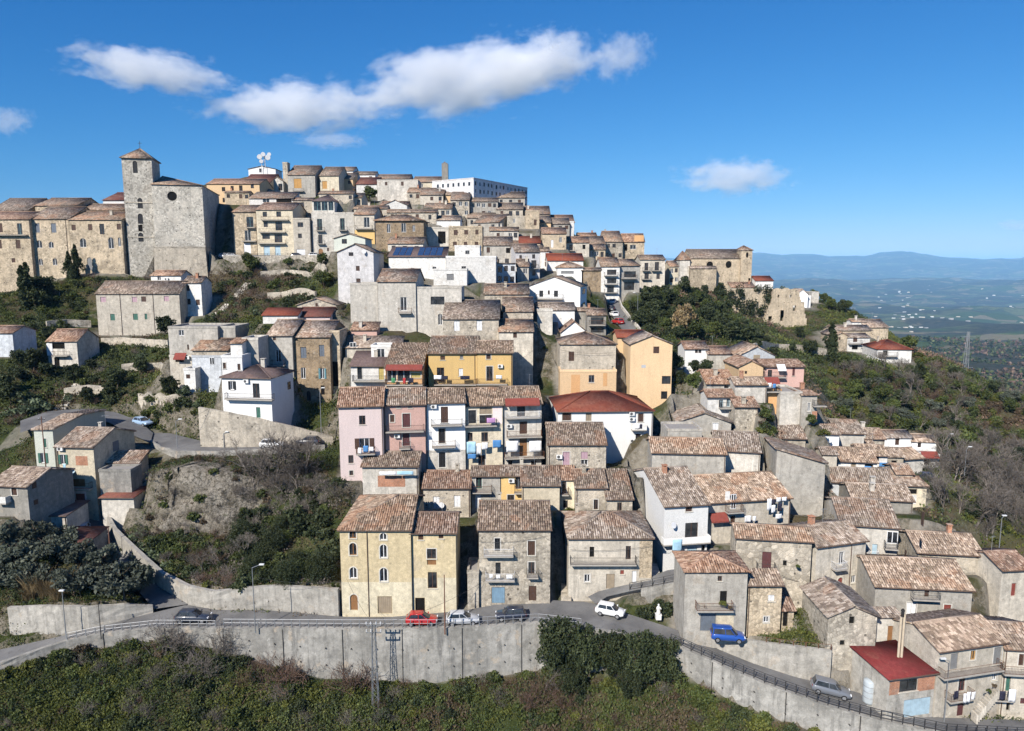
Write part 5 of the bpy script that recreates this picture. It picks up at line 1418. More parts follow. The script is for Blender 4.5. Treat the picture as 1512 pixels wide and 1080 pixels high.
# open slopes
cpd([(200, 498, 163), (100, 525, 150), (60, 470, 168), (120, 440, 178), (250, 470, 173), (300, 440, 178), (340, 440, 177), (420, 440, 173), (450, 410, 184), (390, 410, 185), (480, 440, 165), (340, 490, 152), (420, 470, 156),
     (30, 560, 140), (150, 560, 136), (220, 560, 133), (260, 600, 120), (200, 600, 124), (100, 590, 128), (0, 600, 125), (0, 680, 112), (-80, 620, 120), (20, 760, 98), (40, 650, 113), (210, 660, 112), (215, 700, 105),
     (60, 420, 184), (150, 412, 186), (220, 405, 188), (300, 420, 187),
     (1000, 470, 192), (960, 480, 180), (1000, 440, 215), (940, 500, 160), (1050, 440, 225), (1100, 470, 205), (1060, 500, 165), (1150, 510, 176), (1180, 520, 165), (1100, 520, 152), (1150, 491, 223), (1185, 490, 223), (1115, 488, 225), (1215, 472, 232), (1130, 492, 218), (1170, 494, 216),
     (1230, 440, 248), (1230, 480, 205), (1240, 540, 160), (1280, 530, 166), (1350, 572, 168), (1420, 595, 200), (1500, 635, 225), (1300, 600, 142), (1400, 640, 145), (1500, 700, 140), (1450, 700, 132), (1500, 790, 112), (1420, 740, 118), (1400, 690, 126),
     (1330, 514, 230), (1280, 476, 250), (1400, 566, 240), (1500, 612, 290), (1460, 850, 95), (1512, 900, 84), (1560, 800, 108), (1600, 640, 170), (1000, 580, 118), (1020, 610, 112), (1010, 550, 126), (975, 520, 140),
     (960, 640, 108), (1180, 600, 118), (1230, 620, 122), (1150, 650, 104), (1250, 760, 93), (1380, 720, 112), (1280, 640, 122), (1110, 640, 106),
     (1080, 425, 250), (1010, 428, 246)])
for (x, y, z) in [(-190, 60, -6), (-190, 110, 8), (-190, 160, 24), (-190, 220, 40), (-160, 330, 46), (-60, 330, 50), (0, 330, 36), (60, 330, 22), (110, 330, 10), (40, 285, 40), (70, 270, 36), (-20, 300, 52), (160, 330, 2), (220, 300, -26), (290, 260, -30), (290, 180, -26), (290, 100, -30), (200, 60, -24), (140, 60, -14), (290, 390, -60), (200, 390, -30), (120, 395, 5), (0, 395, 10), (-100, 395, 20), (-190, 395, 40), (190, 230, -14), (230, 200, -24), (150, 150, 4), (120, 110, -4), (160, 105, -12), (100, 80, -9)]:
    CP.append((x, y, z))
FOOT = []
for th in THINGS:
    for B in th['blocks']:
        O, u, n, w, dep = B['O'], B['u'], B['n'], B['w'], B['dep']
        if B['ext'] > 1.5:
            for f in (-.5, 0, .5):
                P = O + u * w * f - n * .7
                CP.append((P[0], P[1], O[2] - .08))
        FOOT.append((O, u, n, w, dep))
CP = np.array([tuple(map(float, p)) for p in CP])
# ribbons (roads) : left edge / right edge lists
def ribbon_pts(L, R, n=None):
    L, R = np.array(L, float), np.array(R, float)
    n = n or max(len(L), len(R)) * 6
    def rs_(P):
        d = np.r_[0, np.cumsum(np.linalg.norm(np.diff(P[:, :2], axis=0), axis=1))]; t = np.linspace(0, d[-1], n)
        return np.stack([np.interp(t, d, P[:, k]) for k in range(3)], 1)
    return rs_(L), rs_(R)
RIB = {'road': (FEr, BEr), 'lane': ribbon_pts(LL, W2F[:5]), 'hairpin_road': ribbon_pts(HF, HB), 'back_lane': ribbon_pts(KF, KB), 'side_lane': ribbon_pts(MF, MBk), 'upper_road': ribbon_pts(UF, UB), 'square': ribbon_pts(PF, PB)}

gx = np.concatenate([np.arange(-190, -95, 2.5), np.arange(-95, 100, 0.9), np.arange(100, 292, 2.5)])
gy = np.concatenate([np.arange(28, 60, 2.0), np.arange(60, 135, 0.8), np.arange(135, 240, 1.6), np.arange(240, 400, 3.0)])
GX, GY = np.meshgrid(gx, gy)
def idw(x, y):
    out = np.empty(x.size); x = x.ravel(); y = y.ravel()
    px, py, pz = CP[:, 0].astype(np.float32), CP[:, 1].astype(np.float32), CP[:, 2].astype(np.float32)
    for i in range(0, x.size, 4000):
        d = (x[i:i+4000, None].astype(np.float32) - px) ** 2 + (y[i:i+4000, None].astype(np.float32) - py) ** 2 + .12
        w = 1.0 / (d * d * d)
        out[i:i+4000] = (w * pz).sum(1) / w.sum(1)
    return out
GZ = idw(GX, GY).reshape(GX.shape)
# below the road the slope simply falls away; elsewhere soften the open ground
fy_ = np.interp(GX, RX, FEr[:, 1]); fz_ = np.interp(GX, RX, footz)
dy_ = fy_ - GY
GZ = np.where(dy_ > .6, fz_ - .30 - .52 * dy_, GZ)
hard = np.zeros(GX.shape, bool)
for P_, rad_ in [(W2d, 2.4), (W3d, 2.4), (HWd, 2.6), (dens(TW, 1.2), 2.2), (dens(MF, 1.5), 1.8), (dens(PF, 3), 3.0), (FEr, 2.2), (np.array([PD(px, py, D) for px in range(222, 352, 8) for py, D in ((790, 96.3), (740, 98.5), (690, 101))]), 2.6)]:
    for p in P_: hard |= (GX - p[0]) ** 2 + (GY - p[1]) ** 2 < rad_ ** 2
for O, u, n, w, dep in FOOT:
    lx = (GX - O[0]) * u[0] + (GY - O[1]) * u[1]; ly = (GX - O[0]) * n[0] + (GY - O[1]) * n[1]
    hard |= (np.abs(lx) < w / 2 + 1.0) & (ly > -2.0) & (ly < dep + .5)
for _ in range(22):
    G2 = np.pad(GZ, 1, mode='edge')
    av = (G2[:-2, 1:-1] + G2[2:, 1:-1] + G2[1:-1, :-2] + G2[1:-1, 2:] + GZ) / 5
    GZ = np.where(hard, GZ, av)
# relief
rough = fbm(GX * .35, GY * .35, 3, 3) * .35 + fbm(GX * .08, GY * .08, 9, 3) * .5
onroad = np.zeros(GX.shape, bool)
def inside_quads(A, Bq, pad=0.0):
    for i in range(len(A) - 1):
        q = [A[i], A[i + 1], Bq[i + 1], Bq[i]]
        x0 = min(p[0] for p in q) - pad; x1 = max(p[0] for p in q) + pad; y0 = min(p[1] for p in q) - pad; y1 = max(p[1] for p in q) + pad
        i0, i1 = np.searchsorted(gx, [x0, x1]); j0, j1 = np.searchsorted(gy, [y0, y1])
        if i1 > i0 and j1 > j0: yield slice(j0, j1), slice(i0, i1), min(p[2] for p in q)
GZ = GZ + rough * .55
for k, (A, Bq) in RIB.items():
    for sj, si, z in inside_quads(A, Bq, 0.9):
        GZ[sj, si] = np.minimum(GZ[sj, si], z - .22)
    for sj, si, z in inside_quads(A, Bq, 0.0): onroad[sj, si] = True
TOWN = np.zeros(GX.shape, np.float32)
for (O, u, n, w, dep) in FOOT:
    lx = (GX - O[0]) * u[0] + (GY - O[1]) * u[1]; ly = (GX - O[0]) * n[0] + (GY - O[1]) * n[1]
    m = (np.abs(lx) < w / 2 + .1) & (ly > -.3) & (ly < dep + .2)
    GZ[m] = np.minimum(GZ[m], O[2] - .35)
    dd = np.maximum(np.maximum(np.abs(lx) - w / 2, np.maximum(-ly, ly - dep)), 0)
    TOWN = np.maximum(TOWN, np.clip(1 - dd / (1.9 if O[1] < 150 else 5.0), 0, 1))
def ground(x, y):
    i = np.clip(np.searchsorted(gx, x) - 1, 0, len(gx) - 2); j = np.clip(np.searchsorted(gy, y) - 1, 0, len(gy) - 2)
    fx = (x - gx[i]) / (gx[i + 1] - gx[i]); fy = (y - gy[j]) / (gy[j + 1] - gy[j])
    return (GZ[j, i] * (1 - fx) + GZ[j, i + 1] * fx) * (1 - fy) + (GZ[j + 1, i] * (1 - fx) + GZ[j + 1, i + 1] * fx) * fy
def on_town(x, y):
    i = np.clip(np.searchsorted(gx, x), 0, len(gx) - 1); j = np.clip(np.searchsorted(gy, y), 0, len(gy) - 1)
    return np.maximum(TOWN[j, i], onroad[j, i] * 1.0)
_ts = np.concatenate([np.arange(45, 140, .35), np.arange(140, 380, .9)])
def hit(px, py):                          # first point of the ground seen at a pixel
    d = ray(px, py); P = CAM[None] + d[None] * (_ts / d[1])[:, None]
    ok = (P[:, 0] > gx[0]) & (P[:, 0] < gx[-1]) & (P[:, 1] < gy[-1])
    g = ground(np.clip(P[:, 0], gx[0], gx[-1]), np.clip(P[:, 1], gy[0], gy[-1]))
    below = np.where((P[:, 2] <= g) & ok)[0]
    if not len(below): return None
    k = below[0]
    return np.array([P[k, 0], P[k, 1], g[k]])

def groundmat():
    t = NT('ground_soil'); geo = t.new('ShaderNodeNewGeometry'); pos = geo.outputs['Position']
    at = t.new('ShaderNodeAttribute', attribute_name='town')
    sep = t.new('ShaderNodeSeparateXYZ'); t.l(geo.outputs['True Normal'], sep.inputs[0])
    n1 = t.noise(pos, .12, 5, .6); n2 = t.noise(pos, .9, 5, .65); n3 = t.noise(pos, 5.0, 4, .7)
    grass = t.mix(t.rng(n2, .35, .65), (0.026, 0.036, 0.011), (0.062, 0.072, 0.024))
    dry = t.mix(t.rng(n3, .3, .7), (0.055, 0.045, 0.025), (0.115, 0.092, 0.055))
    c = t.mix(t.rng(n1, .46, .62), grass, dry)
    rock = t.mix(t.rng(n2, .35, .7), (0.11, 0.095, 0.072), (0.27, 0.24, 0.19))
    rock = t.mix(t.rng(n3, .45, .7), rock, (0.05, 0.045, 0.03))
    st = t.rng(sep.outputs[2], .70, .50, 0, 1)
    c = t.mix(t.math('MULTIPLY', st, t.rng(n2, .3, .5)), c, rock)
    pav = t.mix(t.rng(n2, .3, .7), (0.16, 0.145, 0.12), (0.29, 0.265, 0.225))
    c = t.mix(t.rng(at.outputs['Fac'], .35, .8), c, pav)
    t.bump(t.math('ADD', n3, t.math('MULTIPLY', n2, 3.0)), .6, .25)
    return t.fin(c, .95, .1)
ny, nx = GX.shape
V = np.stack([GX, GY, GZ], -1).reshape(-1, 3)
ii = (np.arange(ny - 1)[:, None] * nx + np.arange(nx - 1)[None]).ravel()
Q = np.stack([ii, ii + 1, ii + nx + 1, ii + nx], 1)
me = np_mesh('terrain', V, Q, mats=[groundmat()], smooth=True)
a_ = me.attributes.new('town', 'FLOAT', 'POINT'); a_.data.foreach_set('value', np.maximum(TOWN * .9, onroad * .6).astype(np.float32).ravel())
tag(mobj('terrain', me), kind='structure')

# far country: valley, hills and the blue mountains
def far_z(x, y):
    r = np.hypot(x, y); th = np.degrees(np.arctan2(x, y))
    drop = np.interp(np.log(r), np.log([260, 400, 800, 1500, 3000, 8000, 12000, 14000, 60000]), [95, 112, 122, 165, 235, 335, 340, 330, 330])
    z = 42 - drop
    hill = fbm(x / 420, y / 420, 21, 4) * np.interp(r, [300, 700, 2500, 6000, 12000], [3, 26, 46, 60, 60])
    z = z + hill
    z = z + np.interp(r, [9000, 11500, 13500, 15500], [0, 1, 1, .5]) * (150 + 90 * fbm(th / 6.0, r / 4000, 5, 4)) * 1.0
    m = np.clip((r - 16500) / 6500, 0, 1) * np.clip((31000 - r) / 6500, 0, 1)
    prof = np.interp(th, [-60, 0, 14, 18, 22, 26, 30, 36, 45, 70], [520, 500, 560, 690, 730, 640, 600, 560, 520, 480])
    z = z + m * (prof + 220 * fbm(th / 3.5, r / 7000, 31, 5))
    return z
fr = np.exp(np.linspace(math.log(230), math.log(34000), 210)); fa = np.radians(np.linspace(-62, 62, 260))
FR, FA = np.meshgrid(fr, fa, indexing='ij')
FX, FY = FR * np.sin(FA), FR * np.cos(FA)
FZ = far_z(FX, FY)
FZ = np.where((FX < 255) & (FY < 400) & (FX > -185), np.minimum(FZ, -75), FZ)
def farmat():
    t = NT('valley_land'); geo = t.new('ShaderNodeNewGeometry'); pos = geo.outputs['Position']
    n0 = t.noise(pos, .0011, 6, .62); n1 = t.noise(pos, .006, 6, .65); n2 = t.noise(pos, .045, 5, .65)
    vo = t.new('ShaderNodeTexVoronoi', feature='F1'); t.l(pos, vo.inputs['Vector']); vo.inputs['Scale'].default_value = .0065
    sep = t.new('ShaderNodeSeparateColor'); t.l(vo.outputs['Color'], sep.inputs[0])
    wood = t.mix(t.rng(n2, .35, .65), (0.022, 0.026, 0.014), (0.062, 0.056, 0.036))
    field = t.ramp(sep.outputs[0], [(0, (0.05, 0.075, 0.025)), (.35, (0.10, 0.115, 0.045)), (.6, (0.17, 0.145, 0.085)), (.85, (0.075, 0.085, 0.04)), (1, (0.24, 0.20, 0.13))], 'CONSTANT')
    field = t.mix(1.0, field, t.rng(n2, .3, .7, .75, 1.2), 'MULTIPLY')
    f = t.math('ADD', t.math('MULTIPLY', n0, .55), t.math('MULTIPLY', n1, .45))
    c = t.mix(t.rng(f, .485, .53), wood, field)
    t.bump(n2, .8, 4.0)
    return t.fin(c, .95, .1)
nr_, na_ = FX.shape
ii = (np.arange(nr_ - 1)[:, None] * na_ + np.arange(na_ - 1)[None]).ravel()
me = np_mesh('valley', np.stack([FX, FY, FZ], -1).reshape(-1, 3), np.stack([ii, ii + na_, ii + na_ + 1, ii + 1], 1), mats=[farmat()], smooth=True)
tag(mobj('valley', me), kind='structure')

# ------------------------------------------------------------------ roads and walls
def asphalt():
    t = NT('asphalt'); geo = t.new('ShaderNodeNewGeometry'); pos = geo.outputs['Position']
    n1 = t.noise(pos, .25, 5, .6); n2 = t.noise(pos, 2.5, 5, .7); n3 = t.noise(pos, 22, 3, .6)
    c = t.mix(t.rng(n1, .35, .65), (0.115, 0.112, 0.11), (0.19, 0.185, 0.178))
    c = t.mix(t.math('MULTIPLY', t.rng(n2, .55, .7), .55), c, (0.075, 0.072, 0.07))
    c = t.mix(1.0, c, t.rng(n3, .2, .8, .8, 1.2), 'MULTIPLY')
    t.bump(n3, .3, .02)
    return t.fin(c, .9, .2)
ASP = asphalt()
def ribbon(name, A, Bq, mat, lift=0.04, m=6):
    A, Bq = np.array(A), np.array(Bq); n = len(A)
    f = np.linspace(0, 1, m + 1)
    P = A[:, None, :] * (1 - f[None, :, None]) + Bq[:, None, :] * f[None, :, None]
    P[..., 2] += lift
    ii = (np.arange(n - 1)[:, None] * (m + 1) + np.arange(m)[None]).ravel()
    me = np_mesh(name, P.reshape(-1, 3), np.stack([ii, ii + m + 1, ii + m + 2, ii + 1], 1), mats=[mat], smooth=True)
    o = mobj(name, me); tag(o, kind='structure'); return o
for k, (A, Bq) in RIB.items(): ribbon(k, A, Bq, ASP, {'road': .04, 'lane': .055, 'side_lane': .06}.get(k, .05))

def wall_strip(name, label, base, tops, thick, mat, foot=1.0, cat='wall', group=None, lean=0.0):
    """a thick wall along a polyline: base points, top heights (absolute z)"""
    base = np.array(base, float); n = len(base)
    nn = normals2(base)
    V = []; rs = np.random.RandomState(len(base) * 7)
    rows = 6
    for i in range(n):
        x, y, z = base[i]; nx_, ny_ = nn[i]; zt = tops[i] + rs.normal(0, .03)
        for r in range(rows + 1):
            f = r / rows; off = rs.normal(0, .025) + lean * f
            V.append((x + nx_ * off, y + ny_ * off, z - foot + (zt - z + foot) * f))
        V.append((x + nx_ * (thick + lean), y + ny_ * (thick + lean), zt)); V.append((x + nx_ * (thick + lean), y + ny_ * (thick + lean), z - foot))
    k = rows + 3
    F = [(i * k + j, (i + 1) * k + j, (i + 1) * k + j + 1, i * k + j + 1) for i in range(n - 1) for j in range(k - 1)]
    F += [tuple(range(k))[::-1], tuple((n - 1) * k + j for j in range(k))]
    me = bpy.data.meshes.new(name); me.from_pydata(V, [], F); me.materials.append(mat); me.update()
    o = mobj(name, me); tag(o, label, cat, group); return o
CONC = wall('concrete'); RUB = wall('rubble')
wb = np.stack([RX, FEr[:, 1], footz], 1)
cut = [(-200, PZ(380, 931, 0)[0], 'low concrete edge wall holding up the left end of the road'), (PZ(380, 931, 0)[0], PZ(880, 931, 0)[0], 'tall stained concrete retaining wall below the parked cars'), (PZ(880, 931, 0)[0], 300, 'concrete retaining wall following the road down to the right')]
for a0, a1, lab in cut:
    m = (RX >= a0 - .01) & (RX <= a1 + 1.01)
    wo_ = wall_strip('retaining_wall', lab, wb[m], FEr[m, 2] + .18, .5, CONC, 1.2)
    idx_ = np.where(m)[0]; nn_ = normals2(wb[m])
    jm = plain('joint_dark', (.07, .065, .06), .95, .1)
    for q, i in enumerate(idx_):
        zt, zf = FEr[i, 2] + .1, footz[i]; yy = FEr[i, 1]
        if i % 7 == 3 and zt - zf > 1.5:
            jb = MB(); jb.box(RX[i] - .03, RX[i] + .03, yy - .09, yy + .05, zf - .6, zt); jb.obj('expansion_joint', wo_, jm)
        if i % 3 == 1 and zt - zf > 2.5:
            for fz in (.28, .62):
                jb = MB(); zz = zf + (zt - zf) * fz; jb.bar((RX[i], yy + .1, zz), (RX[i], yy - .16, zz), .075, 6); jb.obj('drain_pipe', wo_, jm)
wall_strip('retaining_wall', 'plastered retaining wall between the lane and the overgrown cliff', W2d, W2d[:, 2] + W2hd, .5, wall('render'), .6)
wall_strip('retaining_wall', 'pale concrete wall holding the olive grove above the road junction', W3d, W3d[:, 2] + W3hd, .45, wall('render'), .6)
wall_strip('retaining_wall', 'high stone retaining wall under the hairpin white house', HWd, HWd[:, 2] + HWhd, .6, RUB, .6)
twd = dens(TW, 1.2); wall_strip('retaining_wall', 'concrete wall below the blue car terrace', twd, np.interp(twd[:, 0], [q[0] for q in TW], TWT) + .12, .35, wall('render'), .6)
mfd = dens(MF, 1.2); wall_strip('retaining_wall', 'low concrete wall under the railed side lane', [(p[0], p[1] - .05, min(p[2] - .6, .3)) for p in mfd[4:]], [p[2] + .12 for p in mfd[4:]], .3, CONC, .6)
pfd = dens(PF, 2.5); wall_strip('retaining_wall', 'rough stone wall holding up the square beside the church', [(p[0], p[1] - .1, p[2] - 5) for p in pfd], [p[2] + .7 for p in pfd], .5, RUB, 2)
hfd = dens(HF, 1.2); wall_strip('parapet_wall', 'low curved parapet along the outer edge of the hairpin road', [(p[0], p[1] - .1, p[2] - 1.2) for p in hfd], [p[2] + .55 for p in hfd], .3, CONC, .5)
ufd = dens(UF, 3); wall_strip('parapet_wall', 'long pale parapet curving along the upper road', [(p[0] + .2, p[1], p[2] - .6) for p in ufd][::-1], [p[2] + .8 for p in ufd][::-1], .3, wall('lgrey'), .8)
for i, th in enumerate(THINGS): build_thing(th, i)

# terrace walls in the gardens and on the bank
for lab, pts in [('dry stone terrace wall below the grey barn house', [(150, 512), (180, 510), (215, 513), (248, 517)]), ('dry stone terrace wall in the garden above the back lane', [(180, 552), (205, 548), (235, 549), (262, 553)]), ('crumbling terrace wall beside the garden steps', [(95, 588), (130, 583), (165, 585)]), ('short terrace wall above the hairpin bend', [(205, 602), (235, 598), (265, 602)]),
                 ('stone terrace wall on the scrubby slope under the square', [(385, 412), (415, 408), (450, 411), (480, 409)]), ('lower stone terrace wall on the scrubby slope', [(395, 444), (425, 440), (465, 443)]), ('terrace wall at the edge of the convent bank', [(70, 488), (100, 484), (135, 486)]), ('garden wall in the allotments below the ruin', [(1110, 522), (1150, 519), (1190, 522), (1222, 526)])]:
    P_ = [hit(*p) for p in pts]
    if any(p is None for p in P_): continue
    P_ = dens(P_, 1.5); P_[:, 2] = ground(P_[:, 0], P_[:, 1])
    wall_strip('terrace_wall', lab, P_, P_[:, 2] + 1.7, .5, RUB, 1.2)
# rock face and old masonry under the hairpin
def rockmat():
    t = NT('cliff_rock'); geo = t.new('ShaderNodeNewGeometry'); pos = geo.outputs['Position']
    n1 = t.noise(pos, .35, 6, .65); n2 = t.noise(pos, 1.8, 6, .7); n3 = t.noise(pos, 7, 4, .7)
    vo = t.new('ShaderNodeTexVoronoi', feature='DISTANCE_TO_EDGE'); t.l(pos, vo.inputs['Vector']); vo.inputs['Scale'].default_value = 1.3
    c = t.mix(t.rng(n1, .35, .65), (0.18, 0.155, 0.122), (0.36, 0.325, 0.27))
    c = t.mix(t.rng(n2, .47, .62), c, (0.085, 0.075, 0.055))
    c = t.mix(t.rng(vo.outputs['Distance'], .0, .05, .8, 0), c, (0.05, 0.045, 0.035))
    c = t.mix(t.rng(n1, .62, .7), c, (0.06, 0.07, 0.03))
    c = t.mix(1.0, c, t.rng(n3, .25, .75, .7, 1.3), 'MULTIPLY')
    t.bump(t.math('ADD', n3, t.math('MULTIPLY', n2, 2.0)), .9, .25)
    return t.fin(c, .95, .1)
cb = dens([PD(*p) for p in [(212, 770, 101), (222, 786, 97.2), (240, 792, 95.8), (275, 795, 95.4), (310, 796, 95.4), (345, 796, 96), (385, 792, 96.6), (420, 788, 97.2)]], .5)
ctz = np.interp(cb[:, 0], [PD(p, 780, 97)[0] for p in (212, 240, 300, 345, 385, 420)], [13.2, 13.7, 13.4, 12.6, 10.8, 8.4])
cn = normals2(cb); rows = 26; Vc = []
for i, (p, zt, n) in enumerate(zip(cb, ctz, cn)):
    for r in range(rows + 1):
        f = r / rows; z = p[2] - 1.0 + (zt - p[2] + 1.0) * f
        lean = 3.6 * f ** 1.3
        dsp = float(fbm(np.array([i * .16]), np.array([z * .42]), 41, 5)[0]) * 2.2 * (1 - .6 * f) + abs(float(fbm(np.array([i * .5 + 9]), np.array([z * 1.1]), 47, 4)[0])) * 1.1 * (1 - .5 * f)
        Vc.append((p[0] + n[0] * (lean + dsp), p[1] + n[1] * (lean + dsp), z))
    Vc.append((p[0] + n[0] * 7.5, p[1] + n[1] * 7.5, zt - .1))
kk = rows + 2
Fc = [(i * kk + j, (i + 1) * kk + j, (i + 1) * kk + j + 1, i * kk + j + 1) for i in range(len(cb) - 1) for j in range(kk - 1)]
me = np_mesh('rock_face', Vc, Fc, mats=[rockmat()], smooth=False)
tag(mobj('rock_face', me), kind='structure')
# ------------------------------------------------------------------ vegetation
def leafmat(name, stops, trans=0.25):
    t = NT(name)
    uv = t.new('ShaderNodeUVMap'); sep = t.new('ShaderNodeSeparateXYZ'); t.l(uv.outputs[0], sep.inputs[0])
    oi = t.new('ShaderNodeObjectInfo')
    f = t.math('ADD', t.math('MULTIPLY', sep.outputs[0], .55), t.math('MULTIPLY', sep.outputs[1], .45))
    c = t.ramp(f, stops)
    c = t.mix(1.0, c, t.rng(oi.outputs['Random'], 0, 1, .72, 1.28), 'MULTIPLY')
    t.fin(c, .65, .25)
    if trans:
        tr = t.new('ShaderNodeBsdfTranslucent'); t.l(c, tr.inputs[0])
        mx = t.new('ShaderNodeMixShader'); mx.inputs[0].default_value = trans
        t.l(t.b.outputs[0], mx.inputs[1]); t.l(tr.outputs[0], mx.inputs[2]); t.l(mx.outputs[0], t.out.inputs[0])
    return t.mat
LM = {
    'green': leafmat('foliage_green', [(0, (0.034, 0.050, 0.014)), (.5, (0.078, 0.10, 0.028)), (1, (0.15, 0.165, 0.055))]),
    'dark':  leafmat('foliage_dark', [(0, (0.020, 0.029, 0.013)), (.5, (0.046, 0.060, 0.025)), (1, (0.10, 0.115, 0.052))]),
    'olive': leafmat('foliage_olive', [(0, (0.048, 0.060, 0.042)), (.5, (0.095, 0.108, 0.078)), (1, (0.18, 0.195, 0.15))]),
    'lime':  leafmat('foliage_lime', [(0, (0.050, 0.062, 0.014)), (.5, (0.105, 0.115, 0.026)), (1, (0.18, 0.18, 0.045))]),
    'cactus': leafmat('foliage_cactus', [(0, (0.05, 0.07, 0.035)), (.5, (0.10, 0.13, 0.07)), (1, (0.2, 0.23, 0.14))]),
    'brown': leafmat('foliage_brown', [(0, (0.055, 0.040, 0.024)), (.5, (0.11, 0.08, 0.048)), (1, (0.19, 0.14, 0.09))]),
    'tan':   leafmat('foliage_tan', [(0, (0.15, 0.105, 0.05)), (.5, (0.26, 0.19, 0.10)), (1, (0.38, 0.30, 0.17))]),
    'twig':  leafmat('twigs_grey', [(0, (0.085, 0.07, 0.058)), (.5, (0.155, 0.132, 0.112)), (1, (0.25, 0.22, 0.19))], 0),
    'rtwig': leafmat('twigs_reddish', [(0, (0.075, 0.045, 0.034)), (.5, (0.135, 0.085, 0.062)), (1, (0.21, 0.14, 0.10))], 0),
}
BARK = plain('bark', (0.10, 0.078, 0.06), .95, .1)
def quads_from(c, n1, n2):
    """c centre, n1/n2 half axes: (m,3) each -> V, Q  (pointed-oval leaf as a rhombus)"""
    V = np.stack([c - n1, c + n2 * .9 + n1 * .1, c + n1, c - n2 * .9 + n1 * .1], 1).reshape(-1, 3)
    return V, np.arange(len(V)).reshape(-1, 4)
def rand_dirs(rs, m):
    v = rs.normal(size=(m, 3)); return v / np.linalg.norm(v, axis=1)[:, None]
def leaf_mesh(name, rs, C, rad, per, size, mat, flat=1.0, extra=None, shell=.45):
    k = len(C); m = k * per
    ci = np.repeat(np.arange(k), per)
    d = rand_dirs(rs, m); rr = rad[ci] * (shell + (1 - shell) * rs.rand(m)) ** 1.0
    P = C[ci] + d * rr[:, None] * np.array([1, 1, flat])
    t1 = rand_dirs(rs, m) * .75 + d * .25 + np.array([0, 0, .12]); t1 /= np.linalg.norm(t1, axis=1)[:, None]
    t2 = np.cross(t1, rand_dirs(rs, m)); t2 /= np.linalg.norm(t2, axis=1)[:, None] + 1e-6
    s = size * rs.uniform(.6, 1.35, m)[:, None]
    V, Q = quads_from(P, t1 * s, t2 * s * .55)
    cl = rs.rand(k)[ci]
    UV = np.repeat(np.stack([rs.rand(m), cl], 1)[:, None], 4, 1).reshape(-1, 2)
    return np_mesh(name, V, Q, UV, mats=[LM[mat]])
def dome(rs, k, rx, rz, z0, jit=.25, full=False):
    d = rand_dirs(rs, k); 
    if not full: d[:, 2] = np.abs(d[:, 2])
    r = rs.uniform(.35, 1.0, k)[:, None] ** .6
    return d * r * np.array([rx, rx, rz]) * (1 + rs.normal(0, jit, (k, 1)) * .5) + np.array([0, 0, z0])
def branches(rs, p, d, L, r, lv, out, bend=.35, kids=(3, 4), shrink=.66, up=.15):
    n = 3; q = np.array(p, float); d = np.array(d, float)
    for i in range(n):
        d = d + rs.normal(0, bend * .4, 3) + np.array([0, 0, up * .3]); d /= np.linalg.norm(d)
        q2 = q + d * L / n
        out.append((q, q2, r * (1 - .25 * i / n), r * (1 - .25 * (i + 1) / n), lv))
        if lv > 0 and i >= 1:
            for _ in range(rs.randint(*kids) if i == n - 1 else 1):
                a = d + rand_dirs(rs, 1)[0] * .85; a[2] += up; a /= np.linalg.norm(a)
                branches(rs, q2, a, L * shrink * rs.uniform(.75, 1.15), r * .52, lv - 1, out, bend, kids, shrink, up)
        q = q2
def twig_mesh(name, rs, segs, mat, rmin=0.0):
    A = np.array([s[0] for s in segs]); Bp = np.array([s[1] for s in segs]); ra = np.maximum([s[2] for s in segs], rmin); rb = np.maximum([s[3] for s in segs], rmin)
    d = Bp - A; d /= np.linalg.norm(d, axis=1)[:, None] + 1e-9
    x = np.cross(d, np.array([.31, .77, .55])); x /= np.linalg.norm(x, axis=1)[:, None]; y = np.cross(d, x)
    V = []; 
    for k in range(3):
        a = 2 * math.pi * k / 3
        o = x * math.cos(a) + y * math.sin(a)
        V.append(A + o * ra[:, None]); V.append(Bp + o * rb[:, None])
    V = np.stack(V, 1); m = len(A)      # (m,6,3)
    base = (np.arange(m) * 6)[:, None, None]
    Q = (base + np.array([[0, 2, 3, 1], [2, 4, 5, 3], [4, 0, 1, 5]])[None]).reshape(-1, 4)
    UV = np.repeat(np.stack([rs.rand(m), rs.rand(m)], 1)[:, None], 12, 1).reshape(-1, 2)
    return np_mesh(name, V.reshape(-1, 3), Q, UV, mats=[LM[mat] if mat in LM else mat])
def trunk_mesh(name, rs, hgt, r, lean=.1, limbs=4, ltop=.75):
    out = []; p = np.zeros(3); p[2] = -.3 * hgt * .3
    segs = []; q = p; d = np.array([rs.normal(0, lean), rs.normal(0, lean), 1.0])
    for i in range(4):
        q2 = q + d * (hgt * .5 + .09 * hgt) / 4; segs.append((q, q2, r * (1 - .13 * i), r * (1 - .13 * (i + 1)), 0)); q = q2
        d = d + rs.normal(0, lean, 3) * np.array([1, 1, 0])
    for _ in range(limbs):
        a = rs.uniform(0, 6.28); d2 = np.array([math.cos(a) * .6, math.sin(a) * .6, .8]); 
        q2 = q + d2 * hgt * .16; q3 = q2 + (d2 + rs.normal(0, .2, 3)) * hgt * .14
        segs += [(q, q2, r * .5, r * .33, 0), (q2, q3, r * .33, r * .12, 0)]
    return twig_mesh(name, rs, segs, BARK)
VEG = {}
def variants(kind, n, fn): VEG[kind] = [fn(np.random.RandomState(1000 + 37 * len(VEG) + i)) for i in range(n)]
def mk_shrub(mat, k=16, per=62, size=.085, rx=.62, rz=.62, flat=.85):
    def f(rs):
        C = dome(rs, k, rx * .72, rz * .78, .08); rad = rs.uniform(.17, .30, k)
        return [('foliage', leaf_mesh('foliage', rs, C, rad, per, size, mat, flat))]
    return f
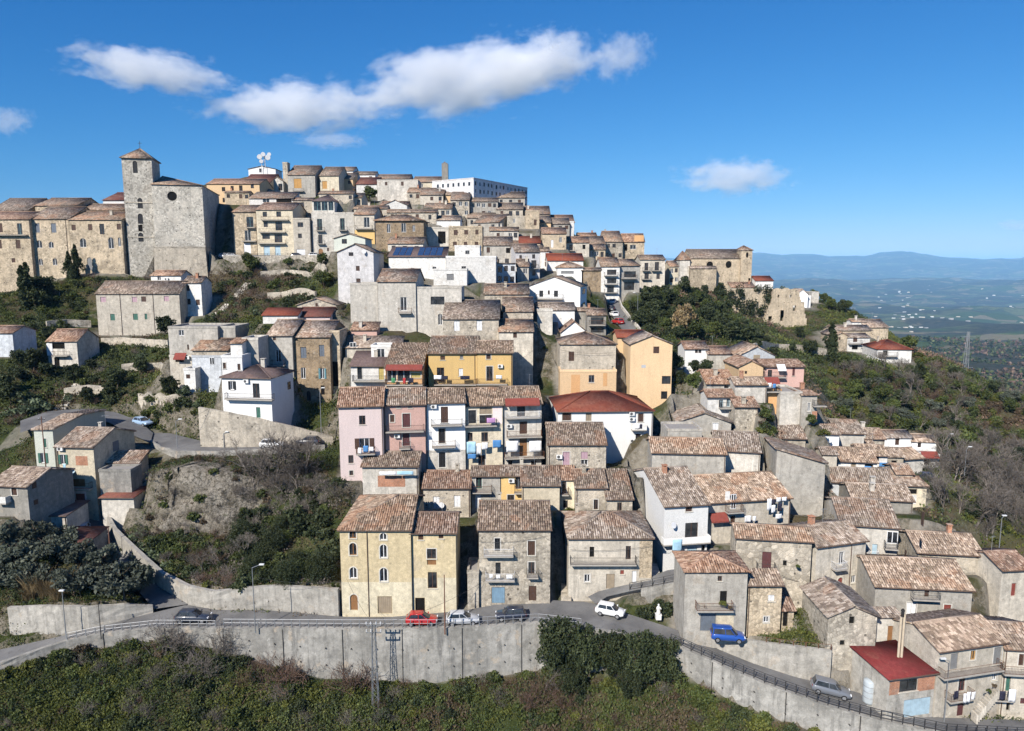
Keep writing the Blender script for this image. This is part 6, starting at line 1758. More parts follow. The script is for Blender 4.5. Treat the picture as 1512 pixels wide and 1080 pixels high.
def mk_tree(mat, k=26, per=62, size=.05, rx=.36, rz=.33, zc=.62, tr=.03):
    def f(rs):
        C = dome(rs, k, rx * .8, rz * .8, zc, full=True); rad = rs.uniform(.09, .165, k)
        return [('trunk', trunk_mesh('trunk', rs, 1.0, tr)), ('crown', leaf_mesh('crown', rs, C, rad, per, size, mat, .85))]
    return f
def mk_cypress(rs):
    k = 34; z = np.linspace(.06, .97, k); wd = .105 * np.sin(np.clip((z * .93 + .10), 0, 1) * math.pi) ** .6
    C = np.stack([rs.normal(0, 1, k) * wd * .35, rs.normal(0, 1, k) * wd * .35, z], 1)
    return [('trunk', trunk_mesh('trunk', rs, .5, .02, .01, 1)), ('crown', leaf_mesh('crown', rs, C, np.maximum(wd * .85, .03), 55, .035, 'dark', 1.5))]
def mk_bare(rs):
    out = []; lean = rs.normal(0, .12, 2)
    branches(rs, (0, 0, -.05), (lean[0], lean[1], 1), .34, .022, 4, out, kids=(3, 5), shrink=.70)
    thick = [s for s in out if s[4] >= 3]; thin = [s for s in out if s[4] < 3]
    return [('trunk', twig_mesh('trunk', rs, thick, 'twig')), ('crown', twig_mesh('crown', rs, thin, 'twig', .0016))]
def mk_dry(mat, n=26, up=.5):
    def f(rs):
        out = []
        for _ in range(n):
            a = rs.uniform(0, 6.28); e = rs.uniform(.2, 1.0); d = np.array([math.cos(a) * e, math.sin(a) * e, up + rs.rand() * .6])
            branches(rs, (rs.normal(0, .1), rs.normal(0, .1), -.03), d / np.linalg.norm(d), rs.uniform(.3, .55), .008, 2, out, kids=(2, 4), shrink=.62, up=.1)
        return [('twigs', twig_mesh('twigs', rs, out, mat, .003))]
    return f
def mk_cane(rs):
    segs = []
    for _ in range(130):
        a = rs.uniform(0, 6.28); r0 = rs.uniform(0, .22); p = np.array([math.cos(a) * r0, math.sin(a) * r0, -.02]); d = np.array([math.cos(a) * rs.uniform(0, .3), math.sin(a) * rs.uniform(0, .3), 1]); L = rs.uniform(.5, 1.0)
        q = p + d * L * .6; segs += [(p, q, .006, .005, 0), (q, q + (d + np.array([math.cos(a) * .3, math.sin(a) * .3, -.1])) * L * .4, .008, .002, 0)]
    return [('canes', twig_mesh('canes', rs, segs, 'tan'))]
variants('shrub', 4, mk_shrub('green')); variants('dshrub', 4, mk_shrub('dark', 18, 66)); variants('lshrub', 3, mk_shrub('lime', 15, 55)); variants('bshrub', 3, mk_shrub('brown', 15, 55, .075))
variants('tree', 4, mk_tree('green')); variants('dtree', 4, mk_tree('dark', 28, 66)); variants('olive', 4, mk_tree('olive', 26, 70, .045, .46, .30, .55)); variants('tantree', 2, mk_tree('tan', 22, 60, .05, .34, .38, .55))
variants('cypress', 3, mk_cypress); variants('bare', 4, mk_bare); variants('dry', 3, mk_dry('twig')); variants('rdry', 3, mk_dry('rtwig')); variants('cane', 2, mk_cane)
variants('roundtree', 4, mk_tree('dark', 70, 95, .026, .42, .42, .52, .03)); variants('cactus', 2, mk_shrub('cactus', 16, 34, .12)); variants('bigshrub', 4, mk_shrub('dark', 60, 120, .026, .62, 1.05, 1.0))
KINDNAME = {'shrub': ('shrub', 'shrub'), 'dshrub': ('dark_shrub', 'shrub'), 'lshrub': ('bright_shrub', 'shrub'), 'bshrub': ('brown_shrub', 'shrub'), 'tree': ('leafy_tree', 'tree'), 'dtree': ('dark_tree', 'tree'), 'olive': ('olive_tree', 'tree'),
            'tantree': ('straw_coloured_tree', 'tree'), 'cypress': ('cypress_tree', 'tree'), 'bare': ('bare_tree', 'tree'), 'dry': ('leafless_shrub', 'shrub'), 'rdry': ('reddish_shrub', 'shrub'), 'cane': ('dry_cane', 'plant'), 'cactus': ('prickly_plant', 'plant'), 'bigshrub': ('tall_bush', 'bush'), 'roundtree': ('round_evergreen', 'tree')}
KINDLABEL = {'shrub': 'rounded green shrub', 'dshrub': 'dense dark green shrub', 'lshrub': 'bright yellow-green shrub', 'bshrub': 'brown withered shrub', 'tree': 'leafy green tree', 'dtree': 'dark evergreen tree', 'olive': 'silvery grey olive tree',
             'tantree': 'straw coloured dry tree', 'cypress': 'slim dark cypress', 'bare': 'bare leafless tree', 'dry': 'leafless grey shrub', 'rdry': 'leafless reddish shrub', 'cane': 'clump of dry straw coloured cane', 'cactus': 'pale fleshy leaved plant', 'bigshrub': 'tall bushy dark evergreen', 'roundtree': 'rounded bushy evergreen tree'}
VR = random.Random(5)
VCOUNT = {}
def plant(kind, P, h, where, sx=None, sink=.06):
    nm, cat = KINDNAME[kind]; parts = VR.choice(VEG[kind])
    sx = sx or VR.uniform(.85, 1.2)
    VCOUNT[kind] = VCOUNT.get(kind, 0) + 1
    lab = KINDLABEL[kind] + ' ' + where
    rz = VR.uniform(0, 6.28)
    if len(parts) == 1:
        o = mobj(nm, parts[0][1])
    else:
        o = empty(nm, (0, 0, 0))
        for pn, me in parts: mobj(pn, me, o)
    o.location = (P[0], P[1], P[2] - sink * h); o.rotation_euler = (0, 0, rz); o.scale = (h * sx, h * sx * VR.uniform(.9, 1.1), h)
    tag(o, lab, cat, (KINDNAME[kind][0].replace('_', ' ') + 's ').replace('bushs', 'bushes').replace('dry canes', 'dry cane clumps') + where)
    return o
def inpoly(x, y, poly):
    c = False
    for i in range(len(poly)):
        (x0, y0), (x1, y1) = poly[i], poly[i - 1]
        if (y0 > y) != (y1 > y) and x < (x1 - x0) * (y - y0) / (y1 - y0) + x0: c = not c
    return c
def scatter(poly, n, kinds, where, town=.25, gap=.75):
    x0, x1 = min(p[0] for p in poly), max(p[0] for p in poly); y0, y1 = min(p[1] for p in poly), max(p[1] for p in poly)
    done = []; tries = 0
    ks = [k for k, wgt, a, c in kinds for _ in range(wgt)]; szs = {k: (a, c) for k, wgt, a, c in kinds}
    while len(done) < n and tries < n * 14:
        tries += 1
        x, y = VR.uniform(x0, x1), VR.uniform(y0, y1)
        if not inpoly(x, y, poly): continue
        P = hit(x, y)
        if P is None or on_town(P[0], P[1]) > town: continue
        k = VR.choice(ks); h = VR.uniform(*szs[k])
        if any((P[0] - q[0]) ** 2 + (P[1] - q[1]) ** 2 < (gap * .5 * (h + q[2]) * .6) ** 2 for q in done): continue
        plant(k, P, h, where); done.append((P[0], P[1], h))
def at(kind, px, py, h, where, sx=None):
    P = hit(px, py)
    if P is not None: plant(kind, P, h, where, sx)

# cliff below the hairpin
wc = 'on the overgrown cliff below the hairpin road'
scatter([(335, 770), (500, 745), (500, 868), (350, 872)], 34, [('dshrub', 5, 1.8, 3.4), ('shrub', 2, 1.5, 2.6), ('bigshrub', 2, 2.5, 4.0)], wc)
scatter([(165, 790), (240, 860), (350, 872), (340, 790), (230, 798)], 70, [('shrub', 3, 1.0, 2.2), ('dshrub', 3, 1.0, 2.4), ('dry', 2, 1.2, 2.4), ('lshrub', 1, .8, 1.4), ('rdry', 2, 1.2, 2.0), ('cactus', 1, 1.0, 1.8)], wc)
scatter([(345, 690), (500, 700), (505, 760), (350, 790)], 55, [('shrub', 2, 1.0, 2.0), ('dry', 4, 1.5, 3.0), ('dshrub', 2, 1.0, 2.2), ('bshrub', 2, 1.0, 1.8)], wc)
scatter([(222, 690), (345, 690), (340, 800), (215, 800)], 22, [('bshrub', 2, .7, 1.4), ('dry', 3, .8, 1.8), ('shrub', 1, .7, 1.3)], wc)
for (x, y, h) in [(405, 720, 7.0), (440, 728, 6.5), (375, 735, 5.0), (465, 735, 5.0), (330, 838, 4.5), (300, 850, 4.0), (430, 705, 5.5), (390, 705, 6.0), (450, 700, 5.0), (360, 700, 4.0), (415, 740, 6.0), (345, 760, 5.0), (360, 820, 5.0), (275, 800, 3.5), (250, 845, 3.0)]: at('bare', x, y, h, wc)
for (x, y, h) in [(212, 822, 2.6), (228, 834, 2.4), (200, 806, 2.0)]: at('cactus', x, y, h, wc)
for _ in range(42):
    q = Vc[VR.randrange(len(Vc))]
    plant(VR.choice(['dry', 'bshrub', 'dry', 'shrub', 'rdry']), q, VR.uniform(.6, 1.7), 'clinging to the grey rock face', None, .12)
for (x, y, h) in [(392, 702, 9.5), (424, 700, 10.5), (455, 702, 9.5), (440, 708, 8.5), (410, 714, 9.5), (372, 706, 7.5)]: at('bare', x, y, h, wc)
# olive grove
wo = 'in the grove above the road junction'
for (x, y, h) in [(20, 880, 4.2), (60, 872, 4.0), (110, 882, 4.4), (150, 884, 4.2), (185, 892, 4.6), (205, 880, 3.8), (25, 845, 4.2), (75, 838, 4.4), (120, 845, 4.2), (150, 852, 4.0), (10, 815, 4.0), (50, 812, 4.0), (95, 815, 3.6), (170, 872, 3.6), (135, 872, 3.8), (-10, 870, 4.5)]: at('olive', x, y, h * 1.25, wo)
for (x, y, h) in [(55, 880, 4.2), (70, 884, 3.6), (100, 878, 4.0), (85, 886, 3.0), (45, 888, 2.8)]: at('cane', x, y, h, wo)
scatter([(0, 780), (140, 790), (220, 885), (20, 890), (0, 850)], 16, [('shrub', 2, 1.0, 2.0), ('dshrub', 2, 1.2, 2.0), ('rdry', 1, 1, 2)], wo)
# gardens on the left
wg = 'in the terraced gardens below the convent'
scatter([(0, 500), (60, 490), (140, 500), (250, 505), (300, 560), (300, 610), (215, 640), (160, 600), (60, 600), (0, 640)], 105, [('dshrub', 3, 1.2, 2.6), ('shrub', 3, 1.0, 2.4), ('dtree', 2, 3.0, 5.0), ('lshrub', 1, .8, 1.6), ('cactus', 1, 1.2, 2.4), ('dry', 1, 1.2, 2.4), ('rdry', 1, 1.2, 2.2)], wg)
for (x, y, h) in [(50, 550, 5.5), (30, 545, 4.5), (210, 555, 4.0), (245, 498, 5.5), (130, 600, 4.0), (15, 600, 5.0), (160, 590, 3.6)]: at('dtree', x, y, h, wg)
for (x, y, h) in [(45, 600, 3.4), (60, 606, 3.0), (35, 612, 2.6)]: at('cactus', x, y, h, wg)
# hill under the church
wh = 'on the bank under the church'
scatter([(50, 425), (120, 410), (225, 408), (230, 425), (140, 450), (140, 490), (40, 500), (30, 470)], 85, [('shrub', 3, 1.2, 2.6), ('dshrub', 3, 1.4, 2.8), ('lshrub', 1, 1, 1.8), ('bshrub', 1, 1, 2), ('rdry', 1, 1.5, 2.5)], wh)
for (x, y, h) in [(36, 458, 11), (43, 458, 11.5), (103, 415, 8), (114, 414, 9.5), (108, 416, 5), (143, 398, 6.5), (150, 398, 6.8), (215, 396, 5.4)]: at('cypress', x, y, h, 'in front of the convent wall', .95)
for (x, y, h) in [(163, 397, 5.0), (172, 397, 5.2), (184, 397, 3.5), (65, 445, 7), (55, 460, 6)]: at('dtree', x, y, h, wh)
# slope under the square
ws = 'on the scrubby slope under the square'
scatter([(340, 400), (365, 390), (500, 388), (500, 455), (470, 462), (350, 470), (320, 490), (300, 470)], 100, [('shrub', 3, 1.2, 2.8), ('dshrub', 3, 1.4, 3.2), ('bshrub', 2, 1, 2), ('dry', 1, 1.5, 2.6), ('rdry', 2, 1.5, 2.6), ('cactus', 1, 1.2, 2.2)], ws)
for (x, y, h) in [(375, 404, 5), (365, 400, 4.5), (478, 398, 4), (480, 432, 5)]: at('tree', x, y, h, ws)
at('tree', 548, 305, 6, 'high between the old houses')
# wood on the spur
ww = 'in the dense wood below the spur church'
scatter([(925, 470), (960, 430), (1060, 426), (1095, 440), (1100, 500), (1130, 512), (1060, 505), (990, 505), (950, 500)], 120, [('dtree', 5, 3.5, 6.0), ('tree', 2, 3.0, 5.0), ('dshrub', 3, 2.0, 3.5), ('bshrub', 1, 1.5, 3)], ww)
for (x, y, h) in [(1010, 498, 9), (1003, 500, 7.5), (1018, 500, 7)]: at('tantree', x, y, h, ww, .75)
scatter([(985, 530), (1010, 520), (1052, 545), (1048, 600), (1000, 615), (985, 590)], 16, [('dtree', 4, 3, 5), ('tree', 2, 3, 4.5)], 'between the orange house and the grey roofs', .4)
scatter([(760, 520), (830, 440), (850, 470), (1060, 540), (1240, 600), (1380, 700), (1300, 830), (1150, 640), (1000, 640), (940, 600)], 26, [('shrub', 3, .8, 1.8), ('dshrub', 2, 1.0, 2.0), ('lshrub', 1, .6, 1.2), ('bshrub', 1, .8, 1.5)], 'in the gaps between the crowded houses', .35, .4)
scatter([(1090, 605), (1180, 625), (1240, 660), (1200, 655), (1110, 640)], 12, [('lshrub', 2, 1.0, 1.8), ('shrub', 3, 1.2, 2.2), ('tree', 1, 2, 3)], 'in the hedge behind the grey roofs', .5)
scatter([(1100, 495), (1230, 495), (1225, 540), (1150, 535), (1090, 520)], 26, [('shrub', 3, 1, 2), ('lshrub', 2, .7, 1.4), ('dtree', 2, 2.5, 4)], 'in the allotments below the ruin')
at('cypress', 1226, 535, 9.5, 'beside the spur hamlet', 1.1); at('cypress', 1229, 538, 8.0, 'beside the spur hamlet', 1.1)
# right hillside
wr = 'on the wooded hillside right of the town'
scatter([(1225, 545), (1300, 540), (1345, 520), (1420, 560), (1530, 600), (1530, 700), (1400, 680), (1380, 640), (1300, 632), (1230, 625)], 260, [('tree', 4, 2.6, 6.0), ('dtree', 3, 3.0, 6.5), ('lshrub', 3, 1.5, 2.8), ('olive', 2, 3.0, 5.0), ('rdry', 2, 2.0, 3.6), ('bshrub', 3, 1.5, 3.0), ('bare', 4, 5, 8), ('dry', 3, 2, 4), ('shrub', 3, 1.5, 3.2)], wr)
scatter([(1195, 440), (1230, 430), (1320, 470), (1340, 500), (1290, 470), (1230, 465)], 34, [('tree', 3, 3, 5), ('dtree', 2, 3, 5), ('lshrub', 2, 1.5, 2.5), ('rdry', 1, 2, 3)], wr)
wb_ = 'in the bare wood at the edge of the cluster'
scatter([(1375, 690), (1400, 670), (1530, 680), (1530, 800), (1450, 805), (1390, 770)], 85, [('bare', 9, 5.5, 9.0), ('dry', 2, 2.0, 3.5), ('dshrub', 1, 1.5, 2.5), ('lshrub', 1, 1, 2)], wb_, .6, .22)
# foreground
wf = 'at the foot of the retaining wall'
for (x, y, h, s) in [(824, 1002, 9.0, .72), (866, 1008, 8.2, .74), (908, 1008, 7.6, .72), (946, 1014, 8.0, .78), (978, 1010, 6.4, .8), (845, 1030, 4.6, .9), (932, 1034, 4.4, .9)]: at('roundtree', x, y, h, wf, s)
for (x, y, h) in [(250, 960, 5.0), (322, 968, 5.2), (290, 990, 3.6), (310, 1000, 3.0), (262, 965, 3.8), (335, 975, 3.6)]: at('dry', x, y, h, wf)
for (x, y, h) in [(380, 1000, 2.6), (415, 1006, 5.0), (425, 1010, 4.2), (515, 1016, 4.4), (530, 1018, 4.8), (560, 1050, 2.0), (800, 1040, 4.2), (830, 1045, 3.5), (780, 1050, 3.6)]: at('rdry', x, y, h, wf)
for (x, y, h) in [(300, 990, 1.8), (800, 1028, 4.5)]: at('bare', x, y, h, wf)
wl = 'on the rough slope below the road'
scatter([(0, 1000), (100, 965), (230, 950), (400, 1010), (780, 1025), (1000, 1010), (1170, 1080), (0, 1080)], 230, [('dshrub', 3, .7, 2.2), ('shrub', 6, .6, 1.9), ('bshrub', 1, .6, 1.4), ('rdry', 1, .8, 2.2), ('dry', 2, .8, 2.4), ('lshrub', 4, .5, 1.4)], wl, .5, .35)
scatter([(160, 868), (240, 872), (320, 880), (500, 874), (500, 866), (320, 868), (240, 850)], 22, [('shrub', 2, .5, .9), ('lshrub', 2, .4, .8)], 'spilling over the lane wall', .9, .3)
for (x, y, h) in [(955, 912, 2.2), (990, 908, 2.0), (1005, 905, 1.6), (972, 897, 1.4), (885, 892, 1.2)]: at('dshrub', x, y, h, 'in the little garden round the statue')
scatter([(1100, 925), (1225, 930), (1235, 985), (1150, 955), (1100, 940)], 10, [('lshrub', 2, .3, .5), ('shrub', 2, .3, .6)], 'on the terrace above the grey car', .6, .3)

# plants along the foot of the road wall
for i in range(4, len(RX) - 6):
    if VR.random() < .75:
        k = VR.choice(['shrub', 'dshrub', 'rdry', 'lshrub', 'bshrub', 'dry', 'shrub'])
        x = RX[i] + VR.uniform(-.4, .4); y = FEr[i, 1] - VR.uniform(.3, 1.4)
        plant(k, (x, y, float(ground(np.array([x]), np.array([y]))[0])), VR.uniform(.8, 2.0), 'along the foot of the road wall')
# ---- ground cover nobody could count
def cover(name, label, n, region, mats, size, hgt, per=12, seed=1, town=.3, dens_y=None):
    rs = np.random.RandomState(seed)
    x0, x1, y0, y1 = region
    X = rs.uniform(x0, x1, n); Y = y0 + (y1 - y0) * rs.rand(n) ** (dens_y or 1.0)
    vis = np.abs(X / np.maximum(Y, 1)) < .80
    keep = vis & (on_town(X, Y) < town) & (fbm(X * .15, Y * .15, seed + 5, 3) > -.5)
    X, Y = X[keep], Y[keep]; Z = ground(X, Y); k = len(X)
    hs = hgt * rs.uniform(.5, 1.3, k); wd = size * 1.8 * rs.uniform(.7, 1.4, k)
    ci = np.repeat(np.arange(k), per); m = len(ci)
    P = np.stack([X[ci] + rs.normal(0, 1, m) * wd[ci], Y[ci] + rs.normal(0, 1, m) * wd[ci], Z[ci] + rs.rand(m) * hs[ci]], 1)
    P[:, 2] = np.maximum(P[:, 2], ground(np.clip(P[:, 0], gx[0], gx[-1]), np.clip(P[:, 1], gy[0], gy[-1])))
    t1 = rand_dirs(rs, m); t1[:, 2] = np.abs(t1[:, 2]) + .4; t1 /= np.linalg.norm(t1, axis=1)[:, None]
    t2 = np.cross(t1, rand_dirs(rs, m)); t2 /= np.linalg.norm(t2, axis=1)[:, None] + 1e-6
    s = size * rs.uniform(.6, 1.3, m)[:, None]
    Vv, Qq = quads_from(P, t1 * s, t2 * s * .5)
    tone = np.clip(.5 + .9 * fbm(X * .07, Y * .07, seed, 3), 0, 1)
    UV = np.repeat(np.stack([rs.rand(m), tone[ci]], 1)[:, None], 4, 1).reshape(-1, 2)
    tone2 = fbm(X * .07 + 40, Y * .07, seed + 2, 3)
    mi = np.digitize(tone2 + rs.normal(0, .05, k), np.linspace(-.30, .30, len(mats) - 1))[ci] if len(mats) > 1 else np.zeros(m, int)
    o = mobj(name, np_mesh(name, Vv, Qq, UV, mats=[LM[q] for q in mats], midx=mi)); tag(o, label, 'undergrowth', kind='stuff')
    return o
cover('undergrowth', 'low green and brown undergrowth covering the slope below the road', 26000, (-75, 62, 58, 79), ['brown', 'green', 'green', 'lime', 'green', 'dark', 'green', 'lime', 'lime'], .15, .6, 12, 11, .8)
cover('undergrowth', 'scrubby undergrowth covering the cliff and grove beside the lane', 11000, (-90, -12, 80, 112), ['twig', 'brown', 'green', 'dark', 'brown', 'green', 'dark'], .14, .5, 12, 12)
cover('undergrowth', 'weeds and undergrowth covering the garden terraces and church bank', 15000, (-150, -28, 112, 196), ['brown', 'green', 'dark', 'green', 'lime'], .22, .7, 12, 13)
cover('undergrowth', 'undergrowth covering the right hillside and the wood floor', 17000, (28, 215, 96, 268), ['rtwig', 'brown', 'green', 'dark', 'green', 'lime'], .28, 1.0, 12, 14)
cover('grass', 'short green grass on the terrace by the blue car', 900, (25.5, 37, 73.5, 80), ['green', 'lime', 'green'], .1, .18, 12, 21, .95)
cover('grass', 'bright green grass verge under the pale concrete wall', 1400, (-75, -50, 74, 83), ['lime', 'green', 'lime'], .09, .2, 12, 22, .95)
# ---- woodland of the far hills
rs = np.random.RandomState(77); n = 15000
r_ = np.exp(rs.uniform(math.log(265), math.log(2600), n)); a_ = np.radians(rs.uniform(8, 41, n))
X, Y = r_ * np.sin(a_), r_ * np.cos(a_)
keep = (fbm(X / 190, Y / 190, 61, 4) > -.10) & ~((X < 250) & (Y < 395))
X, Y, r_ = X[keep], Y[keep], r_[keep]
Z = far_z(X, Y); k = len(X); per = 9
hs = rs.uniform(4, 8, k) * np.interp(r_, [300, 2600], [1, 1.7])
ci = np.repeat(np.arange(k), per); m = len(ci)
P = np.stack([X, Y, Z + hs * .45], 1)[ci] + rand_dirs(rs, m) * (hs[ci] * .42)[:, None]
t1 = rand_dirs(rs, m); t2 = np.cross(t1, rand_dirs(rs, m)); t2 /= np.linalg.norm(t2, axis=1)[:, None]
s = (hs[ci] * .30)[:, None]
Vv, Qq = quads_from(P, t1 * s, t2 * s)
UV = np.repeat(np.stack([rs.rand(m), rs.rand(k)[ci]], 1)[:, None], 4, 1).reshape(-1, 2)
mi = rs.choice(4, k, p=[.4, .25, .2, .15])[ci]
o = mobj('far_woodland', np_mesh('far_woodland', Vv, Qq, UV, mats=[LM['dark'], LM['green'], LM['rtwig'], LM['brown']], midx=mi)); tag(o, 'distant woodland covering the low hills of the valley', 'woodland', kind='stuff')
# far-off villages, a few pixels each
rs = np.random.RandomState(78); mb = MB()
for _ in range(150):
    cr = math.exp(rs.uniform(math.log(3800), math.log(12500))); ca = math.radians(rs.uniform(14, 40))
    if rs.rand() < .5: cr, ca = [(5200, .52), (6800, .60), (4300, .60), (8500, .50), (7600, .66), (3600, .50)][rs.randint(6)]; cr *= 1 + rs.normal(0, .05); ca += rs.normal(0, .02)
    x, y = cr * math.sin(ca), cr * math.cos(ca); z = float(far_z(np.array([x]), np.array([y]))[0]); w_ = rs.uniform(3, 8) * (1 + cr / 14000); h_ = rs.uniform(3, 6)
    mb.box(x - w_, x + w_, y - 5, y + 5, z - 6, z + h_, rs.randint(3))
o = mb.obj('far_village', None, plain('far_white', (.72, .70, .66)), plain('far_cream', (.55, .48, .38)), plain('far_grey', (.4, .38, .36))); tag(o, 'scattered pale buildings dotted across the far valley floor', 'village', kind='stuff')
# ------------------------------------------------------------------ cars
def carpaint(key, rgb):
    k = ('car', key)
    if k not in MATS:
        t = NT('car_paint_' + key); t.fin(rgb, .28, .5); t.b.inputs['Coat Weight'].default_value = .6; t.b.inputs['Coat Roughness'].default_value = .08; MATS[k] = t.mat
    return MATS[k]
def loft(secs, mat_split=None):
    """secs: list of rings (same count); returns MB skin"""
    mb = MB(); n = len(secs[0])
    for r in secs: mb.v.extend(r)
    for i in range(len(secs) - 1):
        for k in range(n):
            k2 = (k + 1) % n
            mb.f.append((i*n + k, i*n + k2, (i+1)*n + k2, (i+1)*n + k)); mb.m.append(0)
    mb.f.append(tuple(range(n))[::-1]); mb.m.append(0); mb.f.append(tuple((len(secs)-1)*n + k for k in range(n))); mb.m.append(0)
    return mb
def car(label, loc, heading, key, rgb, L=3.9, Wd=1.66, H=1.46, style='hatch', slope=0.0, name='parked_car'):
    root = empty(name, loc, heading); root.rotation_euler = (0, slope, heading)
    tag(root, label, 'car')
    pm = carpaint(key, rgb); hw = Wd / 2; hl = L / 2
    # lower body: rings along the length
    st = [(-hl, .38, .78, .80), (-hl + .06, .30, .92, .90), (-hl + .35, .24, .97, .985), (-.4, .22, .95, 1.0), (.55, .22, .93, 1.0), (hl - .95, .22, .90, .99), (hl - .35, .25, .80, .95), (hl - .07, .32, .70, .86), (hl, .42, .62, .78)]
    secs = []
    for (x, z0, z1, f) in st:
        y = hw * f; m = (z0 + z1) / 2
        secs.append([(x, -y * .82, z0), (x, -y * .96, z0 + .09), (x, -y, m), (x, -y * .97, z1 - .09), (x, -y * .84, z1), (x, y * .84, z1), (x, y * .97, z1 - .09), (x, y, m), (x, y * .96, z0 + .09), (x, y * .82, z0)])
    bo = loft(secs).obj('body', root, pm, smooth=True)
    # greenhouse
    zb, zt = .90, H - .03
    bx0, bx1 = (-hl + .12, .98) if style != 'van' else (-hl + .08, 1.05)
    tx0, tx1 = {'hatch': (-hl + .50, .22), 'mpv': (-hl + .35, .42), 'van': (-hl + .16, .45)}[style]
    yb, yt = hw * .86, hw * .68
    def ring(z, x0, x1, y, c=.10): return [(x0 + c, -y, z), (x1 - c * 2.2, -y, z), (x1, -y * .62, z), (x1, y * .62, z), (x1 - c * 2.2, y, z), (x0 + c, y, z), (x0, y * .7, z), (x0, -y * .7, z)]
    g = loft([ring(zb, bx0, bx1, yb), ring(zt - .05, tx0, tx1, yt)]).obj('windows', root, glassmat())
    r_ = loft([ring(zt - .05, tx0 - .02, tx1 + .03, yt + .02), ring(zt + .005, tx0 + .05, tx1 - .06, yt - .04), ring(zt + .02, tx0 + .25, tx1 - .25, yt - .2)]).obj('roof', root, pm, smooth=True)
    mb = MB()
    for s in (-1, 1):
        for (xa, xb, rr) in ((bx1 - .30, tx1 - .20, .035), (bx0 + .12, tx0 + .12, .075), (-.30, -.36, .04)):
            mb.bar((xa, s * (yb + .004), zb - .02), (xb, s * (yt + .008), zt - .04), rr, 4)
        mb.bar((bx0 + .1, s * (yb + .006), zb + .02), (bx1 - .2, s * (yb + .006), zb + .02), .025, 4)
    mb.obj('pillars', root, pm)
    tyre = plain('tyre', (.018, .018, .018), .9, .2); rim = plain('rim', (.42, .42, .43), .35, .5, .6)
    for x in (-hl + .68, hl - .72):
        for s in (-1, 1):
            mb = MB(); mb.bar((x, s * (hw - .19), .30), (x, s * (hw + .012), .30), .30, 16)
            w_ = mb.obj('wheel', root, tyre)
            mb = MB(); mb.bar((x, s * (hw + .004), .30), (x, s * (hw + .022), .30), .19, 12); mb.obj('rim', w_, rim)
    for s in (-1, 1):
        mb = MB(); mb.box(hl - .16, hl - .015, s * hw * .62 - .16, s * hw * .62 + .16, .60, .72); mb.obj('headlight', root, plain('lamp_glass', (.75, .76, .78), .1, .6))
        mb = MB(); mb.box(-hl + .005, -hl + .12, s * hw * .72 - .09, s * hw * .72 + .09, .66, .88); mb.obj('tail_light', root, plain('tail_red', (.25, .012, .01), .25, .5))
        mb = MB(); mb.box(.62, .76, s * (hw + .02) - .06, s * (hw + .02) + .08, .92, 1.04); mb.obj('mirror', root, pm)
    mb = MB(); mb.box(hl - .03, hl + .012, -.26, .26, .42, .52); mb.box(-hl - .008, -hl + .05, -.26, .26, .50, .61); mb.obj('number_plate', root, plain('plate_white', (.7, .7, .68), .5, .4))
    return root
def rd(a): return math.radians(a)
car('red hatchback parked by the road railing', PZ(623, 921, .05), rd(1), 'red', (.42, .018, .018), 3.75)
car('silver hatchback parked between the red and the dark car', PZ(683, 920, .07), rd(3), 'silver', (.48, .49, .51), 3.9)
car('dark blue compact car parked behind the silver one', PZ(754, 914, .12), rd(182), 'navy', (.03, .035, .055), 3.7, 1.64, 1.5, 'mpv')
car('dark car by the wall near the junction', PZ(286, 917, .1), rd(2), 'dark', (.035, .042, .06), 4.0)
car('small white hatchback turning out of the side lane', PZ(901, 908, .35), rd(-22), 'white', (.78, .78, .77), 3.5, 1.58, 1.45, 'mpv')
car('bright blue small van on the grass terrace', PZ(1074, 945, .68), rd(-8), 'blue', (.02, .075, .32), 3.7, 1.62, 1.6, 'van')
car('grey people carrier descending the road', PZ(1225, 1024, -3.35), rd(-16), 'graphite', (.15, .16, .18), 4.0, 1.68, 1.5, 'mpv', .12)
car('light blue car standing in the lane by the rusty shed', PZ(122, 790, 4.4), rd(-70), 'lightblue', (.36, .45, .52), 3.8)
car('white car on the hairpin road under the stone wall', PZ(402, 661, 13.65), rd(3), 'white', (.78, .78, .77), 3.8)
car('blue and white car at the roadside above the hairpin', PZ(211, 628, 14.6), rd(-28), 'sky', (.30, .42, .58), 3.9)
car('dark car hidden under the bare tree on the hairpin road', PZ(455, 657, 13.6), rd(178), 'dark', (.035, .042, .06), 3.9)
for (lab, px, py, D, hd, k, rgb) in [('white saloon parked along the square', 466, 379.5, 198, 4, 'white', (.78, .78, .77)), ('white car in the church shadow by the wall', 345, 378.5, 196, -5, 'white', (.78, .78, .77)), ('silver car at the church corner of the square', 334, 379, 199, 3, 'silver', (.48, .49, .51)), ('dark car outside the stained house on the square', 440, 379.5, 198, 3, 'dark', (.035, .042, .06)),
                               ('silver car parked high on the upper road', 905, 447, 188, 75, 'silver', (.48, .49, .51)), ('black car parked behind the silver one on the upper road', 903, 457, 180, 85, 'black', (.02, .02, .022)), ('white car parked on the bend of the upper road', 906, 466, 175, 100, 'white', (.78, .78, .77)), ('red car parked lowest on the upper road', 912, 478, 168, 110, 'red', (.42, .018, .018)), ('dark car parked by the bare wood below the white cluster', 1361, 708, 114, 170, 'dark', (.035, .042, .06))]:
    P = PD(px, py, D); g = float(ground(np.array([P[0]]), np.array([P[1]]))[0])
    car(lab, (P[0], P[1], g + .26 if D > 120 else g + .05), rd(hd), k, rgb)

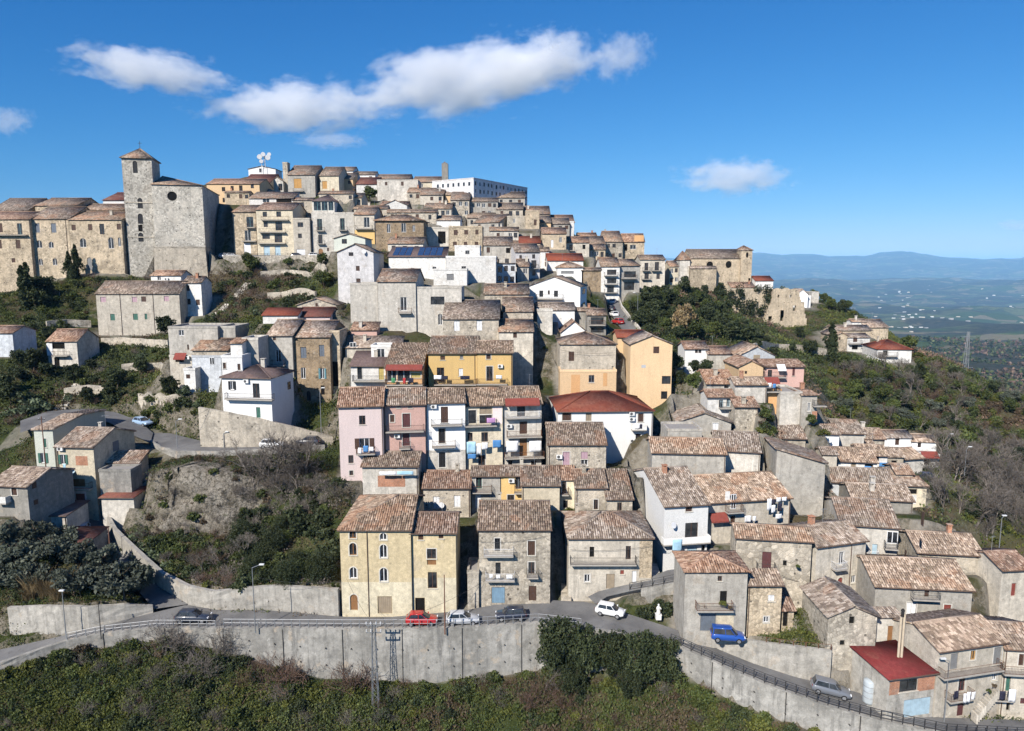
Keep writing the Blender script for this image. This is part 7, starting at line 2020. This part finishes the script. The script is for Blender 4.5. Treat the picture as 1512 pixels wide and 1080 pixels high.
# ------------------------------------------------------------------ railings
def railing(name, label, pts, hgt=1.0, step=2.0, mat=None, rails=(1.0, .55), r=.03):
    pts = dens(pts, step); mat = mat or metal('iron')
    root = empty(name, pts[0]); tag(root, label, 'railing')
    o = pts[0]
    post = MB(); post.box(-.04, .04, -.04, .04, -.1, hgt); pmz = post.mesh('post', mat)
    for p in pts:
        q = mobj('post', pmz, root); q.location = p - o
    for f in rails:
        mb = MB()
        for a, c in zip(pts[:-1], pts[1:]): mb.bar(Vector(a - o) + Vector((0, 0, hgt * f)), Vector(c - o) + Vector((0, 0, hgt * f)), r, 4)
        mb.obj('rail', root, mat)
def sub(P, x0, x1): return [p for p in P if x0 <= p[0] <= x1]
xp = lambda px, py=931, z=0: PZ(px, py, z)[0]
fe = [np.array([p[0], p[1] + .25, p[2] + .18]) for p in FEr]
railing('road_railing', 'grey steel railing along the road edge by the parked cars', sub(fe, xp(320), xp(870)), 1.0, 2.2, metal('steel'), (1.0, .55), .025)
railing('road_railing', 'thin railing along the road bend at the junction', sub(fe, xp(100), xp(318)), .8, 2.5, metal('steel'), (1.0, .5), .022)
railing('road_railing', 'dark iron railing following the road downhill', sub(fe, xp(985, 953, -.5), 80), 1.05, 2.0, metal('iron'), (1.0, .6, .25), .04)
railing('lane_railing', 'black railing on the wall of the side lane', [np.array([p[0], p[1] + .12, p[2] + .12]) for p in mfd[3:]], 1.0, 1.6, metal('iron'), (1.0, .55, .15), .035)
railing('terrace_railing', 'low rail on the edge of the blue car terrace', [np.array([p[0], p[1] + .2, z + .12]) for p, z in zip(twd, np.interp(twd[:, 0], [q[0] for q in TW], TWT))][6:], .55, 2.2, metal('rust'), (1.0,), .025)
railing('square_railing', 'iron railing on the wall of the square', [np.array([p[0], p[1] + .1, p[2] + .7]) for p in pfd], .6, 3.0, metal('iron'), (1.0, .5), .03)

# ------------------------------------------------------------------ lamps and poles
def lamp(label, base, hgt, arm=(-.9, 0), mat='steel', r=.07):
    root = empty('street_lamp', base); tag(root, label, 'lamp')
    mb = MB(); mb.bar((0, 0, -.3), (0, 0, hgt), r, 8, r * .55); mb.obj('post', root, metal(mat))
    mb = MB(); mb.bar((0, 0, hgt - .05), (arm[0], arm[1], hgt + .25), .03, 6); mb.obj('arm', root, metal(mat))
    mb = MB(); x, y = arm[0] * 1.15, arm[1] * 1.15
    mb.box(x - .28, x + .28, y - .13, y + .13, hgt + .2, hgt + .32); mb.obj('lamp_head', root, plain('lamp_white', (.68, .68, .66), .4, .4))
def hgt_px(px, y_top, P):                 # height of a vertical thing standing at P whose top is seen at y_top
    d = ray(px, y_top); return float((CAM + d * (P[1] / d[1]))[2] - P[2])
for (lab, px, yb_, yt_, z, arm) in [('street lamp leaning over the low wall by the junction', 98, 944, 872, -1.0, (.3, -.5)), ('street lamp rising in front of the overgrown wall', 377, 931, 838, 0.2, (.9, .2)), ('street lamp beside the gallery house', 1394, 1066, 976, -4.9, (-.6, 0)), ('tall lamp at the bare wood', 1475, 812, 765, 4.0, (.4, .2)), ('lamp post beside the red awning', 1397, 682, 643, 7.5, (.5, 0)), ('thin lamp post among the bare trees', 1424, 700, 662, 7.0, (.5, 0)),
                               ('lamp post on the hairpin bend', 262, 662, 622, 13.6, (.5, .3)), ('lamp post under the hairpin stone wall', 331, 662, 640, 13.6, (.5, 0)), ('lamp post by the pink terrace', 475, 655, 575, 13.4, (.5, 0))]:
    P = PZ(px, yb_, z); lamp(lab, P, hgt_px(px, yt_, P), arm)
for (lab, px, py, D, h) in [('lamp post on the parapet of the upper road', 941, 478, 167, 7), ('lamp post further up the upper road', 927, 437, 199, 7), ('lamp post at the top of the upper road', 950, 424, 214, 7)]:
    P = PD(px, py, D); lamp(lab, P, h, (-.8, 0))
def pole(label, P, hgt, mat, r=.11, cross=True):
    root = empty('utility_pole', P); tag(root, label, 'pole')
    mb = MB(); mb.bar((0, 0, -.5), (0, 0, hgt), r, 8, r * .65); mb.obj('pole_shaft', root, mat)
    if cross:
        mb = MB(); mb.box(-.5, .5, -.05, .05, hgt - .5, hgt - .4); mb.obj('crossarm', root, metal('iron'))
        for x in (-.42, 0, .42):
            mb = MB(); mb.lathe([(.03, hgt - .4), (.055, hgt - .33), (.03, hgt - .25)], 8, (x, 0)); mb.obj('insulator', root, plain('porcelain', (.5, .5, .5), .3, .5))
WOODP = plain('pole_wood', (.16, .085, .06), .9, .15)
P = PZ(657, 931, .1); pole('reddish wooden pole between the red and silver cars', P, hgt_px(657, 849, P), WOODP, .09, False)
P = PZ(164, 832, 2.0); pole('reddish wooden pole beside the climbing lane', P, hgt_px(164, 779, P), WOODP, .1, False)
P = PZ(149, 938, -.5); pole('dark pole against the pale wall', P, hgt_px(149, 892, P), metal('iron'), .06, False)
P = PZ(75, 770, 4.6); pole('dark wooden pole at the corner of the green house', P, hgt_px(75, 615, P), WOODP, .1, True)
P = PZ(92, 480, 28.0); pole('pale pole on the church bank', P, 8, metal('steel'), .08, False)
# lattice mast in front of the wall
P = hit(555, 1050); Hm = hgt_px(555, 922, P)
root = empty('lattice_mast', P); tag(root, 'grey steel lattice power mast in front of the retaining wall', 'mast')
mb = MB(); a0, a1 = .36, .16
for sx in (-1, 1):
    for sy in (-1, 1): mb.bar((sx * a0, sy * a0, -.4), (sx * a1, sy * a1, Hm), .045, 4)
mb.obj('mast_legs', root, metal('steel'))
mb = MB(); nseg = 14
for i in range(nseg):
    z0, z1 = Hm * i / nseg, Hm * (i + 1) / nseg; w0 = a0 + (a1 - a0) * i / nseg; w1 = a0 + (a1 - a0) * (i + 1) / nseg; s = 1 if i % 2 else -1
    for sy in (-1, 1): mb.bar((-s * w0, sy * w0, z0), (s * w1, sy * w1, z1), .022, 3); mb.bar((sy * w0, -s * w0, z0), (sy * w1, s * w1, z1), .022, 3)
mb.obj('mast_bracing', root, metal('steel'))
for zz in (Hm - .1, Hm - 1.0):
    mb = MB(); mb.box(-.85, .85, -.06, .06, zz - .06, zz + .06); mb.obj('crossarm', root, metal('steel'))
    for x in (-.8, -.3, .3, .8):
        mb = MB(); mb.lathe([(.05, zz + .06), (.09, zz + .16), (.05, zz + .22), (.09, zz + .32), (.04, zz + .4)], 8, (x, 0)); mb.obj('insulator', root, plain('porcelain', (.5, .5, .5), .3, .5))
# transmission pylon far on the right
P = PD(1426, 540, 330); P[2] = min(P[2], float(far_z(np.array([P[0]]), np.array([P[1]]))[0]) + 20)
root = empty('transmission_pylon', P); tag(root, 'lattice transmission pylon standing on the distant hillside', 'pylon'); Hp = hgt_px(1426, 490, P)
mb = MB()
for sx in (-1, 1):
    for sy in (-1, 1): mb.bar((sx * 2.2, sy * 2.2, -6), (sx * .35, sy * .35, Hp), .14, 4)
for i in range(10):
    z0, z1 = Hp * i / 10, Hp * (i + 1) / 10; w0 = 2.2 - 1.85 * i / 10; w1 = 2.2 - 1.85 * (i + 1) / 10; s = 1 if i % 2 else -1
    for sy in (-1, 1): mb.bar((-s * w0, sy * w0, z0), (s * w1, sy * w1, z1), .07, 3); mb.bar((sy * w0, -s * w0, z0), (sy * w1, s * w1, z1), .07, 3)
mb.obj('lattice', root, metal('steel'))
for f in (.72, .84, .96):
    mb = MB(); mb.bar((-3.4, 0, Hp * f), (3.4, 0, Hp * f), .12, 4); mb.obj('crossarm', root, metal('steel'))
# wires
def wire(label, A, Bp, sag, r=.018):
    mb = MB(); n = 14; pts = []
    for i in range(n + 1):
        f = i / n; q = A * (1 - f) + Bp * f; pts.append((q[0], q[1], q[2] - sag * 4 * f * (1 - f)))
    for a, c in zip(pts[:-1], pts[1:]): mb.bar(a, c, r, 3)
    o = mb.obj('power_cable', None, metal('iron')); tag(o, label, 'cable')
mt = P * 0 + hit(555, 1050) + np.array([0, 0, Hm])
wire('power cable running from the lattice mast to the yellow house', mt, PD(512, 855, 82), .5)
wire('power cable running from the lattice mast to the stone house', mt + np.array([.8, 0, 0]), PD(712, 860, 83.6), .6)
wire('cable slung from the street lamp along the wall', PD(377, 852, 79), PD(505, 858, 82), .5)
wire('cable slung between the stone house and the pyramid roofed house', PD(806, 795, 83.8), PD(845, 805, 85.2), .3)

for (lab, a, c_) in [('cable strung along the front of the pyramid roofed house', (842, 812, 85.2), (962, 806, 85.2)), ('cable crossing the lane beside the big white house', (964, 790, 85), (988, 812, 88.5)), ('cable strung across the front of the white terrace house', (626, 664, 103.4), (682, 663, 104.2)),
                     ('cable from the broad grey stone house to the tan cottage', (1155, 850, 83.8), (1210, 862, 84.2)), ('cable along the stone wall above the tan cottage', (1098, 858, 82.6), (1156, 850, 83.6)), ('cable strung from the gallery house to the brick garage', (1386, 985, 69.2), (1330, 1002, 68.6)), ('cable between the ochre house and the tall blank house', (757, 535, 118), (790, 515, 128)),
                     ('cable slung over the alley to the stone house with pink shutters', (806, 655, 100.6), (786, 690, 106)), ('cable crossing the face of the squat hipped stone house', (828, 517, 123.5), (905, 521, 123.5)), ('cable from the hairpin lamp to the white house', (262, 626, 108), (328, 590, 111.6)), ('cable crossing from the brown stone house to the pink terrace', (486, 555, 124), (497, 590, 101.2)), ('cable along the front of the stone house with the blue garage', (708, 800, 83.8), (806, 792, 83.8))]:
    wire(lab, PD(*a), PD(*c_), .35, .022)
for (px, py, D, h, k, lab) in [(842, 757, 96.6, 1.5, 'lshrub', 'on the round balcony of the yellow end house'), (836, 758, 96.4, 1.0, 'shrub', 'on the round balcony of the yellow end house'), (1068, 893, 75.4, .8, 'lshrub', 'on the balcony over the blue garage'), (1040, 897, 75.4, .45, 'rdry', 'on the balcony over the blue garage'), (1078, 898, 75.4, .5, 'bshrub', 'on the balcony over the blue garage'),
                              (1300 + 160, 1022, 68.2, .5, 'shrub', 'on the outside stairs of the gallery house'), (1468, 1014, 68.2, .5, 'bshrub', 'on the outside stairs of the gallery house'), (1178, 838, 83.2, .5, 'shrub', 'beside the brown door of the stone house')]:
    o = plant(k, PD(px, py, D), h, lab); o['label'] = 'potted ' + o['label']
# ------------------------------------------------------------------ statue, tank, chimney pipes, stairs
P = PZ(972, 912, .3)
root = empty('statue', P); root.scale = (.7, .7, .7); tag(root, 'white robed statue on a pedestal in the little garden', 'statue'); SM = plain('statue_white', (.72, .71, .68), .7, .2)
mb = MB(); mb.box(-.45, .45, -.4, .4, -.3, .55); mb.box(-.52, .52, -.47, .47, .55, .66); mb.obj('pedestal', root, SM)
mb = MB(); mb.lathe([(.36, .66), (.34, .9), (.28, 1.3), (.25, 1.55), (.30, 1.8), (.28, 1.95), (.12, 2.05), (.11, 2.1), (.15, 2.18), (.165, 2.28), (.14, 2.4), (.05, 2.47)], 14)
mb.bar((-.26, -.02, 1.9), (-.34, -.16, 1.55), .09, 8, .075); mb.bar((-.34, -.16, 1.55), (-.12, -.36, 1.62), .075, 8, .05); mb.bar((.26, -.02, 1.9), (.36, -.12, 1.55), .09, 8, .075); mb.bar((.36, -.12, 1.55), (.40, -.36, 1.75), .075, 8, .05)
mb.obj('figure', root, SM, smooth=True)
P = PD(1283, 1034, 70.5)
root = empty('water_tank', P); tag(root, 'upright grey water tank beside the red roofed garage', 'tank')
mb = MB(); mb.lathe([(.1, -.2), (.62, -.2), (.66, 0), (.66, 2.2), (.6, 2.32), (.2, 2.42)], 20); mb.obj('tank_shell', root, plain('tank_grey', (.40, .44, .46), .45, .4), smooth=True)
mb = MB(); mb.box(-.8, .8, -.8, .8, -1.8, -.2); mb.obj('plinth', root, CONC)
for z in (.5, 1.1, 1.7):
    mb = MB(); mb.lathe([(.665, z), (.685, z + .02), (.685, z + .06), (.665, z + .08)], 20); mb.obj('hoop', root, metal('steel'))
P = PD(1329, 965, 71.5)
root = empty('flue_pipes', P); tag(root, 'pair of tall cream flue pipes behind the red roofed garage', 'flue')
for x in (-.17, .17):
    mb = MB(); mb.bar((x, 0, -2), (x, 0, 4.3 + x), .13, 10); mb.obj('pipe', root, plain('flue_cream', (.5, .42, .31), .8, .2))
mb = MB(); mb.bar((-.05, 0, 4.2), (-.05, 0, 5.0), .16, 10); mb.lathe([(.22, 4.85), (.05, 5.1)], 10, (-.05, 0)); mb.obj('cowl', root, plain('soot', (.03, .028, .027), .9, .1))
def stairs(label, A, Bp, wdt, n, mat, follow=False):
    A, Bp = np.array(A), np.array(Bp); d = Bp - A; t = math.atan2(d[1], d[0]); L = math.hypot(d[0], d[1])
    root = empty('stairs', A, t); tag(root, label, 'stairs')
    st = MB(); st.box(0, L / n * 1.05, -wdt / 2, wdt / 2, -1.0, 0.0); m = st.mesh('step', mat)
    for i in range(n):
        zz = d[2] * (i + 1) / n
        if follow: f_ = (i + .5) / n; zz = float(ground(np.array([A[0] + d[0] * f_]), np.array([A[1] + d[1] * f_]))[0]) - A[2] + .15
        q = mobj('step', m, root); q.location = (L * i / n, 0, zz)
stairs('narrow stone stairs between the stone house and the pyramid roofed house', PZ(836, 884, .6), PD(836, 862, 88.5), 1.3, 12, wall('stone'))
stairs('broad pale steps climbing beside the big white house', PZ(962, 852, 2.9), PD(957, 832, 90.5), 2.4, 10, wall('lgrey'))
stairs('outside stairs with a handrail on the gallery house', PD(1438, 1056, 68.4), PD(1472, 1016, 68.4), .9, 12, wall('beige'))
stairs('long ramp of steps climbing the slope beside the church', PD(322, 470, 168), PD(368, 408, 183), 2.2, 30, wall('lgrey'), True)
stairs('garden steps below the small isolated house', PD(76, 578, 126), PD(118, 556, 136), 2.0, 14, wall('lgrey'), True)

# ------------------------------------------------------------------ antenna group, ruin, ivy, solar panels, cross, bell
P = PD(390, 247, 262); 
root = empty('antenna_tower', P); tag(root, 'white telecom antenna with drum dishes on the crest', 'antenna')
mb = MB()
for (x, y) in ((-1, -1), (1, -1), (0, 1)): mb.bar((x * .8, y * .8, -3), (x * .5, y * .5, 4.6), .09, 5)
for i in range(5):
    z = i * .9
    for (p, q) in (((-1, -1), (1, -1)), ((1, -1), (0, 1)), ((0, 1), (-1, -1))): mb.bar((p[0] * .7, p[1] * .7, z), (q[0] * .7, q[1] * .7, z + .9), .05, 3)
mb.obj('lattice', root, metal('white'))
for (x, y, z, r) in ((-1.2, -.8, 3.4, .9), (.2, -1.1, 4.2, .8), (1.6, -.5, 3.2, .95), (1.9, .2, 4.4, .7), (-.6, -1.0, 1.8, .7)):
    mb = MB(); mb.bar((x, y, z), (x + .2, y - .55, z), r, 16, r * .95); mb.obj('dish', root, plain('dish_white', (.66, .66, .66), .5, .4))
# ruin: thick broken wall
view(980, 330, 2.842)
D0 = 226; O = PD(vx(500), vy(452), D0)
root = empty('ruined_house', O); tag(root, 'tall roofless ruin with empty window holes on the spur', 'ruin')
sc = D0 * 1.0 / F_PX / VIEW[2] * 1.0
def rx(x): return (x - 500) * sc
def rz(y): return float(PD(vx(500), vy(y), D0)[2] - O[2])
prof = [(398, 442), (405, 425), (416, 410), (420, 396), (430, 378), (436, 350), (446, 330), (449, 300), (452, 276), (470, 272), (490, 276), (505, 273), (525, 277), (545, 275), (556, 284), (562, 300), (566, 320), (580, 345), (586, 365), (592, 390), (598, 410), (602, 440)]
hol = [(485, 347, 497, 365), (537, 345, 548, 368), (435, 390, 450, 410), (485, 390, 500, 410), (470, 300, 478, 312), (520, 300, 528, 312)]
mb = MB(); rsn = random.Random(4)
for i in range(len(prof) - 1):
    (xa, ya), (xb, yb_) = prof[i], prof[i + 1]
    nsub = max(1, int((xb - xa) / 4))
    for j in range(nsub):
        x0_, x1_ = xa + (xb - xa) * j / nsub, xa + (xb - xa) * (j + 1) / nsub
        yt_ = ya + (yb_ - ya) * (j + .5) / nsub + rsn.uniform(-3, 3); xm = (x0_ + x1_) / 2
        spans = [(455, yt_)]
        for h_ in hol:
            if h_[0] - 1 < xm < h_[2] + 1: spans = [s for (lo, hi) in spans for s in (((lo, h_[3]) if lo > h_[3] else None), ((h_[1], hi) if h_[1] > hi else None)) if s]
        off = rsn.uniform(-.06, .06)
        for lo, hi in spans: mb.box(rx(x0_), rx(x1_) - .002, off, 1.1, rz(lo) - (3 if lo > 450 else 0), rz(hi))
mb.obj('front_wall', root, wall('ruin'))
mb = MB()
for j in range(8): mb.box(rx(590) - .9 + .05 * j, rx(590) + .05 * j, 1.1 + j * 1.1, 2.2 + j * 1.1 - .002, -3, rz(330) - j * .55 + rsn.uniform(-.3, .3))
for j in range(8): mb.box(rx(452) + .1 + .03 * j, rx(452) + 1.0, 1.1 + j * 1.1, 2.2 + j * 1.1 - .002, -3, rz(285) - j * .3 + rsn.uniform(-.3, .3))
mb.obj('side_wall', root, wall('ruin'))
# ivy-covered wall beside it
Oi = PD(vx(380), vy(440), 228); rs = np.random.RandomState(3)
wv = MB(); wv.box(-9.5, 9.5, 0.3, 1.4, -4, 12.5)
root = empty('ivy_wall', Oi); tag(root, 'old wall swallowed by dark green ivy beside the ruin', 'wall'); wv.obj('wall', root, wall('ruin'))
k = 90; C = np.stack([rs.uniform(-10, 10, k), rs.uniform(-.6, .3, k), rs.uniform(-.5, 13.2, k)], 1)
mobj('ivy', leaf_mesh('ivy', rs, C, rs.uniform(1.0, 1.8, k), 75, .32, 'dark'), root)
# solar panels on the white house
for th in THINGS:
    if 'solar panels on its roof' in th['label']:
        B = th['blocks'][0]; p = B['pitch']; SP = plain('solar_blue', (.03, .055, .12), .15, .6)
        for i in range(8):
            for j in range(2):
                x0_ = -B['w'] / 2 + .8 + i * (B['w'] - 1.6) / 8; x1_ = x0_ + (B['w'] - 1.6) / 8 - .15; y0_ = .4 + j * B['dep'] * .42; y1_ = y0_ + B['dep'] * .4
                if i in (3,): continue
                z = lambda y: B['h'] + y * p + .16
                mb = MB(); mb.poly([(x0_, y0_, z(y0_)), (x1_, y0_, z(y0_)), (x1_, y1_, z(y1_)), (x0_, y1_, z(y1_))]); mb.poly([(x0_, y0_, z(y0_) - .06), (x1_, y0_, z(y0_) - .06), (x1_, y0_, z(y0_)), (x0_, y0_, z(y0_))])
                mb.obj('solar_panel', th['root'], SP)
    if 'institutional block' in th['label']:
        B = th['blocks'][0]
        for i in range(7):
            for j in range(2):
                y0_ = 1.2 + i * (B['dep'] - 2) / 7; z0_ = B['h'] - 2.2 - j * 3.2
                mb = MB(); mb.box(-B['w'] / 2 - .06, -B['w'] / 2 - .003, y0_, y0_ + 1.0, z0_, z0_ + 1.4); q = mb.obj('window', th['root'], paint('white'))
                mb = MB(); mb.box(-B['w'] / 2 - .065, -B['w'] / 2 - .061, y0_ + .1, y0_ + .9, z0_ + .1, z0_ + 1.3); mb.obj('pane', q, glassmat())
    if 'tall stone church' in th['label']:
        B = th['blocks'][0]; zz = B['h'] + B['r'] * B['pitch']
        mb = MB(); mb.bar((0, B['dep'] / 2, zz), (0, B['dep'] / 2, zz + 2.0), .06, 5); mb.bar((-.55, B['dep'] / 2, zz + 1.4), (.55, B['dep'] / 2, zz + 1.4), .05, 5); mb.obj('cross', th['root'], metal('iron'))
        for f in (.33, .62):
            mb = MB(); mb.box(-B['w'] / 2 - .12, B['w'] / 2 + .12, -.12, -.003, B['h'] * f, B['h'] * f + .3); mb.obj('string_course', th['root'], wall('stone'))
# television aerials on some roofs
ai = 0
for i, th in enumerate(THINGS):
    B = th['blocks'][0]
    if B['roof'] in ('gx', 'hip') and i % 4 == 1 and B['D'] < 215:
        zz = B['h'] + B['r'] * B['pitch']; x = (i * 37 % 10 / 10 - .5) * B['w'] * .7
        mb = MB(); mb.bar((x, B['r'], zz - .2), (x, B['r'], zz + 2.0), .025, 4); mb.bar((x - .5, B['r'] - .2, zz + 1.9), (x + .5, B['r'] + .2, zz + 1.9), .015, 3)
        for q in range(6): mb.bar((x - .45 + q * .18, B['r'] - .18 + q * .07 - .22, zz + 1.9), (x - .45 + q * .18, B['r'] - .18 + q * .07 + .22, zz + 1.9), .012, 3)
        mb.obj('aerial', th['root'], metal('steel'))

# ------------------------------------------------------------------ clouds (real volumes, far behind and above)
def cloudmat(name, seed, dens_):
    m = bpy.data.materials.new(name); m.use_nodes = True; t = m.node_tree; nd = t.nodes
    for n_ in list(nd): nd.remove(n_)
    out = nd.new('ShaderNodeOutputMaterial'); pv = nd.new('ShaderNodeVolumePrincipled'); t.links.new(pv.outputs[0], out.inputs['Volume'])
    pv.inputs['Color'].default_value = (.992, .994, .996, 1); pv.inputs['Anisotropy'].default_value = .0
    tc = nd.new('ShaderNodeTexCoord'); nz = nd.new('ShaderNodeTexNoise'); nz.inputs['Scale'].default_value = 2.9; nz.inputs['Detail'].default_value = 9; nz.inputs['Roughness'].default_value = .62
    mp = nd.new('ShaderNodeMapping'); mp.inputs['Location'].default_value = (seed * 3.7, seed * 1.3, seed); mp.inputs['Scale'].default_value = (1.55, 1.0, .85)
    t.links.new(tc.outputs['Object'], mp.inputs[0]); t.links.new(mp.outputs[0], nz.inputs['Vector'])
    ln = nd.new('ShaderNodeVectorMath'); ln.operation = 'LENGTH'; t.links.new(tc.outputs['Object'], ln.inputs[0])
    sx = nd.new('ShaderNodeSeparateXYZ'); t.links.new(tc.outputs['Object'], sx.inputs[0])
    # density = clamp((noise - a) + b*(1-len) - base cut)
    m1 = nd.new('ShaderNodeMath'); m1.operation = 'MULTIPLY'; m1.inputs[1].default_value = .56; t.links.new(ln.outputs['Value'], m1.inputs[0])
    m2 = nd.new('ShaderNodeMath'); m2.operation = 'SUBTRACT'; t.links.new(nz.outputs[0], m2.inputs[0]); t.links.new(m1.outputs[0], m2.inputs[1])
    mr = nd.new('ShaderNodeMapRange'); mr.inputs[1].default_value = .15; mr.inputs[2].default_value = .29; mr.inputs[3].default_value = 0; mr.inputs[4].default_value = dens_; t.links.new(m2.outputs[0], mr.inputs[0])
    t.links.new(mr.outputs[0], pv.inputs['Density'])
    return m
ICO = bmesh.new(); bmesh.ops.create_icosphere(ICO, subdivisions=2, radius=1.0)
def cloud(label, px, py, w_px, h_px, dist, seed, dens_=.02, tilt=0.0):
    d = ray(px, py); P = CAM + d * (dist / d[1]); s = dist / F_PX
    me = bpy.data.meshes.new('cloud'); ICO.to_mesh(me); me.materials.append(cloudmat('cloud_vapour', seed, dens_))
    o = mobj('cloud', me); o.location = P; o.scale = (w_px * s / 2, w_px * s * .2, h_px * s / 2); o.rotation_euler = (0, -tilt, 0); tag(o, label, 'cloud')
    return o
CLOUDS = [('long flat cumulus cloud over the church', 220, 104, 330, 88, 4200, 1, .008, -.14), ('broad low cumulus under the long cloud bank', 430, 160, 360, 105, 4300, 2, .009, 0), ('large billowing cloud bank in the middle of the sky', 690, 116, 500, 140, 4400, 3, .008, .16), ('ragged upper end of the cloud bank', 800, 90, 260, 110, 4450, 8, .007, .1),
          ('small ragged cloud beyond the end of the bank', 915, 84, 150, 90, 4400, 4, .006, .3), ('lone small cumulus above the far plain', 1085, 262, 240, 75, 9000, 5, .004, 0), ('thin cloud wisp at the left rim of the sky', 5, 178, 130, 60, 4300, 6, .005, 0), ('faint strip of cloud under the low cumulus', 490, 208, 150, 34, 5800, 7, .004, 0), ('faint wisp at the right rim of the sky', 1500, 333, 90, 26, 11000, 9, .002, 0)]
for c_ in CLOUDS: cloud(*c_)
# ------------------------------------------------------------------ haze
mb = MB(); mb.box(-60000, 60000, -300, 52000, -420, 640)
m = bpy.data.materials.new('haze_air'); m.use_nodes = True; t = m.node_tree
for n_ in list(t.nodes): t.nodes.remove(n_)
out = t.nodes.new('ShaderNodeOutputMaterial'); pv = t.nodes.new('ShaderNodeVolumePrincipled'); t.links.new(pv.outputs[0], out.inputs['Volume'])
pv.inputs['Color'].default_value = (.30, .62, 1.0, 1); pv.inputs['Density'].default_value = 4.2e-5; pv.inputs['Anisotropy'].default_value = -0.3
hz = mb.obj('haze', None, m); tag(hz, kind='stuff'); hz['label'] = 'pale blue haze in the air over the whole valley'
